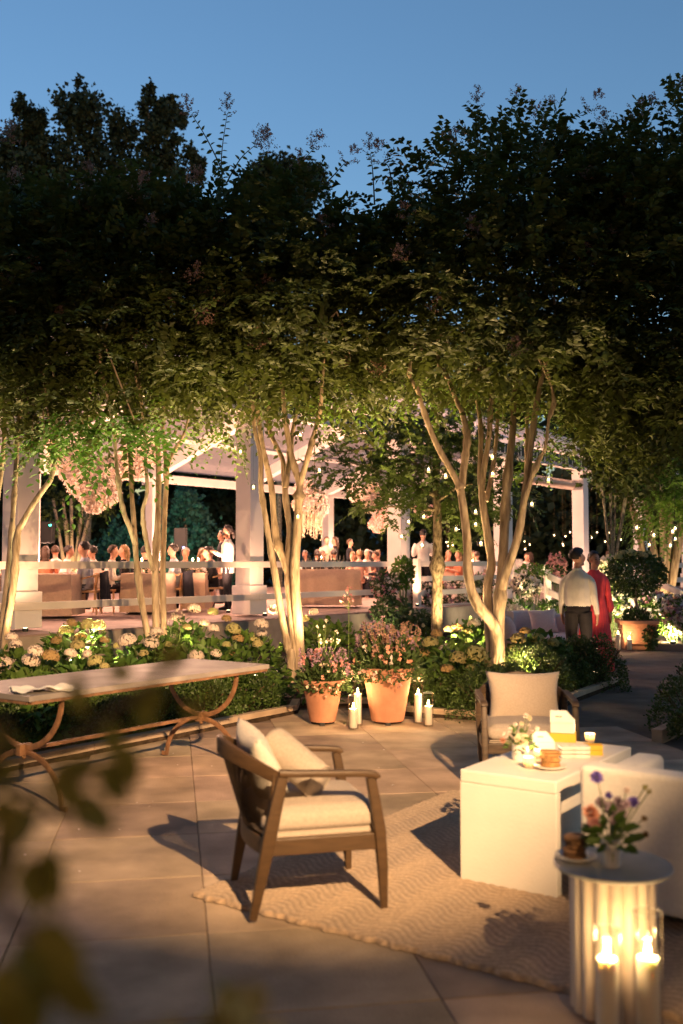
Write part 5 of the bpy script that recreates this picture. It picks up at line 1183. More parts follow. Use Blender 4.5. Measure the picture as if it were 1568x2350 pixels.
# ================================================================== FLUTED SIDE TABLE
ST = Vector((0.97, 3.62, 0.016)); ht = 0.51
t = thing('side_table', 'round side table with grey stone top and fluted column', 'side table', ST)
MB().lathe([(0.003, ht - 0.016), (0.203, ht - 0.016), (0.208, ht - 0.010), (0.208, ht - 0.004), (0.205, ht), (0.003, ht)], n=64).build('top', M['stone_grey'], t, smooth=True, sharp=30)
MB().lathe([(0.144, 0.0), (0.147, 0.004), (0.147, ht - 0.02), (0.144, ht - 0.017)], n=240, fn=lambda a, z: 0.90 + 0.13 * abs(math.sin(a * 8)) ** 0.8).build('fluted_column', M['flute'], t, smooth=True, sharp=50)
plate_stack('dark biscuit stacked on the small plate on the fluted side table', (0.845, 3.655, ST.z + ht), 0.075, 5, M['cookie_dark'], 0.043, 'small cream plate under dark biscuits on the fluted side table', 0.008, 0.015)
vase_flowers('loose bunch of coral, mauve and violet garden flowers on the side table', 'small white vase on the fluted side table', (0.955, 3.585, ST.z + ht), 0.095, 0.034,
    [(-0.07, 0.0, 0.12, 0.075, 'bloom_salmon'), (-0.065, -0.02, 0.09, 0.06, 'bloom_pink'), (0.0, -0.01, 0.14, 0.06, 'bloom_lilac'), (0.035, 0.0, 0.12, 0.06, 'bloom_lilac'), (0.01, -0.02, 0.10, 0.05, 'bloom_lilac'), (-0.03, 0.02, 0.15, 0.05, 'bloom_lilac'), (0.055, 0.0, 0.15, 0.045, 'bloom_lilac'), (-0.045, 0.0, 0.245, 0.06, 'bloom_violet'), (0.085, 0.01, 0.155, 0.05, 'bloom_violet'), (0.0, 0.02, 0.175, 0.035, 'bloom_violet'), (0.06, 0.0, 0.20, 0.032, 'bloom_blush'), (0.13, 0.02, 0.205, 0.026, 'bloom_green'), (0.145, 0.02, 0.19, 0.024, 'bloom_green'), (0.12, 0.0, 0.10, 0.028, 'bloom_dry'), (0.125, 0.0, 0.045, 0.028, 'bloom_dry'), (0.03, 0.0, 0.16, 0.05, 'bloom_lilac')], leafn=70, lsize=0.055)

# ================================================================== SOFAS
S0 = gnd(1504, 2144) - UX * 0.335; S0.z = 0.016
sf = thing('sofa', 'boxy cream sofa turned with its back to the side table', 'sofa', S0, UA)
bk = MB(); bk.box((0.80, 0.075, 0.365), (1.60, 0.15, 0.60)); bk.build('back', M['sofa_white'], sf, bevel=0.03, seg=4, smooth=True)
MB().box((0.80, 0.50, 0.22), (1.58, 0.68, 0.30)).build('base', M['sofa_white'], sf, bevel=0.03, seg=3, smooth=True)
for x in (0.075, 1.525): MB().box((x, 0.48, 0.345), (0.15, 0.64, 0.52)).build('arm', M['sofa_white'], sf, bevel=0.04, seg=4, smooth=True)
for x in (0.475, 1.125): put('seat_cushion', cushion_mesh('seat_cushion', 0.64, 0.60, 0.14, M['sofa_white'], 0.02), sf, (x, 0.47, 0.44))
for x in (0.06, 1.54):
    for y in (0.06, 0.78): MB().box((x, y, 0.033), (0.05, 0.05, 0.066)).build('foot', M['dark_wood'], sf)
for x in (0.53, 1.07): MB().tube([(x, -0.001, 0.08), (x, -0.002, 0.62)], 0.003, 5).build('seam', M['linen'], sf)
s2c = gnd(1243, 1512); s2 = thing('curved_sofa', 'low curved lilac sofa with rounded arms behind the bed', 'sofa', (s2c.x, s2c.y + 0.35, 0), 0.06)
seat = []
MB().lathe([(0.02, 0.06), (0.60, 0.06), (0.66, 0.10), (0.68, 0.25), (0.66, 0.36), (0.60, 0.40), (0.02, 0.41)], n=48, fn=lambda a, z: 1.0 + 0.18 * abs(math.cos(a))).build('seat', M['sofa_lilac'], s2, smooth=True, sharp=60)
arcp = [Vector((0.80 * math.cos(a), 0.66 * math.sin(a) + 0.02, 0.44)) for a in np.linspace(R(-40), R(220), 30)]
rr = [0.165 + 0.03 * math.sin((i / 29) * math.pi) for i in range(30)]
mb = MB(); b0 = 0
mb.tube(arcp, 1.0, 20, sq=(0.30, 0.52, (0, 0, 1))); bmsh = mb.build('back_roll', M['sofa_lilac'], s2, smooth=True, sharp=80)
mb = MB(); mb.ball(arcp[0], 0.16, 16, 12, (1, 1, 1.55)); mb.build('arm_end', M['sofa_lilac'], s2, smooth=True)
mb = MB(); mb.ball(arcp[-1], 0.16, 16, 12, (1, 1, 1.55)); mb.build('arm_end', M['sofa_lilac'], s2, smooth=True)
mb = MB(); mb.tube([Vector((0.52 * math.cos(a), 0.60 * math.sin(a) + 0.05, 0.58)) for a in np.linspace(R(40), R(140), 18)], 1.0, 20, sq=(0.22, 0.34, (0, 0, 1))); mb.build('headrest', M['sofa_lilac'], s2, smooth=True, sharp=80)
for x, y in ((-0.5, -0.3), (0.5, -0.3), (-0.5, 0.35), (0.5, 0.35)): MB().lathe([(0.03, 0), (0.035, 0.065)], (x, y, 0), 10).build('foot', M['dark_wood'], s2)
o = put('throw_pillow', pillow_mesh('throw_pillow', 0.46, 0.46, 0.15, M['sofa_lilac'], seed=9), None)
o.location = (s2.location.x + 0.12, s2.location.y + 0.05, 0.585); o.rotation_euler = (Matrix.Rotation(R(-8), 3, 'Z') @ Matrix.Rotation(R(66), 3, 'X') @ Matrix.Rotation(R(6), 3, 'Z')).to_euler()
tag(o, 'pale square pillow with pointed corners propped on the lilac sofa', 'pillow')

# ================================================================== SLATE TABLE ON IRON PEDESTALS (local x along -U, y along V)
T0 = gnd(68, 1607, 0.75); TL, TWd = 2.36, 0.86
tb = thing('garden_table', 'long slate-topped garden table on curved rusty iron pedestals', 'table', (T0.x, T0.y, 0), UA)
MB().box((-TWd / 2, TL / 2, 0.755), (TWd, TL, 0.036)).build('slate_top', M['slate'], tb, bevel=0.004)
fr = MB()
for x in (-0.02, -TWd + 0.02): fr.box((x, TL / 2, 0.727), (0.03, TL - 0.04, 0.018))
for y in (0.02, TL - 0.02): fr.box((-TWd / 2, y, 0.727), (TWd - 0.07, 0.03, 0.018))
fr.build('frame', M['iron'], tb)
for y in (0.30, 2.02):
    for dy in (0.0,):
        up = [Vector((-TWd / 2 + 0.37 * math.sin(a), y + dy, 0.375 + 0.345 * (1 - math.cos(a)))) for a in np.linspace(-math.pi / 2, math.pi / 2, 25)]
        MB().tube(up, 1.0, 8, sq=(0.038, 0.018, (0, 1, 0))).build('upper_arc', M['iron'], tb, smooth=True)
        lo = [Vector((-TWd / 2 + 0.38 * math.sin(a), y + dy * 1.0, 0.345 - 0.335 * (1 - math.cos(a)))) for a in np.linspace(-math.pi / 2 * 0.97, math.pi / 2 * 0.97, 25)]
        lo = [lo[0] + Vector((-0.05, 0, -0.002))] + lo + [lo[-1] + Vector((0.05, 0, -0.002))]
        MB().tube(lo, 1.0, 8, sq=(0.038, 0.018, (0, 1, 0))).build('lower_arc', M['iron'], tb, smooth=True)
    MB().box((-TWd / 2, y, 0.36), (0.05, 0.10, 0.075)).build('band', M['iron'], tb, bevel=0.008)
    MB().ball((-TWd / 2, y, 0.315), 0.02, 10, 8).build('knob', M['iron'], tb, smooth=True)
MB().bar((-TWd / 2, 0.35, 0.36), (-TWd / 2, 1.97, 0.36), 0.03, 0.022).build('stretcher', M['iron'], tb)
nk = np_mesh('napkin', *(lambda n: (np.array([[x * 0.26, y * 0.11 * (1 - 0.3 * x), 0.012 + 0.012 * math.sin(x * 9 + y * 3) * math.cos(y * 7) + 0.006 * math.sin(23 * x)] for x in np.linspace(-1, 1, n) / 1 * 0.5 for y in np.linspace(-1, 1, n) * 0.5]), np.array([[i * n + j, (i + 1) * n + j, (i + 1) * n + j + 1, i * n + j + 1] for i in range(n - 1) for j in range(n - 1)])))(22), M['paper'], True)
for k in range(2):
    q = gnd(97, 1586, 0.773); o = put('paper_napkin', nk, None, (q.x + 0.01 * k, q.y - 0.02 * k, 0.776 + 0.008 * k), (0, 0, 0.2 + 0.25 * k), (1.5, 1.7, 1.0))
    tag(o, ('lower' if k == 0 else 'upper') + ' crumpled white paper napkin on the slate table', 'napkin')

# ================================================================== FOREGROUND BRANCHES (close to the lens, out of focus)
M['leaf_near'] = mat('leaf_near', (0.17, 0.17, 0.03), 0.5, 0.35, 0.4, 3.0, transl=0.35)
fgp = thing('foreground_shrub', 'out-of-focus leafy shrub right in front of the camera', 'shrub', (-0.55, 0.42, 0))
def fpt(px, py, Y): return at(px, py, Y * 0.88) - fgp.location
mb = MB(); br = [
    [Vector((0, 0, 0)), Vector((0.02, 0.02, 0.7)), fpt(-120, 1800, 0.85), fpt(20, 1770, 0.9), fpt(180, 1690, 0.95), fpt(330, 1580, 1.0), fpt(430, 1500, 1.02)],
    [Vector((0.03, 0, 0)), Vector((0.04, 0.05, 0.6)), fpt(-150, 2000, 0.8), fpt(-20, 1800, 0.85), fpt(60, 1820, 0.85), fpt(150, 1880, 0.85)],
    [Vector((-0.03, 0, 0)), Vector((0.0, 0.05, 0.5)), fpt(-160, 2150, 0.75), fpt(20, 2120, 0.8), fpt(120, 2180, 0.8)]]
for q in br: mb.tube(smooth_path(q), 0.0035, 6)
mb.build('stem', M['twig'], fgp, smooth=True)
lf = [(430, 1490, 1.02, 0.05, 200), (400, 1560, 1.0, 0.06, 160), (350, 1590, 1.0, 0.06, 250), (300, 1620, 1.0, 0.055, 20), (330, 1650, 1.0, 0.06, 300), (420, 1610, 1.0, 0.045, 330), (250, 1650, 0.98, 0.06, 280), (280, 1700, 0.95, 0.05, 290), (200, 1640, 0.98, 0.05, 120), (180, 1600, 0.98, 0.04, 90), (150, 1650, 0.95, 0.05, 200), (240, 1740, 0.95, 0.055, 300), (460, 1590, 1.0, 0.035, 350), (480, 1540, 1.02, 0.035, 20), (130, 1740, 0.85, 0.06, 300), (60, 1760, 0.85, 0.055, 200), (150, 1830, 0.85, 0.06, 320), (120, 1780, 0.85, 0.05, 10), (100, 1850, 0.85, 0.06, 230), (60, 1830, 0.82, 0.06, 250), (20, 1810, 0.82, 0.05, 260), (110, 1930, 0.82, 0.06, 280), (40, 1900, 0.82, 0.06, 250), (60, 1960, 0.82, 0.055, 290), (10, 1980, 0.82, 0.05, 240), (0, 1860, 0.82, 0.05, 200), (70, 2120, 0.78, 0.06, 330), (30, 2160, 0.78, 0.06, 300), (110, 2210, 0.78, 0.06, 320), (60, 2240, 0.78, 0.055, 280), (130, 2260, 0.76, 0.05, 330), (20, 2200, 0.78, 0.055, 260), (10, 2290, 0.76, 0.05, 280), (50, 1700, 0.9, 0.05, 180), (380, 1530, 1.0, 0.045, 120), (310, 1560, 1.0, 0.045, 150)]
for k_, (x, y, Y, s, ang) in enumerate(lf):
    if y < 1660 and k_ % 3 == 1: continue
    if y < 1660: s *= 0.75
    p = np.array(fpt(x, y, Y))[None]; a = R(ang); D = np.array([[math.cos(a), random.uniform(-.4, .4), math.sin(a)]])
    V, Fc = leaves(p, D, np.array([[random.uniform(-.5, .5), -1.0, random.uniform(0.0, 1.0)]]), [s * 0.82], 0.31)
    put('leaf', np_mesh('leaf', V, Fc, M['leaf_near'], True), fgp)
fg2 = thing('foreground_bloom', 'blurred yellow-green plant tips rising close below the camera', 'plant', (-0.12, 0.62, 0))
mb = MB()
for x, y in ((495, 2345), (555, 2330), (590, 2350), (470, 2365)):
    p = at(x, y, 0.8) - fg2.location; mb.tube(smooth_path([(0, 0, 0), (p.x * 0.4, p.y * 0.4, p.z * 0.6), p]), 0.003, 5)
    V, Fc = leaves(np.array([p] * 5) + rnd(5, 0.008), rnd(5), rnd(5), 0.03, 0.4); put('leaf_tuft', np_mesh('leaf_tuft', V, Fc, M['bloom_green']), fg2)
mb.build('stem', M['stalk'], fg2)
# ================================================================== PEOPLE
def body_mesh(name, prims, voxel, mats, smooth_it=4, waist=None):
    """prims: ('tube', pts, radii, mat) radii numbers or (rx, ry); ('ball', c, (rx, ry, rz), mat). Fused by voxel remesh into one skin."""
    mb = MB(); kd_pts = []
    for i, pr in enumerate(prims):
        if pr[0] == 'tube':
            P = smooth_path(pr[1], 4); n0 = len(pr[1]); rs = [r if hasattr(r, '__len__') else (r, r) for r in pr[2]]; m = len(P); b = len(mb.v); ns = 14
            for j, p in enumerate(P):
                f = j / (m - 1) * (n0 - 1); k = min(int(f), n0 - 2); t = f - k
                rx = rs[k][0] * (1 - t) + rs[k + 1][0] * t; ry = rs[k][1] * (1 - t) + rs[k + 1][1] * t
                d = (P[min(j + 1, m - 1)] - P[max(j - 1, 0)]).normalized()
                X = Vector((1, 0, 0)); X = (X - d * X.dot(d))
                X = X.normalized() if X.length > 0.2 else frame(d)[0]
                Y = d.cross(X).normalized()
                for a in range(ns):
                    an = 2 * math.pi * a / ns; q = p + X * rx * math.cos(an) + Y * ry * math.sin(an); mb.v.append(tuple(q)); kd_pts.append((q, pr[3]))
            for j in range(m - 1):
                for a in range(ns): a2 = (a + 1) % ns; mb.f.append((b + j * ns + a, b + j * ns + a2, b + (j + 1) * ns + a2, b + (j + 1) * ns + a)); mb.m.append(0)
            mb.f.append(tuple(b + a for a in range(ns))[::-1]); mb.m.append(0); mb.f.append(tuple(b + (m - 1) * ns + a for a in range(ns))); mb.m.append(0)
        else:
            b = len(mb.v); mb.ball(pr[1], 1.0, 16, 12, pr[2])
            for q in mb.v[b:]: kd_pts.append((Vector(q), pr[3]))
    me = bpy.data.meshes.new(name + '_src'); me.from_pydata(mb.v, [], mb.f)
    bm = bmesh.new(); bm.from_mesh(me); bmesh.ops.recalc_face_normals(bm, faces=bm.faces); bm.to_mesh(me); bm.free()
    tmp = bpy.data.objects.new('tmp', me); COL.objects.link(tmp)
    rm = tmp.modifiers.new('r', 'REMESH'); rm.mode = 'VOXEL'; rm.voxel_size = voxel; rm.use_smooth_shade = True
    sm = tmp.modifiers.new('s', 'SMOOTH'); sm.iterations = smooth_it; sm.factor = 0.5
    dg = bpy.context.evaluated_depsgraph_get(); ev = tmp.evaluated_get(dg); out = bpy.data.meshes.new_from_object(ev)
    bpy.data.objects.remove(tmp); out.name = name
    kd = KDTree(len(kd_pts))
    for i, (q, m_) in enumerate(kd_pts): kd.insert(q, i)
    kd.balance()
    out.materials.clear()
    for m_ in mats: out.materials.append(m_)
    idx = [kd_pts[kd.find(p.center)[1]][1] for p in out.polygons]
    if waist:
        for i, p in enumerate(out.polygons):
            c = p.center
            if idx[i] in (TOP, BOT) and math.hypot(c.x, c.y * 1.4) < 0.205: idx[i] = TOP if c.z > waist else BOT
    out.polygons.foreach_set('material_index', idx); out.polygons.foreach_set('use_smooth', [True] * len(idx)); out.update()
    return out
SK, TOP, BOT, SHOE = 0, 1, 2, 3
def head_prims(c, yaw=0.0, s=1.0):
    q = Matrix.Rotation(yaw, 3, 'Z'); c = Vector(c)
    def P(x, y, z): return c + q @ (Vector((x, y, z)) * s)
    return [('ball', P(0, -0.012, 0.025), (0.077 * s, 0.094 * s, 0.092 * s), SK), ('ball', P(0, 0.022, -0.045), (0.058 * s, 0.062 * s, 0.068 * s), SK),
            ('ball', P(0, 0.055, -0.01), (0.05 * s, 0.035 * s, 0.06 * s), SK), ('ball', P(0, 0.096, -0.018), (0.013 * s, 0.019 * s, 0.022 * s), SK), ('ball', P(0, 0.068, -0.088), (0.025 * s, 0.022 * s, 0.022 * s), SK),
            ('ball', P(0.079, -0.012, -0.005), (0.012 * s, 0.02 * s, 0.032 * s), SK), ('ball', P(-0.079, -0.012, -0.005), (0.012 * s, 0.02 * s, 0.032 * s), SK)]
def hair_mesh(name, m, style='short'):
    """hair cap around a head centred on the origin, face looking +y"""
    bm = bmesh.new(); bmesh.ops.create_uvsphere(bm, u_segments=28, v_segments=20, radius=1.0)
    kill = []
    for f in bm.faces:
        c = f.calc_center_median(); y, z = c.y, c.z
        lim = 0.15 if style == 'short' else 0.05
        if y > -0.25 and z < (-0.25 + 0.95 * (y + 0.25)) and z < 0.55: kill.append(f)
        elif z < (-0.42 if style == 'short' else -0.75): kill.append(f)
    bmesh.ops.delete(bm, geom=kill, context='FACES')
    for v in bm.verts:
        k = 1 + 0.035 * math.sin(v.co.x * 9 + v.co.z * 7) + 0.02 * math.sin(v.co.y * 17)
        v.co = Vector((v.co.x * 0.087 * k, v.co.y * 0.106 * k - 0.014, v.co.z * 0.106 * k + 0.027))
    if style in ('long', 'bun', 'tail'):
        parts = {'long': [((0, -0.085, -0.07), (0.085, 0.05, 0.13)), ((0, -0.09, -0.17), (0.075, 0.04, 0.10))], 'bun': [((0, -0.105, 0.0), (0.05, 0.045, 0.045))], 'tail': [((0, -0.115, -0.01), (0.045, 0.045, 0.045)), ((0, -0.13, -0.07), (0.035, 0.035, 0.07))]}[style]
        for c, r in parts:
            g = bmesh.ops.create_uvsphere(bm, u_segments=18, v_segments=12, radius=1.0)
            for v in g['verts']: v.co = Vector((v.co.x * r[0] + c[0], v.co.y * r[1] + c[1], v.co.z * r[2] + c[2]))
    me = bpy.data.meshes.new(name); bm.to_mesh(me); bm.free(); me.materials.append(m)
    me.polygons.foreach_set('use_smooth', [True] * len(me.polygons)); return me
HAIRS = {}
def hair(style, m):
    k = (style, m)
    if k not in HAIRS: HAIRS[k] = hair_mesh('hair', M[m], style)
    return HAIRS[k]
def seated(kind):
    w = 1.0 if kind != 'woman' else 0.88
    tor = [((0, -0.02, 0.46), 0.17 * w, 0.13), ((0, -0.04, 0.60), 0.155 * w, 0.115), ((0, -0.03, 0.80), 0.175 * w, 0.115), ((0, -0.01, 0.94), 0.185 * w, 0.10), ((0, -0.005, 1.03), 0.09 * w, 0.07)]
    pr = [('tube', [t[0] for t in tor], [(t[1], t[2]) for t in tor], TOP), ('tube', [(0, 0.0, 1.00), (0, 0.01, 1.08), (0, 0.015, 1.14)], [0.06 * w, 0.052, 0.055], SK)]
    pr += head_prims((0, 0.025, 1.205), 0.0, 0.98)
    for s in (-1, 1):
        fa = 0.12 if kind == 'lean' else 0.0
        pr.append(('tube', [(0.17 * s * w, -0.01, 0.955), (0.225 * s * w, 0.0, 0.86), (0.25 * s * w, 0.03, 0.70), (0.24 * s * w, 0.10, 0.66)], [0.062 * w, 0.055 * w, 0.048 * w, 0.046 * w], TOP))
        pr.append(('tube', [(0.24 * s * w, 0.09, 0.665), (0.19 * s, 0.24, 0.715), (0.13 * s, 0.36, 0.745)], [0.045 * w, 0.04 * w, 0.032 * w], TOP if kind != 'woman' else SK))
        pr.append(('tube', [(0.13 * s, 0.36, 0.745), (0.10 * s, 0.43, 0.755), (0.085 * s, 0.48, 0.745)], [0.03, 0.038, 0.018], SK))
        pr.append(('tube', [(0.095 * s, -0.02, 0.455), (0.115 * s, 0.22, 0.475), (0.12 * s, 0.43, 0.47)], [0.095, 0.085, 0.065], BOT))
        pr.append(('tube', [(0.12 * s, 0.43, 0.47), (0.12 * s, 0.45, 0.28), (0.12 * s, 0.40, 0.08)], [0.064, 0.058, 0.045], BOT))
        pr.append(('tube', [(0.12 * s, 0.38, 0.045), (0.125 * s, 0.48, 0.04), (0.13 * s, 0.58, 0.03)], [0.045, 0.042, 0.028], SHOE))
    return pr
def standing(kind, arm='down'):
    w = 1.0 if kind != 'woman' else 0.86
    tor = [((0, 0, 0.88), 0.165, 0.115), ((0, 0.0, 1.0), 0.155 * w, 0.11), ((0, 0.01, 1.15), 0.15 * w, 0.105), ((0, 0.01, 1.33), 0.185 * w, 0.115), ((0, 0, 1.43), 0.15 * w, 0.088), ((0, 0, 1.49), 0.08 * w, 0.065)]
    pr = [('tube', [t[0] for t in tor], [(t[1], t[2]) for t in tor], TOP), ('tube', [(0, 0, 1.46), (0, 0.005, 1.54), (0, 0.01, 1.59)], [0.06 * w, 0.053, 0.055], SK)]
    for s in (-1, 1):
        if arm == 'down' or (arm == 'one' and s > 0):
            pr.append(('tube', [(0.125 * s * w, 0, 1.40), (0.19 * s * w, -0.01, 1.31), (0.222 * s * w, -0.015, 1.12)], [0.048 * w, 0.058 * w, 0.048 * w], TOP))
            pr.append(('tube', [(0.222 * s * w, -0.015, 1.12), (0.235 * s * w, 0.03, 0.98), (0.240 * s * w, 0.06, 0.87)], [0.046 * w, 0.042 * w, 0.035 * w], TOP))
            pr.append(('tube', [(0.245 * s * w, 0.06, 0.87), (0.24 * s * w, 0.075, 0.80), (0.235 * s * w, 0.085, 0.76)], [(0.022, 0.034), (0.02, 0.042), (0.014, 0.034)], SK))
            for k in range(4): pr.append(('tube', [(0.237 * s * w, 0.06 + 0.018 * k, 0.775), (0.232 * s * w, 0.062 + 0.02 * k, 0.735), (0.222 * s * w, 0.064 + 0.02 * k, 0.70 + 0.006 * abs(k - 1.5))], [0.0098, 0.009, 0.007], SK))
            pr.append(('tube', [(0.238 * s * w, 0.10, 0.83), (0.225 * s * w, 0.125, 0.79), (0.215 * s * w, 0.13, 0.76)], [0.012, 0.010, 0.008], SK))
        else:
            pr.append(('tube', [(0.165 * s * w, 0, 1.425), (0.23 * s * w, 0.0, 1.30), (0.25 * s * w, 0.0, 1.13)], [0.065 * w, 0.058 * w, 0.048 * w], TOP))
            pr.append(('tube', [(0.25 * s * w, 0.0, 1.14), (0.20 * s, 0.16, 1.16), (0.13 * s, 0.27, 1.22)], [0.047 * w, 0.04 * w, 0.033 * w], TOP))
            pr.append(('tube', [(0.13 * s, 0.27, 1.22), (0.10 * s, 0.32, 1.24), (0.08 * s, 0.36, 1.25)], [0.03, 0.036, 0.02], SK))
        pr.append(('tube', [(0.085 * s, 0, 0.90), (0.10 * s, 0.01, 0.70), (0.105 * s, 0.01, 0.49)], [0.105, 0.09, 0.068], BOT))
        pr.append(('tube', [(0.105 * s, 0.01, 0.50), (0.108 * s, -0.01, 0.30), (0.108 * s, -0.015, 0.07)], [0.068, 0.064, 0.05], BOT))
        pr.append(('tube', [(0.108 * s, -0.05, 0.045), (0.112 * s, 0.06, 0.045), (0.118 * s, 0.17, 0.03)], [0.042, 0.045, 0.028], SHOE))
    return pr
base_mats = [M['skin'], M['shirt'], M['trousers'], M['black_metal']]
SEAT = {k: body_mesh('body', seated(k), 0.02, base_mats, 3) for k in ('man', 'woman')}
STAND = {k: body_mesh('body', standing(k, 'bent') + head_prims((0, 0.02, 1.655), 0, 1.0), 0.02, base_mats, 3) for k in ('man', 'woman')}
def person(label, kind, pose, loc_, rz, top, bot, style, hm, skin='skin', group=None, scale=1.0):
    t = thing('person', label, 'person', loc_, rz, group); t.scale = (scale,) * 3
    t.rotation_euler = (random.uniform(-0.24, 0.04) if pose == 'sit' else 0, random.uniform(-0.05, 0.05), rz + random.uniform(-0.35, 0.35)) if group else (0, 0, rz)
    b = put('body', (SEAT if pose == 'sit' else STAND)[kind], t)
    for i, m_ in enumerate((skin, top, bot, 'black_metal')):
        b.material_slots[i].link = 'OBJECT'; b.material_slots[i].material = M[m_]
    z = 1.205 if pose == 'sit' else 1.655
    put('hair', hair(style, hm), t, (0, 0.02 if pose == 'sit' else 0.015, z - 0.004), None, 1.07)
    return t
def seat_chair(p, rz, label):
    c = thing('dining_chair', label, 'chair', p, rz, 'pale wooden dining chairs')
    w_ = M['chair_light']
    MB().box((0, 0.0, 0.43), (0.46, 0.44, 0.04)).build('seat', w_, c, bevel=0.008)
    for x in (-0.2, 0.2):
        MB().tube([(x, 0.19, 0), (x * 0.98, 0.18, 0.41)], 0.019, 8).build('leg', w_, c, smooth=True)
        MB().tube(smooth_path([(x, -0.22, 0), (x, -0.19, 0.42), (x * 1.1, -0.23, 0.65), (x * 1.05, -0.24, 0.74)]), 0.019, 8).build('leg', w_, c, smooth=True)
    MB().tube(smooth_path([(-0.26, 0.1, 0.66), (-0.25, -0.15, 0.72), (-0.12, -0.26, 0.75), (0.12, -0.26, 0.75), (0.25, -0.15, 0.72), (0.26, 0.1, 0.66)]), 0.017, 8).build('back_rail', w_, c, smooth=True)
    MB().box((0, -0.24, 0.60), (0.10, 0.014, 0.28)).build('splat', w_, c)
def dsp(px, Y): p = at(px, 1290, Y); return Vector((p.x, Y, DECK))
FL, FR_, FA, FC = math.pi / 2, -math.pi / 2, 0.0, math.pi
g1 = 'guests seated in the pavilion'
D = [('man in white shirt, dark hair, seated in profile at the table by the wide post', 'man', 199, 18.8, FL, 'shirt_blue', 'trousers', 'short', 'hair_dark', 1),
     ('guest with dark hair seated just past the man in profile', 'man', 221, 20.0, FL, 'shirt', 'trousers', 'short', 'hair_dark', 0),
     ('balding man in white shirt leaning over the table by the slim stems', 'man', 252, 19.6, FR_ - 0.1, 'shirt', 'trousers', 'short', 'hair_brown', 1),
     ('fair woman in dark dress facing the balding man', 'woman', 280, 20.6, FL + 0.3, 'dress_black', 'dress_black', 'long', 'hair_fair', 0),
     ('man in white shirt bending to the table before the lit stems', 'man', 147, 21.5, FR_, 'shirt', 'trousers', 'short', 'hair_dark', 0),
     ('guest with reddish short hair seen from behind', 'man', 130, 22.5, FA + 0.3, 'shirt', 'trousers', 'short', 'hair_brown', 0),
     ('woman with long brown hair seen from behind near the loudspeaker stand', 'woman', 110, 22.0, FA, 'dress_rust', 'dress_rust', 'long', 'hair_brown', 0),
     ('man in dark jacket glimpsed between the slim myrtle stems', 'man', 332, 20.4, FA + 0.3, 'jacket', 'trousers', 'short', 'hair_dark', 1),
     ('man in grey shirt with his jacket hung on the chair', 'man', 402, 20.6, FL - 0.3, 'shirt_blue', 'trousers', 'short', 'hair_dark', 1),
     ('white-haired man in dark suit facing the fence', 'man', 423, 21.6, FC, 'jacket', 'jacket', 'short', 'hair_grey', 0),
     ('blond woman turning away behind the white-haired man', 'woman', 443, 22.2, FR_ - 0.4, 'dress_blush', 'dress_blush', 'long', 'hair_fair', 0),
     ('curly brown-haired guest behind the white-haired man', 'woman', 458, 24.5, FA, 'dress_rust', 'dress_rust', 'long', 'hair_brown', 0),
     ('guest with brown hair talking to the woman in black', 'man', 479, 22.8, FC + 0.4, 'dress_blush', 'trousers', 'short', 'hair_brown', 0),
     ('dark-haired woman in a black dress on a pale chair beside the standing waitress', 'woman', 494, 21.2, FL + 0.2, 'dress_black', 'dress_black', 'bun', 'hair_dark', 1),
     ('man leaning on his hand behind the row of bottles', 'man', 705, 28.5, FC - 0.3, 'shirt', 'trousers', 'short', 'hair_dark', 0),
     ('brown-haired woman looking aside behind the row of bottles', 'woman', 741, 28.8, FR_ - 0.6, 'dress_blush', 'dress_blush', 'long', 'hair_brown', 0),
     ('guest with dark hair between the bottles and the tall candle', 'man', 765, 29.2, FA + 0.5, 'jacket', 'trousers', 'short', 'hair_dark', 0),
     ('blurred dark-haired guest left of the brown-haired woman', 'woman', 724, 29.4, FA, 'dress_black', 'dress_black', 'bun', 'hair_dark', 0),
     ('woman with upswept fair hair and bare back beside the tall candle', 'woman', 823, 28.5, FA + 0.2, 'skin', 'dress_blush', 'bun', 'hair_fair', 0),
     ('fair guest facing the woman with the bare back', 'woman', 812, 30.0, FC, 'dress_blush', 'dress_blush', 'long', 'hair_fair', 0),
     ('grey-haired man with glasses by the pink flower clouds', 'man', 839, 29.5, FC - 0.2, 'shirt', 'jacket', 'short', 'hair_grey', 0),
     ('dark-haired guest behind the grey-haired man with glasses', 'woman', 853, 31.0, FA, 'dress_black', 'dress_black', 'long', 'hair_dark', 0),
     ('blond woman next to the white post, facing the fence', 'woman', 867, 29.0, FC, 'dress_blush', 'dress_blush', 'long', 'hair_fair', 0),
     ('guest in a dark jacket right beside the white post', 'man', 885, 28.6, FL + 0.4, 'jacket', 'jacket', 'short', 'hair_brown', 0),
     ('fair-haired guest seen through the fork of the oak and thick myrtle', 'woman', 1026, 32, FC, 'dress_rust', 'dress_rust', 'long', 'hair_fair', 0),
     ('blond guest in profile left of the thick myrtle stems', 'woman', 1050, 31, FL, 'dress_rust', 'dress_rust', 'long', 'hair_fair', 0),
     ('brown-haired guest framed by the thick myrtle stems', 'man', 1086, 33, FC, 'dress_blush', 'trousers', 'short', 'hair_brown', 0),
     ('guest in a pale shirt framed by the thick myrtle stems', 'man', 1100, 31.5, FA, 'shirt', 'trousers', 'short', 'hair_brown', 0),
     ('guest half hidden by the ramp greenery', 'man', 1202, 34, FC, 'shirt', 'trousers', 'short', 'hair_brown', 0),
     ('dark guest half hidden by the pink phlox', 'woman', 1218, 34, FA, 'dress_rust', 'dress_rust', 'long', 'hair_brown', 0),
     ('bald guest whose head shows above the white hydrangea bank', 'man', 1387, 33, FR_ - 0.5, 'dress_rust', 'trousers', 'short', 'hair_brown', 0)]
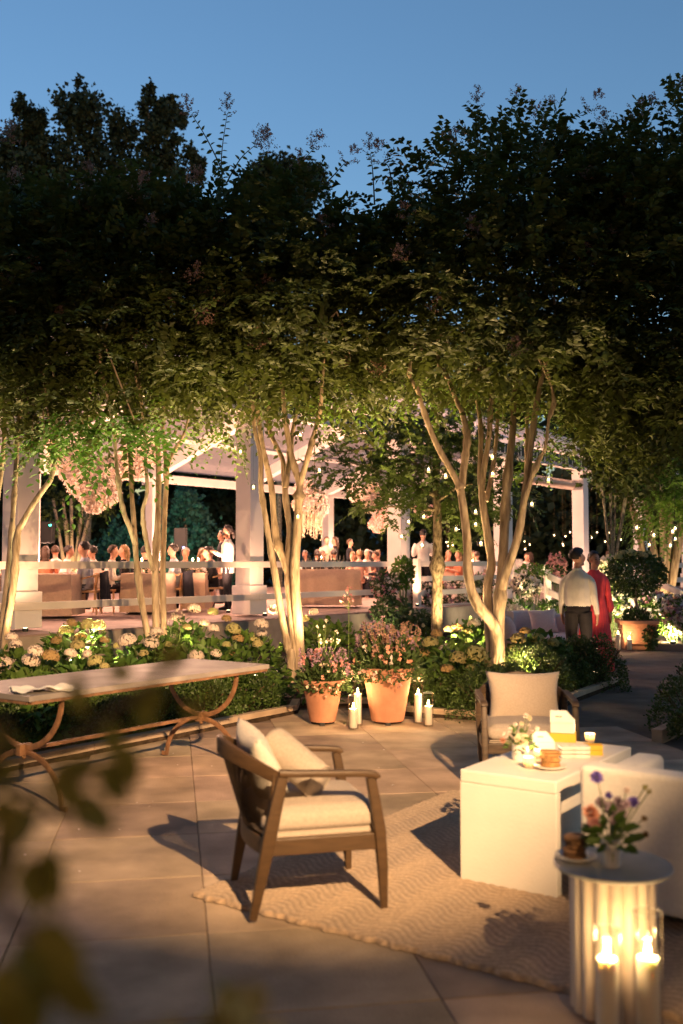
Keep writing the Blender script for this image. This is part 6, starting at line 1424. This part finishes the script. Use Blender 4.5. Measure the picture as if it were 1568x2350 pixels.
for lab, kind, px, Y, rz, top, bot, st_, hm, chf in D:
    p = dsp(px, Y); person(lab, kind, 'sit', p, rz, top, bot, st_, hm, group=g1, scale=random.uniform(0.98, 1.03))
    if chf: seat_chair(p - Matrix.Rotation(rz, 3, 'Z') @ Vector((0, 0.03, 0)), rz, 'pale wooden chair under the ' + ' '.join(lab.split()[:5]).replace(',', ''))
# draped jackets
for px, Y, rz, lab in ((205, 18.78, FL, 'dark jacket draped over the chair of the man in profile'), (406, 20.58, FL - 0.3, 'dark jacket draped over the chair of the man in grey')):
    p = dsp(px, Y); n = 18; s = np.linspace(-1, 1, n); U, V_ = np.meshgrid(s, np.linspace(0, 1, n), indexing='ij')
    X = 0.27 * U * (1 - 0.1 * V_); Z = 0.80 - 0.55 * V_ + 0.02 * np.cos(U * 3); Yy = -0.30 - 0.05 * (1 - U ** 2) - 0.035 * np.sin(U * 7) * V_ - 0.03 * V_
    P = np.stack([X, Yy, Z], -1).reshape(-1, 3); i = (np.arange(n - 1)[:, None] * n + np.arange(n - 1)[None]).ravel(); f = np.stack([i, i + n, i + n + 1, i + 1], 1)
    P = np.concatenate([P, P + [0, 0.035, 0]]); f = np.concatenate([f, f[:, ::-1] + n * n])
    tag(put('jacket', np_mesh('jacket', P, f, M['jacket'], True), None, p, (0, 0, rz)), lab, 'jacket')
# standing staff and guests
wt = person('waitress in a white jacket and black mask standing by the middle post', 'woman', 'stand', dsp(523, 20.4), FL - 0.1, 'shirt', 'trousers', 'tail', 'hair_dark', 'skin_tan', scale=0.97)
MB().ball((0, 0.068, 1.615), 1.0, 14, 10, (0.058, 0.055, 0.048)).build('face_mask', M['black_metal'], wt, smooth=True)
jk = MB(); jk.lathe([(0.19, 0.78), (0.188, 0.9), (0.172, 1.05), (0.182, 1.25), (0.185, 1.36), (0.12, 1.44)], n=28, fn=lambda a, z: 1.0 - 0.26 * abs(math.sin(a)) + 0.02 * math.sin(5 * a)); jk.build('jacket', M['shirt'], wt, smooth=True)
person('man in black standing behind the waitress', 'man', 'stand', dsp(510, 23.5), FL, 'jacket', 'trousers', 'short', 'hair_dark', scale=0.97)
person('standing bearded man in tan jacket looking down behind the bottles', 'man', 'stand', dsp(750, 31.5), FC + 0.4, 'dress_blush', 'trousers', 'short', 'hair_brown')
person('standing woman with long brown hair beside the bearded man', 'woman', 'stand', dsp(769, 31.8), FL, 'dress_black', 'dress_black', 'long', 'hair_brown')
person('man in dark suit bending behind the tall candle', 'man', 'stand', dsp(803, 31.0), FR_ - 0.3, 'jacket', 'jacket', 'short', 'hair_brown', scale=0.95)
person('man in white shirt standing with his back turned beside the oak trunk', 'man', 'stand', dsp(972, 24.5), FA, 'shirt', 'trousers', 'short', 'hair_dark')

# ================================================================== THE COUPLE ON THE PATH
mp = at(1326, 1290, 14.3); mp.z = -0.012
man = thing('person', 'man in pale shirt and dark trousers seen from behind, head turned to his companion', 'person', mp, R(-28))
mm = [M['skin'], M['shirt'], M['trousers'], M['black_metal']]
pr = standing('man', 'down') + head_prims((0, 0.012, 1.675), R(-42), 1.07)
# looser shirt, bloused over the belt
pr += [('tube', [(0, 0, 1.0), (0, 0.0, 1.08), (0, -0.005, 1.22), (0, -0.005, 1.36), (0, 0, 1.45), (0, 0, 1.50)], [(0.178, 0.132), (0.192, 0.142), (0.192, 0.135), (0.178, 0.115), (0.13, 0.088), (0.07, 0.068)], TOP), ('tube', [(0, 0, 0.93), (0, 0, 0.985)], [(0.17, 0.122), (0.168, 0.12)], BOT)]
pr += [('tube', [(0, 0.0, 1.47), (0, 0.0, 1.525)], [(0.075, 0.075), (0.066, 0.068)], TOP)]
put('body', body_mesh('body', pr, 0.0085, mm, 5, 0.985), man)
put('hair', hair_mesh('hair', M['hair_dark'], 'short'), man, (0, 0.012, 1.677), (0, 0, R(-42)), (1.11, 1.11, 1.10))
man.scale = (1.05, 1.05, 1.0)
wp_ = at(1364, 1290, 14.75); wp_.z = -0.012
wo = thing('person', 'smiling woman in a long pleated red dress beside the man on the path', 'person', wp_, R(180 + 14))
wm = [M['skin'], M['red_dress'], M['red_dress'], M['black_metal']]
pr = standing('woman', 'down'); pr = [p for p in pr] + head_prims((0, 0.012, 1.645), R(6), 0.94)
put('body', body_mesh('body', pr, 0.0085, wm, 5), wo)
put('hair', hair_mesh('hair', M['hair_dark'], 'bun'), wo, (0, 0.008, 1.647), (0, 0, R(6)), 1.01)
NP = 192
MB().lathe([(0.275, 0.02), (0.265, 0.25), (0.235, 0.6), (0.20, 0.88), (0.168, 1.02), (0.15, 1.10), (0.165, 1.22), (0.178, 1.34), (0.165, 1.42), (0.085, 1.475), (0.07, 1.50)], n=NP, fn=lambda a, z: (1.0 - 0.24 * abs(math.sin(a)) ** 2) * (1 + (0.045 * max(0, (1.05 - z)) + 0.006) * math.sin(a * 24))).build('dress', M['red_dress'], wo, smooth=True, sharp=180)
for s in (-1, 1):
    MB().tube(smooth_path([(0.115 * s, 0, 1.425), (0.185 * s, -0.01, 1.30), (0.215 * s, -0.01, 1.12), (0.222 * s, 0.02, 0.99), (0.215 * s, 0.055, 0.885)]), [0.036, 0.046, 0.054, 0.058, 0.06, 0.06, 0.058, 0.057, 0.056, 0.056, 0.057, 0.06, 0.064, 0.066, 0.06, 0.046, 0.04], 16).build('sleeve', M['red_dress'], wo, smooth=True)
q = Matrix.Rotation(R(6), 3, 'Z')
for x in (-0.031, 0.031):
    e = MB().ball(q @ Vector((x, 0.086, 0)) * 0.94 + Vector((0, 0.012, 1.652)), 0.0095, 10, 8, (1.2, 0.6, 0.75)).build('eye', M['black_metal'], wo, smooth=True)
    MB().tube([q @ Vector((x - 0.017, 0.089, 0.024)) * 0.94 + Vector((0, 0.012, 1.652)), q @ Vector((x + 0.017, 0.089, 0.024)) * 0.94 + Vector((0, 0.012, 1.652))], 0.0035, 6).build('eyebrow', M['hair_dark'], wo)
MB().tube([q @ Vector((-0.026, 0.076, -0.052)) + Vector((0, 0.012, 1.648)), q @ Vector((0, 0.090, -0.062)) + Vector((0, 0.012, 1.648)), q @ Vector((0.026, 0.076, -0.052)) + Vector((0, 0.012, 1.648))], 0.006, 6).build('lips', M['bloom_pink'], wo, smooth=True)

# ================================================================== PAVILION FURNISHING
def banquet(label, x0, x1, y0, y1, m='cloth_tan', h=0.76):
    cx, cy_ = (x0 + x1) / 2, (y0 + y1) / 2; a, b = (x1 - x0) / 2, (y1 - y0) / 2
    t = thing('banquet_table', label, 'table', (cx, cy_, DECK), 0, 'cloth-covered banquet tables')
    MB().box((0, 0, h - 0.02), (2 * a - 0.01, 2 * b - 0.01, 0.03)).build('tabletop', M['chair_light'], t)
    for x in (-a + 0.1, a - 0.1):
        for y in (-b + 0.1, b - 0.1): MB().box((x, y, (h - 0.035) / 2), (0.05, 0.05, h - 0.035)).build('leg', M['chair_light'], t)
    per = []
    for (p, q_) in (((-a, -b), (a, -b)), ((a, -b), (a, b)), ((a, b), (-a, b)), ((-a, b), (-a, -b))):
        L = math.hypot(q_[0] - p[0], q_[1] - p[1]); n = max(6, int(L / 0.03))
        for i in range(n): per.append((p[0] + (q_[0] - p[0]) * i / n, p[1] + (q_[1] - p[1]) * i / n))
    n = len(per); rows = [h, h - 0.008, h * 0.7, h * 0.4, 0.02]; V = []
    for j, z in enumerate(rows):
        for i, (x, y) in enumerate(per):
            l = math.hypot(x, y); k = (0 if j == 0 else 0.012 + 0.018 * (h - z) / h * (1 + math.sin(i * 0.55 + math.sin(i * 0.13) * 2)))
            V.append((x + k * (1 if abs(x) > a - 1e-3 else 0) * math.copysign(1, x), y + k * (1 if abs(y) > b - 1e-3 else 0) * math.copysign(1, y), z + (0.003 if j == 0 else 0)))
    Fs = []
    for j in range(len(rows) - 1):
        for i in range(n): i2 = (i + 1) % n; Fs.append((j * n + i, j * n + i2, (j + 1) * n + i2, (j + 1) * n + i))
    Fs.append(tuple(range(n)))
    MB().add(V, Fs).build('tablecloth', M[m], t, smooth=True, sharp=50)
    return cx, cy_, a, b
def X_(px, Y): return (px - 784) / F * Y
tabs = [banquet('banquet table under tan cloth beside the wide post', X_(10, 18) - 1.0, X_(167, 18), 17.9, 18.9), banquet('banquet table under tan cloth behind the slim myrtle stems', X_(283, 19.3), X_(395, 20), 19.2, 20.4),
        banquet('banquet table under tan cloth between the man in grey and the woman in black', X_(418, 20.4), X_(468, 20.4), 20.5, 21.3), banquet('buffet table under pale cloth carrying a row of bottles', X_(688, 22.4), X_(826, 22.4), 22.2, 23.0, 'cloth_tan', 0.82),
        banquet('long banquet table with candles behind the buffet', X_(690, 29.6), X_(900, 29.6), 29.6, 30.4), banquet('banquet table with candles behind the thick myrtle stems', X_(1010, 32), X_(1130, 32), 31.7, 32.6), banquet('banquet table left of the loudspeaker stand', X_(90, 22.6), X_(175, 22.6), 22.6, 23.4)]
bot_me = MB().lathe([(0.035, 0), (0.037, 0.01), (0.037, 0.18), (0.014, 0.235), (0.013, 0.29), (0.0155, 0.295), (0.0155, 0.31)], n=12).mesh('bottle', M['hair_dark'], smooth=True)
gls_me = MB().lathe([(0.03, 0), (0.03, 0.003), (0.004, 0.008), (0.004, 0.09), (0.03, 0.12), (0.034, 0.16), (0.028, 0.21)], n=12).mesh('wine_glass', M['glass'], smooth=True)
bx0, bx1 = X_(696, 22.4), X_(790, 22.4)
for i in range(12): tag(put('bottle', bot_me, None, (bx0 + (bx1 - bx0) * i / 11 + random.uniform(-.02, .02), 22.5 + random.uniform(-.12, .15), DECK + 0.823), (0, 0, i)), 'dark glass bottle standing in the row on the buffet table', 'bottle', 'bottles on the buffet')
for ti, (cx, cy_, a, b) in enumerate(tabs):
    nm = ('wide-post', 'slim-stem', 'middle', 'buffet', 'long candlelit', 'thick-myrtle', 'loudspeaker')[ti]
    hh = DECK + (0.823 if ti == 3 else 0.763)
    for k in range(3 if ti == 3 else 7):
        tag(put('wine_glass', gls_me, None, (cx + random.uniform(-.9, .9) * a, cy_ + random.uniform(-.8, .8) * b, hh)), 'wine glass on the ' + nm + ' banquet table', 'glass', 'glasses on the ' + nm + ' table')
    for k in range(2 if ti < 3 else 4):
        x, y = cx + (k - 0.5 - (ti > 2)) * a * 0.55, cy_ + random.uniform(-.4, .4) * b; hc = random.choice((0.06, 0.10, 0.24))
        t = thing('table_candle', 'lit candle on the ' + nm + ' banquet table', 'candle', (x, y, hh), 0, 'candles on the ' + nm + ' table')
        c = MB().lathe([(0.016, 0), (0.016, hc), (0.002, hc)], n=10).build('candle', M['wax'], t, smooth=True)
        put('flame', flame_me, c, (0, 0, hc), None, 1.6)
    t = thing('centrepiece', 'low flower centrepiece on the ' + nm + ' banquet table', 'flowers', (cx + 0.1 * a, cy_, hh)); P, d = dome(160, 0.20, 0.22, (0, 0, 0.0), 0.4)
    petals(P[:110], M['bloom_blush'], 0.05, 'flowers', t, 4); V, Fc = leaves(P[110:], d[110:] + rnd(50, 0.4), rnd(50), 0.09, 0.3); stuff(put('foliage', np_mesh('foliage', V, Fc, M['leaf_flower']), t))
    point('table_glow', (cx, cy_, hh + 0.28), 4.0, (1, 0.55, 0.28), 0.08)

def cloud(label, px, py, Y, lobes, n, fm=('bloom_blush', 'bloom_cream'), drip=None):
    c = at(px, py, Y); t = thing('floral_cloud', label, 'hanging flowers', c, 0, 'hanging flower clouds'); k = Y / F
    P = []
    for dx, dy, r in lobes:
        p, d = ellip(int(2.0 * n * r * r / sum(l[2] ** 2 for l in lobes)), (dx * k, 0, -dy * k), (r * k, r * k, r * k), 0.75); p += 0.10 * r * k * np.sin(p * 14)[:, [2, 0, 1]]; P.append(p)
    P = np.concatenate(P); s = RNG.random(len(P)) < 0.72
    petals(P[s], M[fm[0]], 0.042, 'blossoms', t, 5); petals(P[~s], M[fm[1]], 0.042, 'accent_blossoms', t, 4)
    top = max(-dy * k + r * k for dx, dy, r in lobes)
    MB().tube([(0, 0, -0.2), (0, 0, top + 1.2)], 0.012, 6).build('cord', M['twig'], t)
    if drip:
        x0, x1, y0, y1, m_ = drip; parts = []
        for i in range(60):
            x = random.uniform(x0, x1) * k; L = random.uniform(0.4, 1.0) * (y1 - y0) * k
            if abs(x - x1 * k) < 4 * k: L *= 1.1
            kk = 26; zz = -y0 * k - L * np.linspace(0, 1, kk); PP = np.stack([np.full(kk, x) + RNG.normal(0, 0.006, kk), np.full(kk, random.uniform(-.2, .2)), zz], 1)
            parts.append(leaves(PP, np.array([[0, 0, -1.0]]) + rnd(kk, 0.4), rnd(kk), 0.05, 0.3, (LEAF4, LEAF4F)))
        stuff(put('trailing_strands', np_mesh('trailing_strands', *join(parts), M[m_]), t))
cloud('large pale pink flower cloud hanging over the table by the wide post', 205, 1100, 19.5, [(0, 0, 52), (-45, -40, 42), (30, 30, 40), (-75, -70, 28), (15, 52, 26), (50, -20, 34)], 2600)
cloud('blush flower cloud hanging behind the slim myrtle stems', 305, 1060, 21.5, [(0, 0, 40), (30, -20, 34), (-30, 10, 30)], 1300)
cloud('coral flower cloud trailing pale strands behind the knobby myrtle', 722, 1150, 25.0, [(0, 0, 28), (-20, -25, 24), (10, 12, 24), (-30, 5, 20)], 1500, drip=(-28, 18, 15, 85, 'bloom_cream'))
cloud('peach flower cloud hanging near the ridge between the posts', 845, 1150, 26.5, [(0, 0, 26), (-25, -18, 22), (25, 12, 24), (10, -22, 22)], 1300)
cloud('dusky pink flower cloud beside the white post', 872, 1192, 25.5, [(0, 0, 20), (-6, 12, 18), (10, -10, 18)], 900, ('bloom_blush', 'bloom_salmon'))
cloud('bright pink flower cloud half hidden by oak leaves', 968, 1168, 27.0, [(0, 0, 16), (14, 4, 14)], 500, ('bloom_blush', 'bloom_pink'))
for px, py, Y, led, lab in ((110, 1222, 31, 'led_green', 'black loudspeaker with a green light on a stand'), (415, 1237, 30, 'led_blue', 'black loudspeaker on a stand in front of the teal conifer')):
    p = at(px, py, Y); t = thing('loudspeaker', lab, 'loudspeaker', (p.x, Y, DECK)); zc = p.z - DECK
    MB().box((0, 0, zc), (0.36, 0.34, 0.66)).build('cabinet', M['black_metal'], t, bevel=0.02)
    MB().tube([(0, 0, 0.02), (0, 0, zc - 0.32)], 0.02, 8).build('pole', M['black_metal'], t)
    for a in (0, 2.1, 4.2): MB().tube([(0, 0, 0.4), (0.3 * math.cos(a), 0.3 * math.sin(a), 0.01)], 0.012, 6).build('tripod_leg', M['black_metal'], t)
    MB().box((0.12, -0.176, zc + (0.22 if 'green' in led else -0.26)), (0.06, 0.012, 0.04)).build('status_light', M[led], t)

# ================================================================== HOUSE AND TREES BEHIND THE CAMERA (unseen, added to block sky light over the terrace)
hs = thing('house', 'unseen house added behind the camera to block sky, with floodlight under its eaves', 'house', (0, -2.6, 0))
M['render'] = mat('render', (0.34, 0.31, 0.28), 0.9, 0.1, 0.1, 2, 0.2, 40)
MB().box((0, -3.5, 3.6), (26, 7, 7.2)).build('wall', M['render'], hs)
MB().add([(-14, 1.2, 7.0), (14, 1.2, 7.0), (14, -8, 7.0), (-14, -8, 7.0), (-12, -3.4, 10.5), (12, -3.4, 10.5)], [(0, 1, 5, 4), (2, 3, 4, 5), (1, 2, 5), (3, 0, 4), (3, 2, 1, 0)]).build('roof', M['slate'], hs)
for x in (-8, -4.5, 4.5, 8):
    for z in (1.5, 4.8):
        wn = MB().box((x, 0.03, z), (1.3, 0.08, 1.7)).build('window', M['white_paint'], hs); MB().box((x, 0.075, z), (1.1, 0.02, 1.5)).build('pane', M['slate'], wn)
fx = MB(); fx.bar((2.0, 0.0, 4.55), (2.0, 1.5, 4.47), 0.04, 0.04); fx.box((2.07, 1.52, 4.42), (0.36, 0.16, 0.10)); fx.build('floodlight_bracket', M['black_metal'], hs)
for x, y, lab in ((5.6, 2.6, 'added sky-blocking tree to the right of the terrace, outside the view'), (-5.4, 2.2, 'added sky-blocking tree to the left of the terrace, outside the view')):
    big_tree('sky_block_tree', lab, (x, y, 0), 8.5, [((0, 0, 7.2), (2.7, 3.0, 1.6)), ((0, -1.5, 7.6), (2.4, 2.0, 1.6)), ((-3.2 * math.copysign(1, x), 0.3, 8.6), (2.8, 3.4, 1.4)), ((-2.4 * math.copysign(1, x), -2.0, 8.3), (2.6, 2.4, 1.4))], 12000, 0.26, M['leaf_dark'], None, 0.3)  # unseen crowns spread wide to cut the overhead sky light

for x in (-2.6, 3.4):  # warm fill lamps added out of view, built as lanterns
    q = Vector((x, -2.44, 2.5)); t = thing('fill_lantern', 'added black fill lantern on the unseen house front', 'lamp', q, 0, 'added fill lanterns on the house front')
    MB().box((0, 0, -0.14), (0.18, 0.18, 0.02)).build('base', M['black_metal'], t); MB().box((0, 0, 0.17), (0.2, 0.2, 0.05), taper=0.4).build('cap', M['black_metal'], t)
    for a, b in ((-.08, -.08), (.08, -.08), (-.08, .08), (.08, .08)): MB().box((a, b, 0.01), (0.015, 0.015, 0.28)).build('frame_bar', M['black_metal'], t)
    MB().ball((0, 0, 0), 0.03, 10, 8, (1, 1, 1.5)).build('bulb', M['lens'], t, smooth=True)
    MB().bar((0, -0.16, 0.1), (0, 0, 0.18), 0.02, 0.02).build('arm', M['black_metal'], t)
    point('fill_lantern_light', q + Vector((0, 0.14, -0.02)), 20, (1, 0.50, 0.2), 0.05)

# petals and leaf scraps blown onto the terrace
n = 70; P = np.stack([RNG.uniform(-2.2, 1.6, n), RNG.uniform(5.2, 10.0, n), np.full(n, 0.004)], 1)
keep = np.array([inpoly(x, y, TERR) for x, y, z in P]); P = P[keep]; n = len(P)
V, Fc = leaves(P, rnd(n) * [1, 1, 0.05], np.array([[0, 0, 1.0]]) + rnd(n, 0.1), RNG.uniform(0.008, 0.028, n), 0.3)
stuff(put('fallen_petals', np_mesh('fallen_petals', V, Fc, M['bloom_blush'])))
bpy.data.objects['fallen_petals']['label'] = 'scattered fallen petals and leaf scraps on the terrace paving'; bpy.data.objects['fallen_petals']['category'] = 'petals'
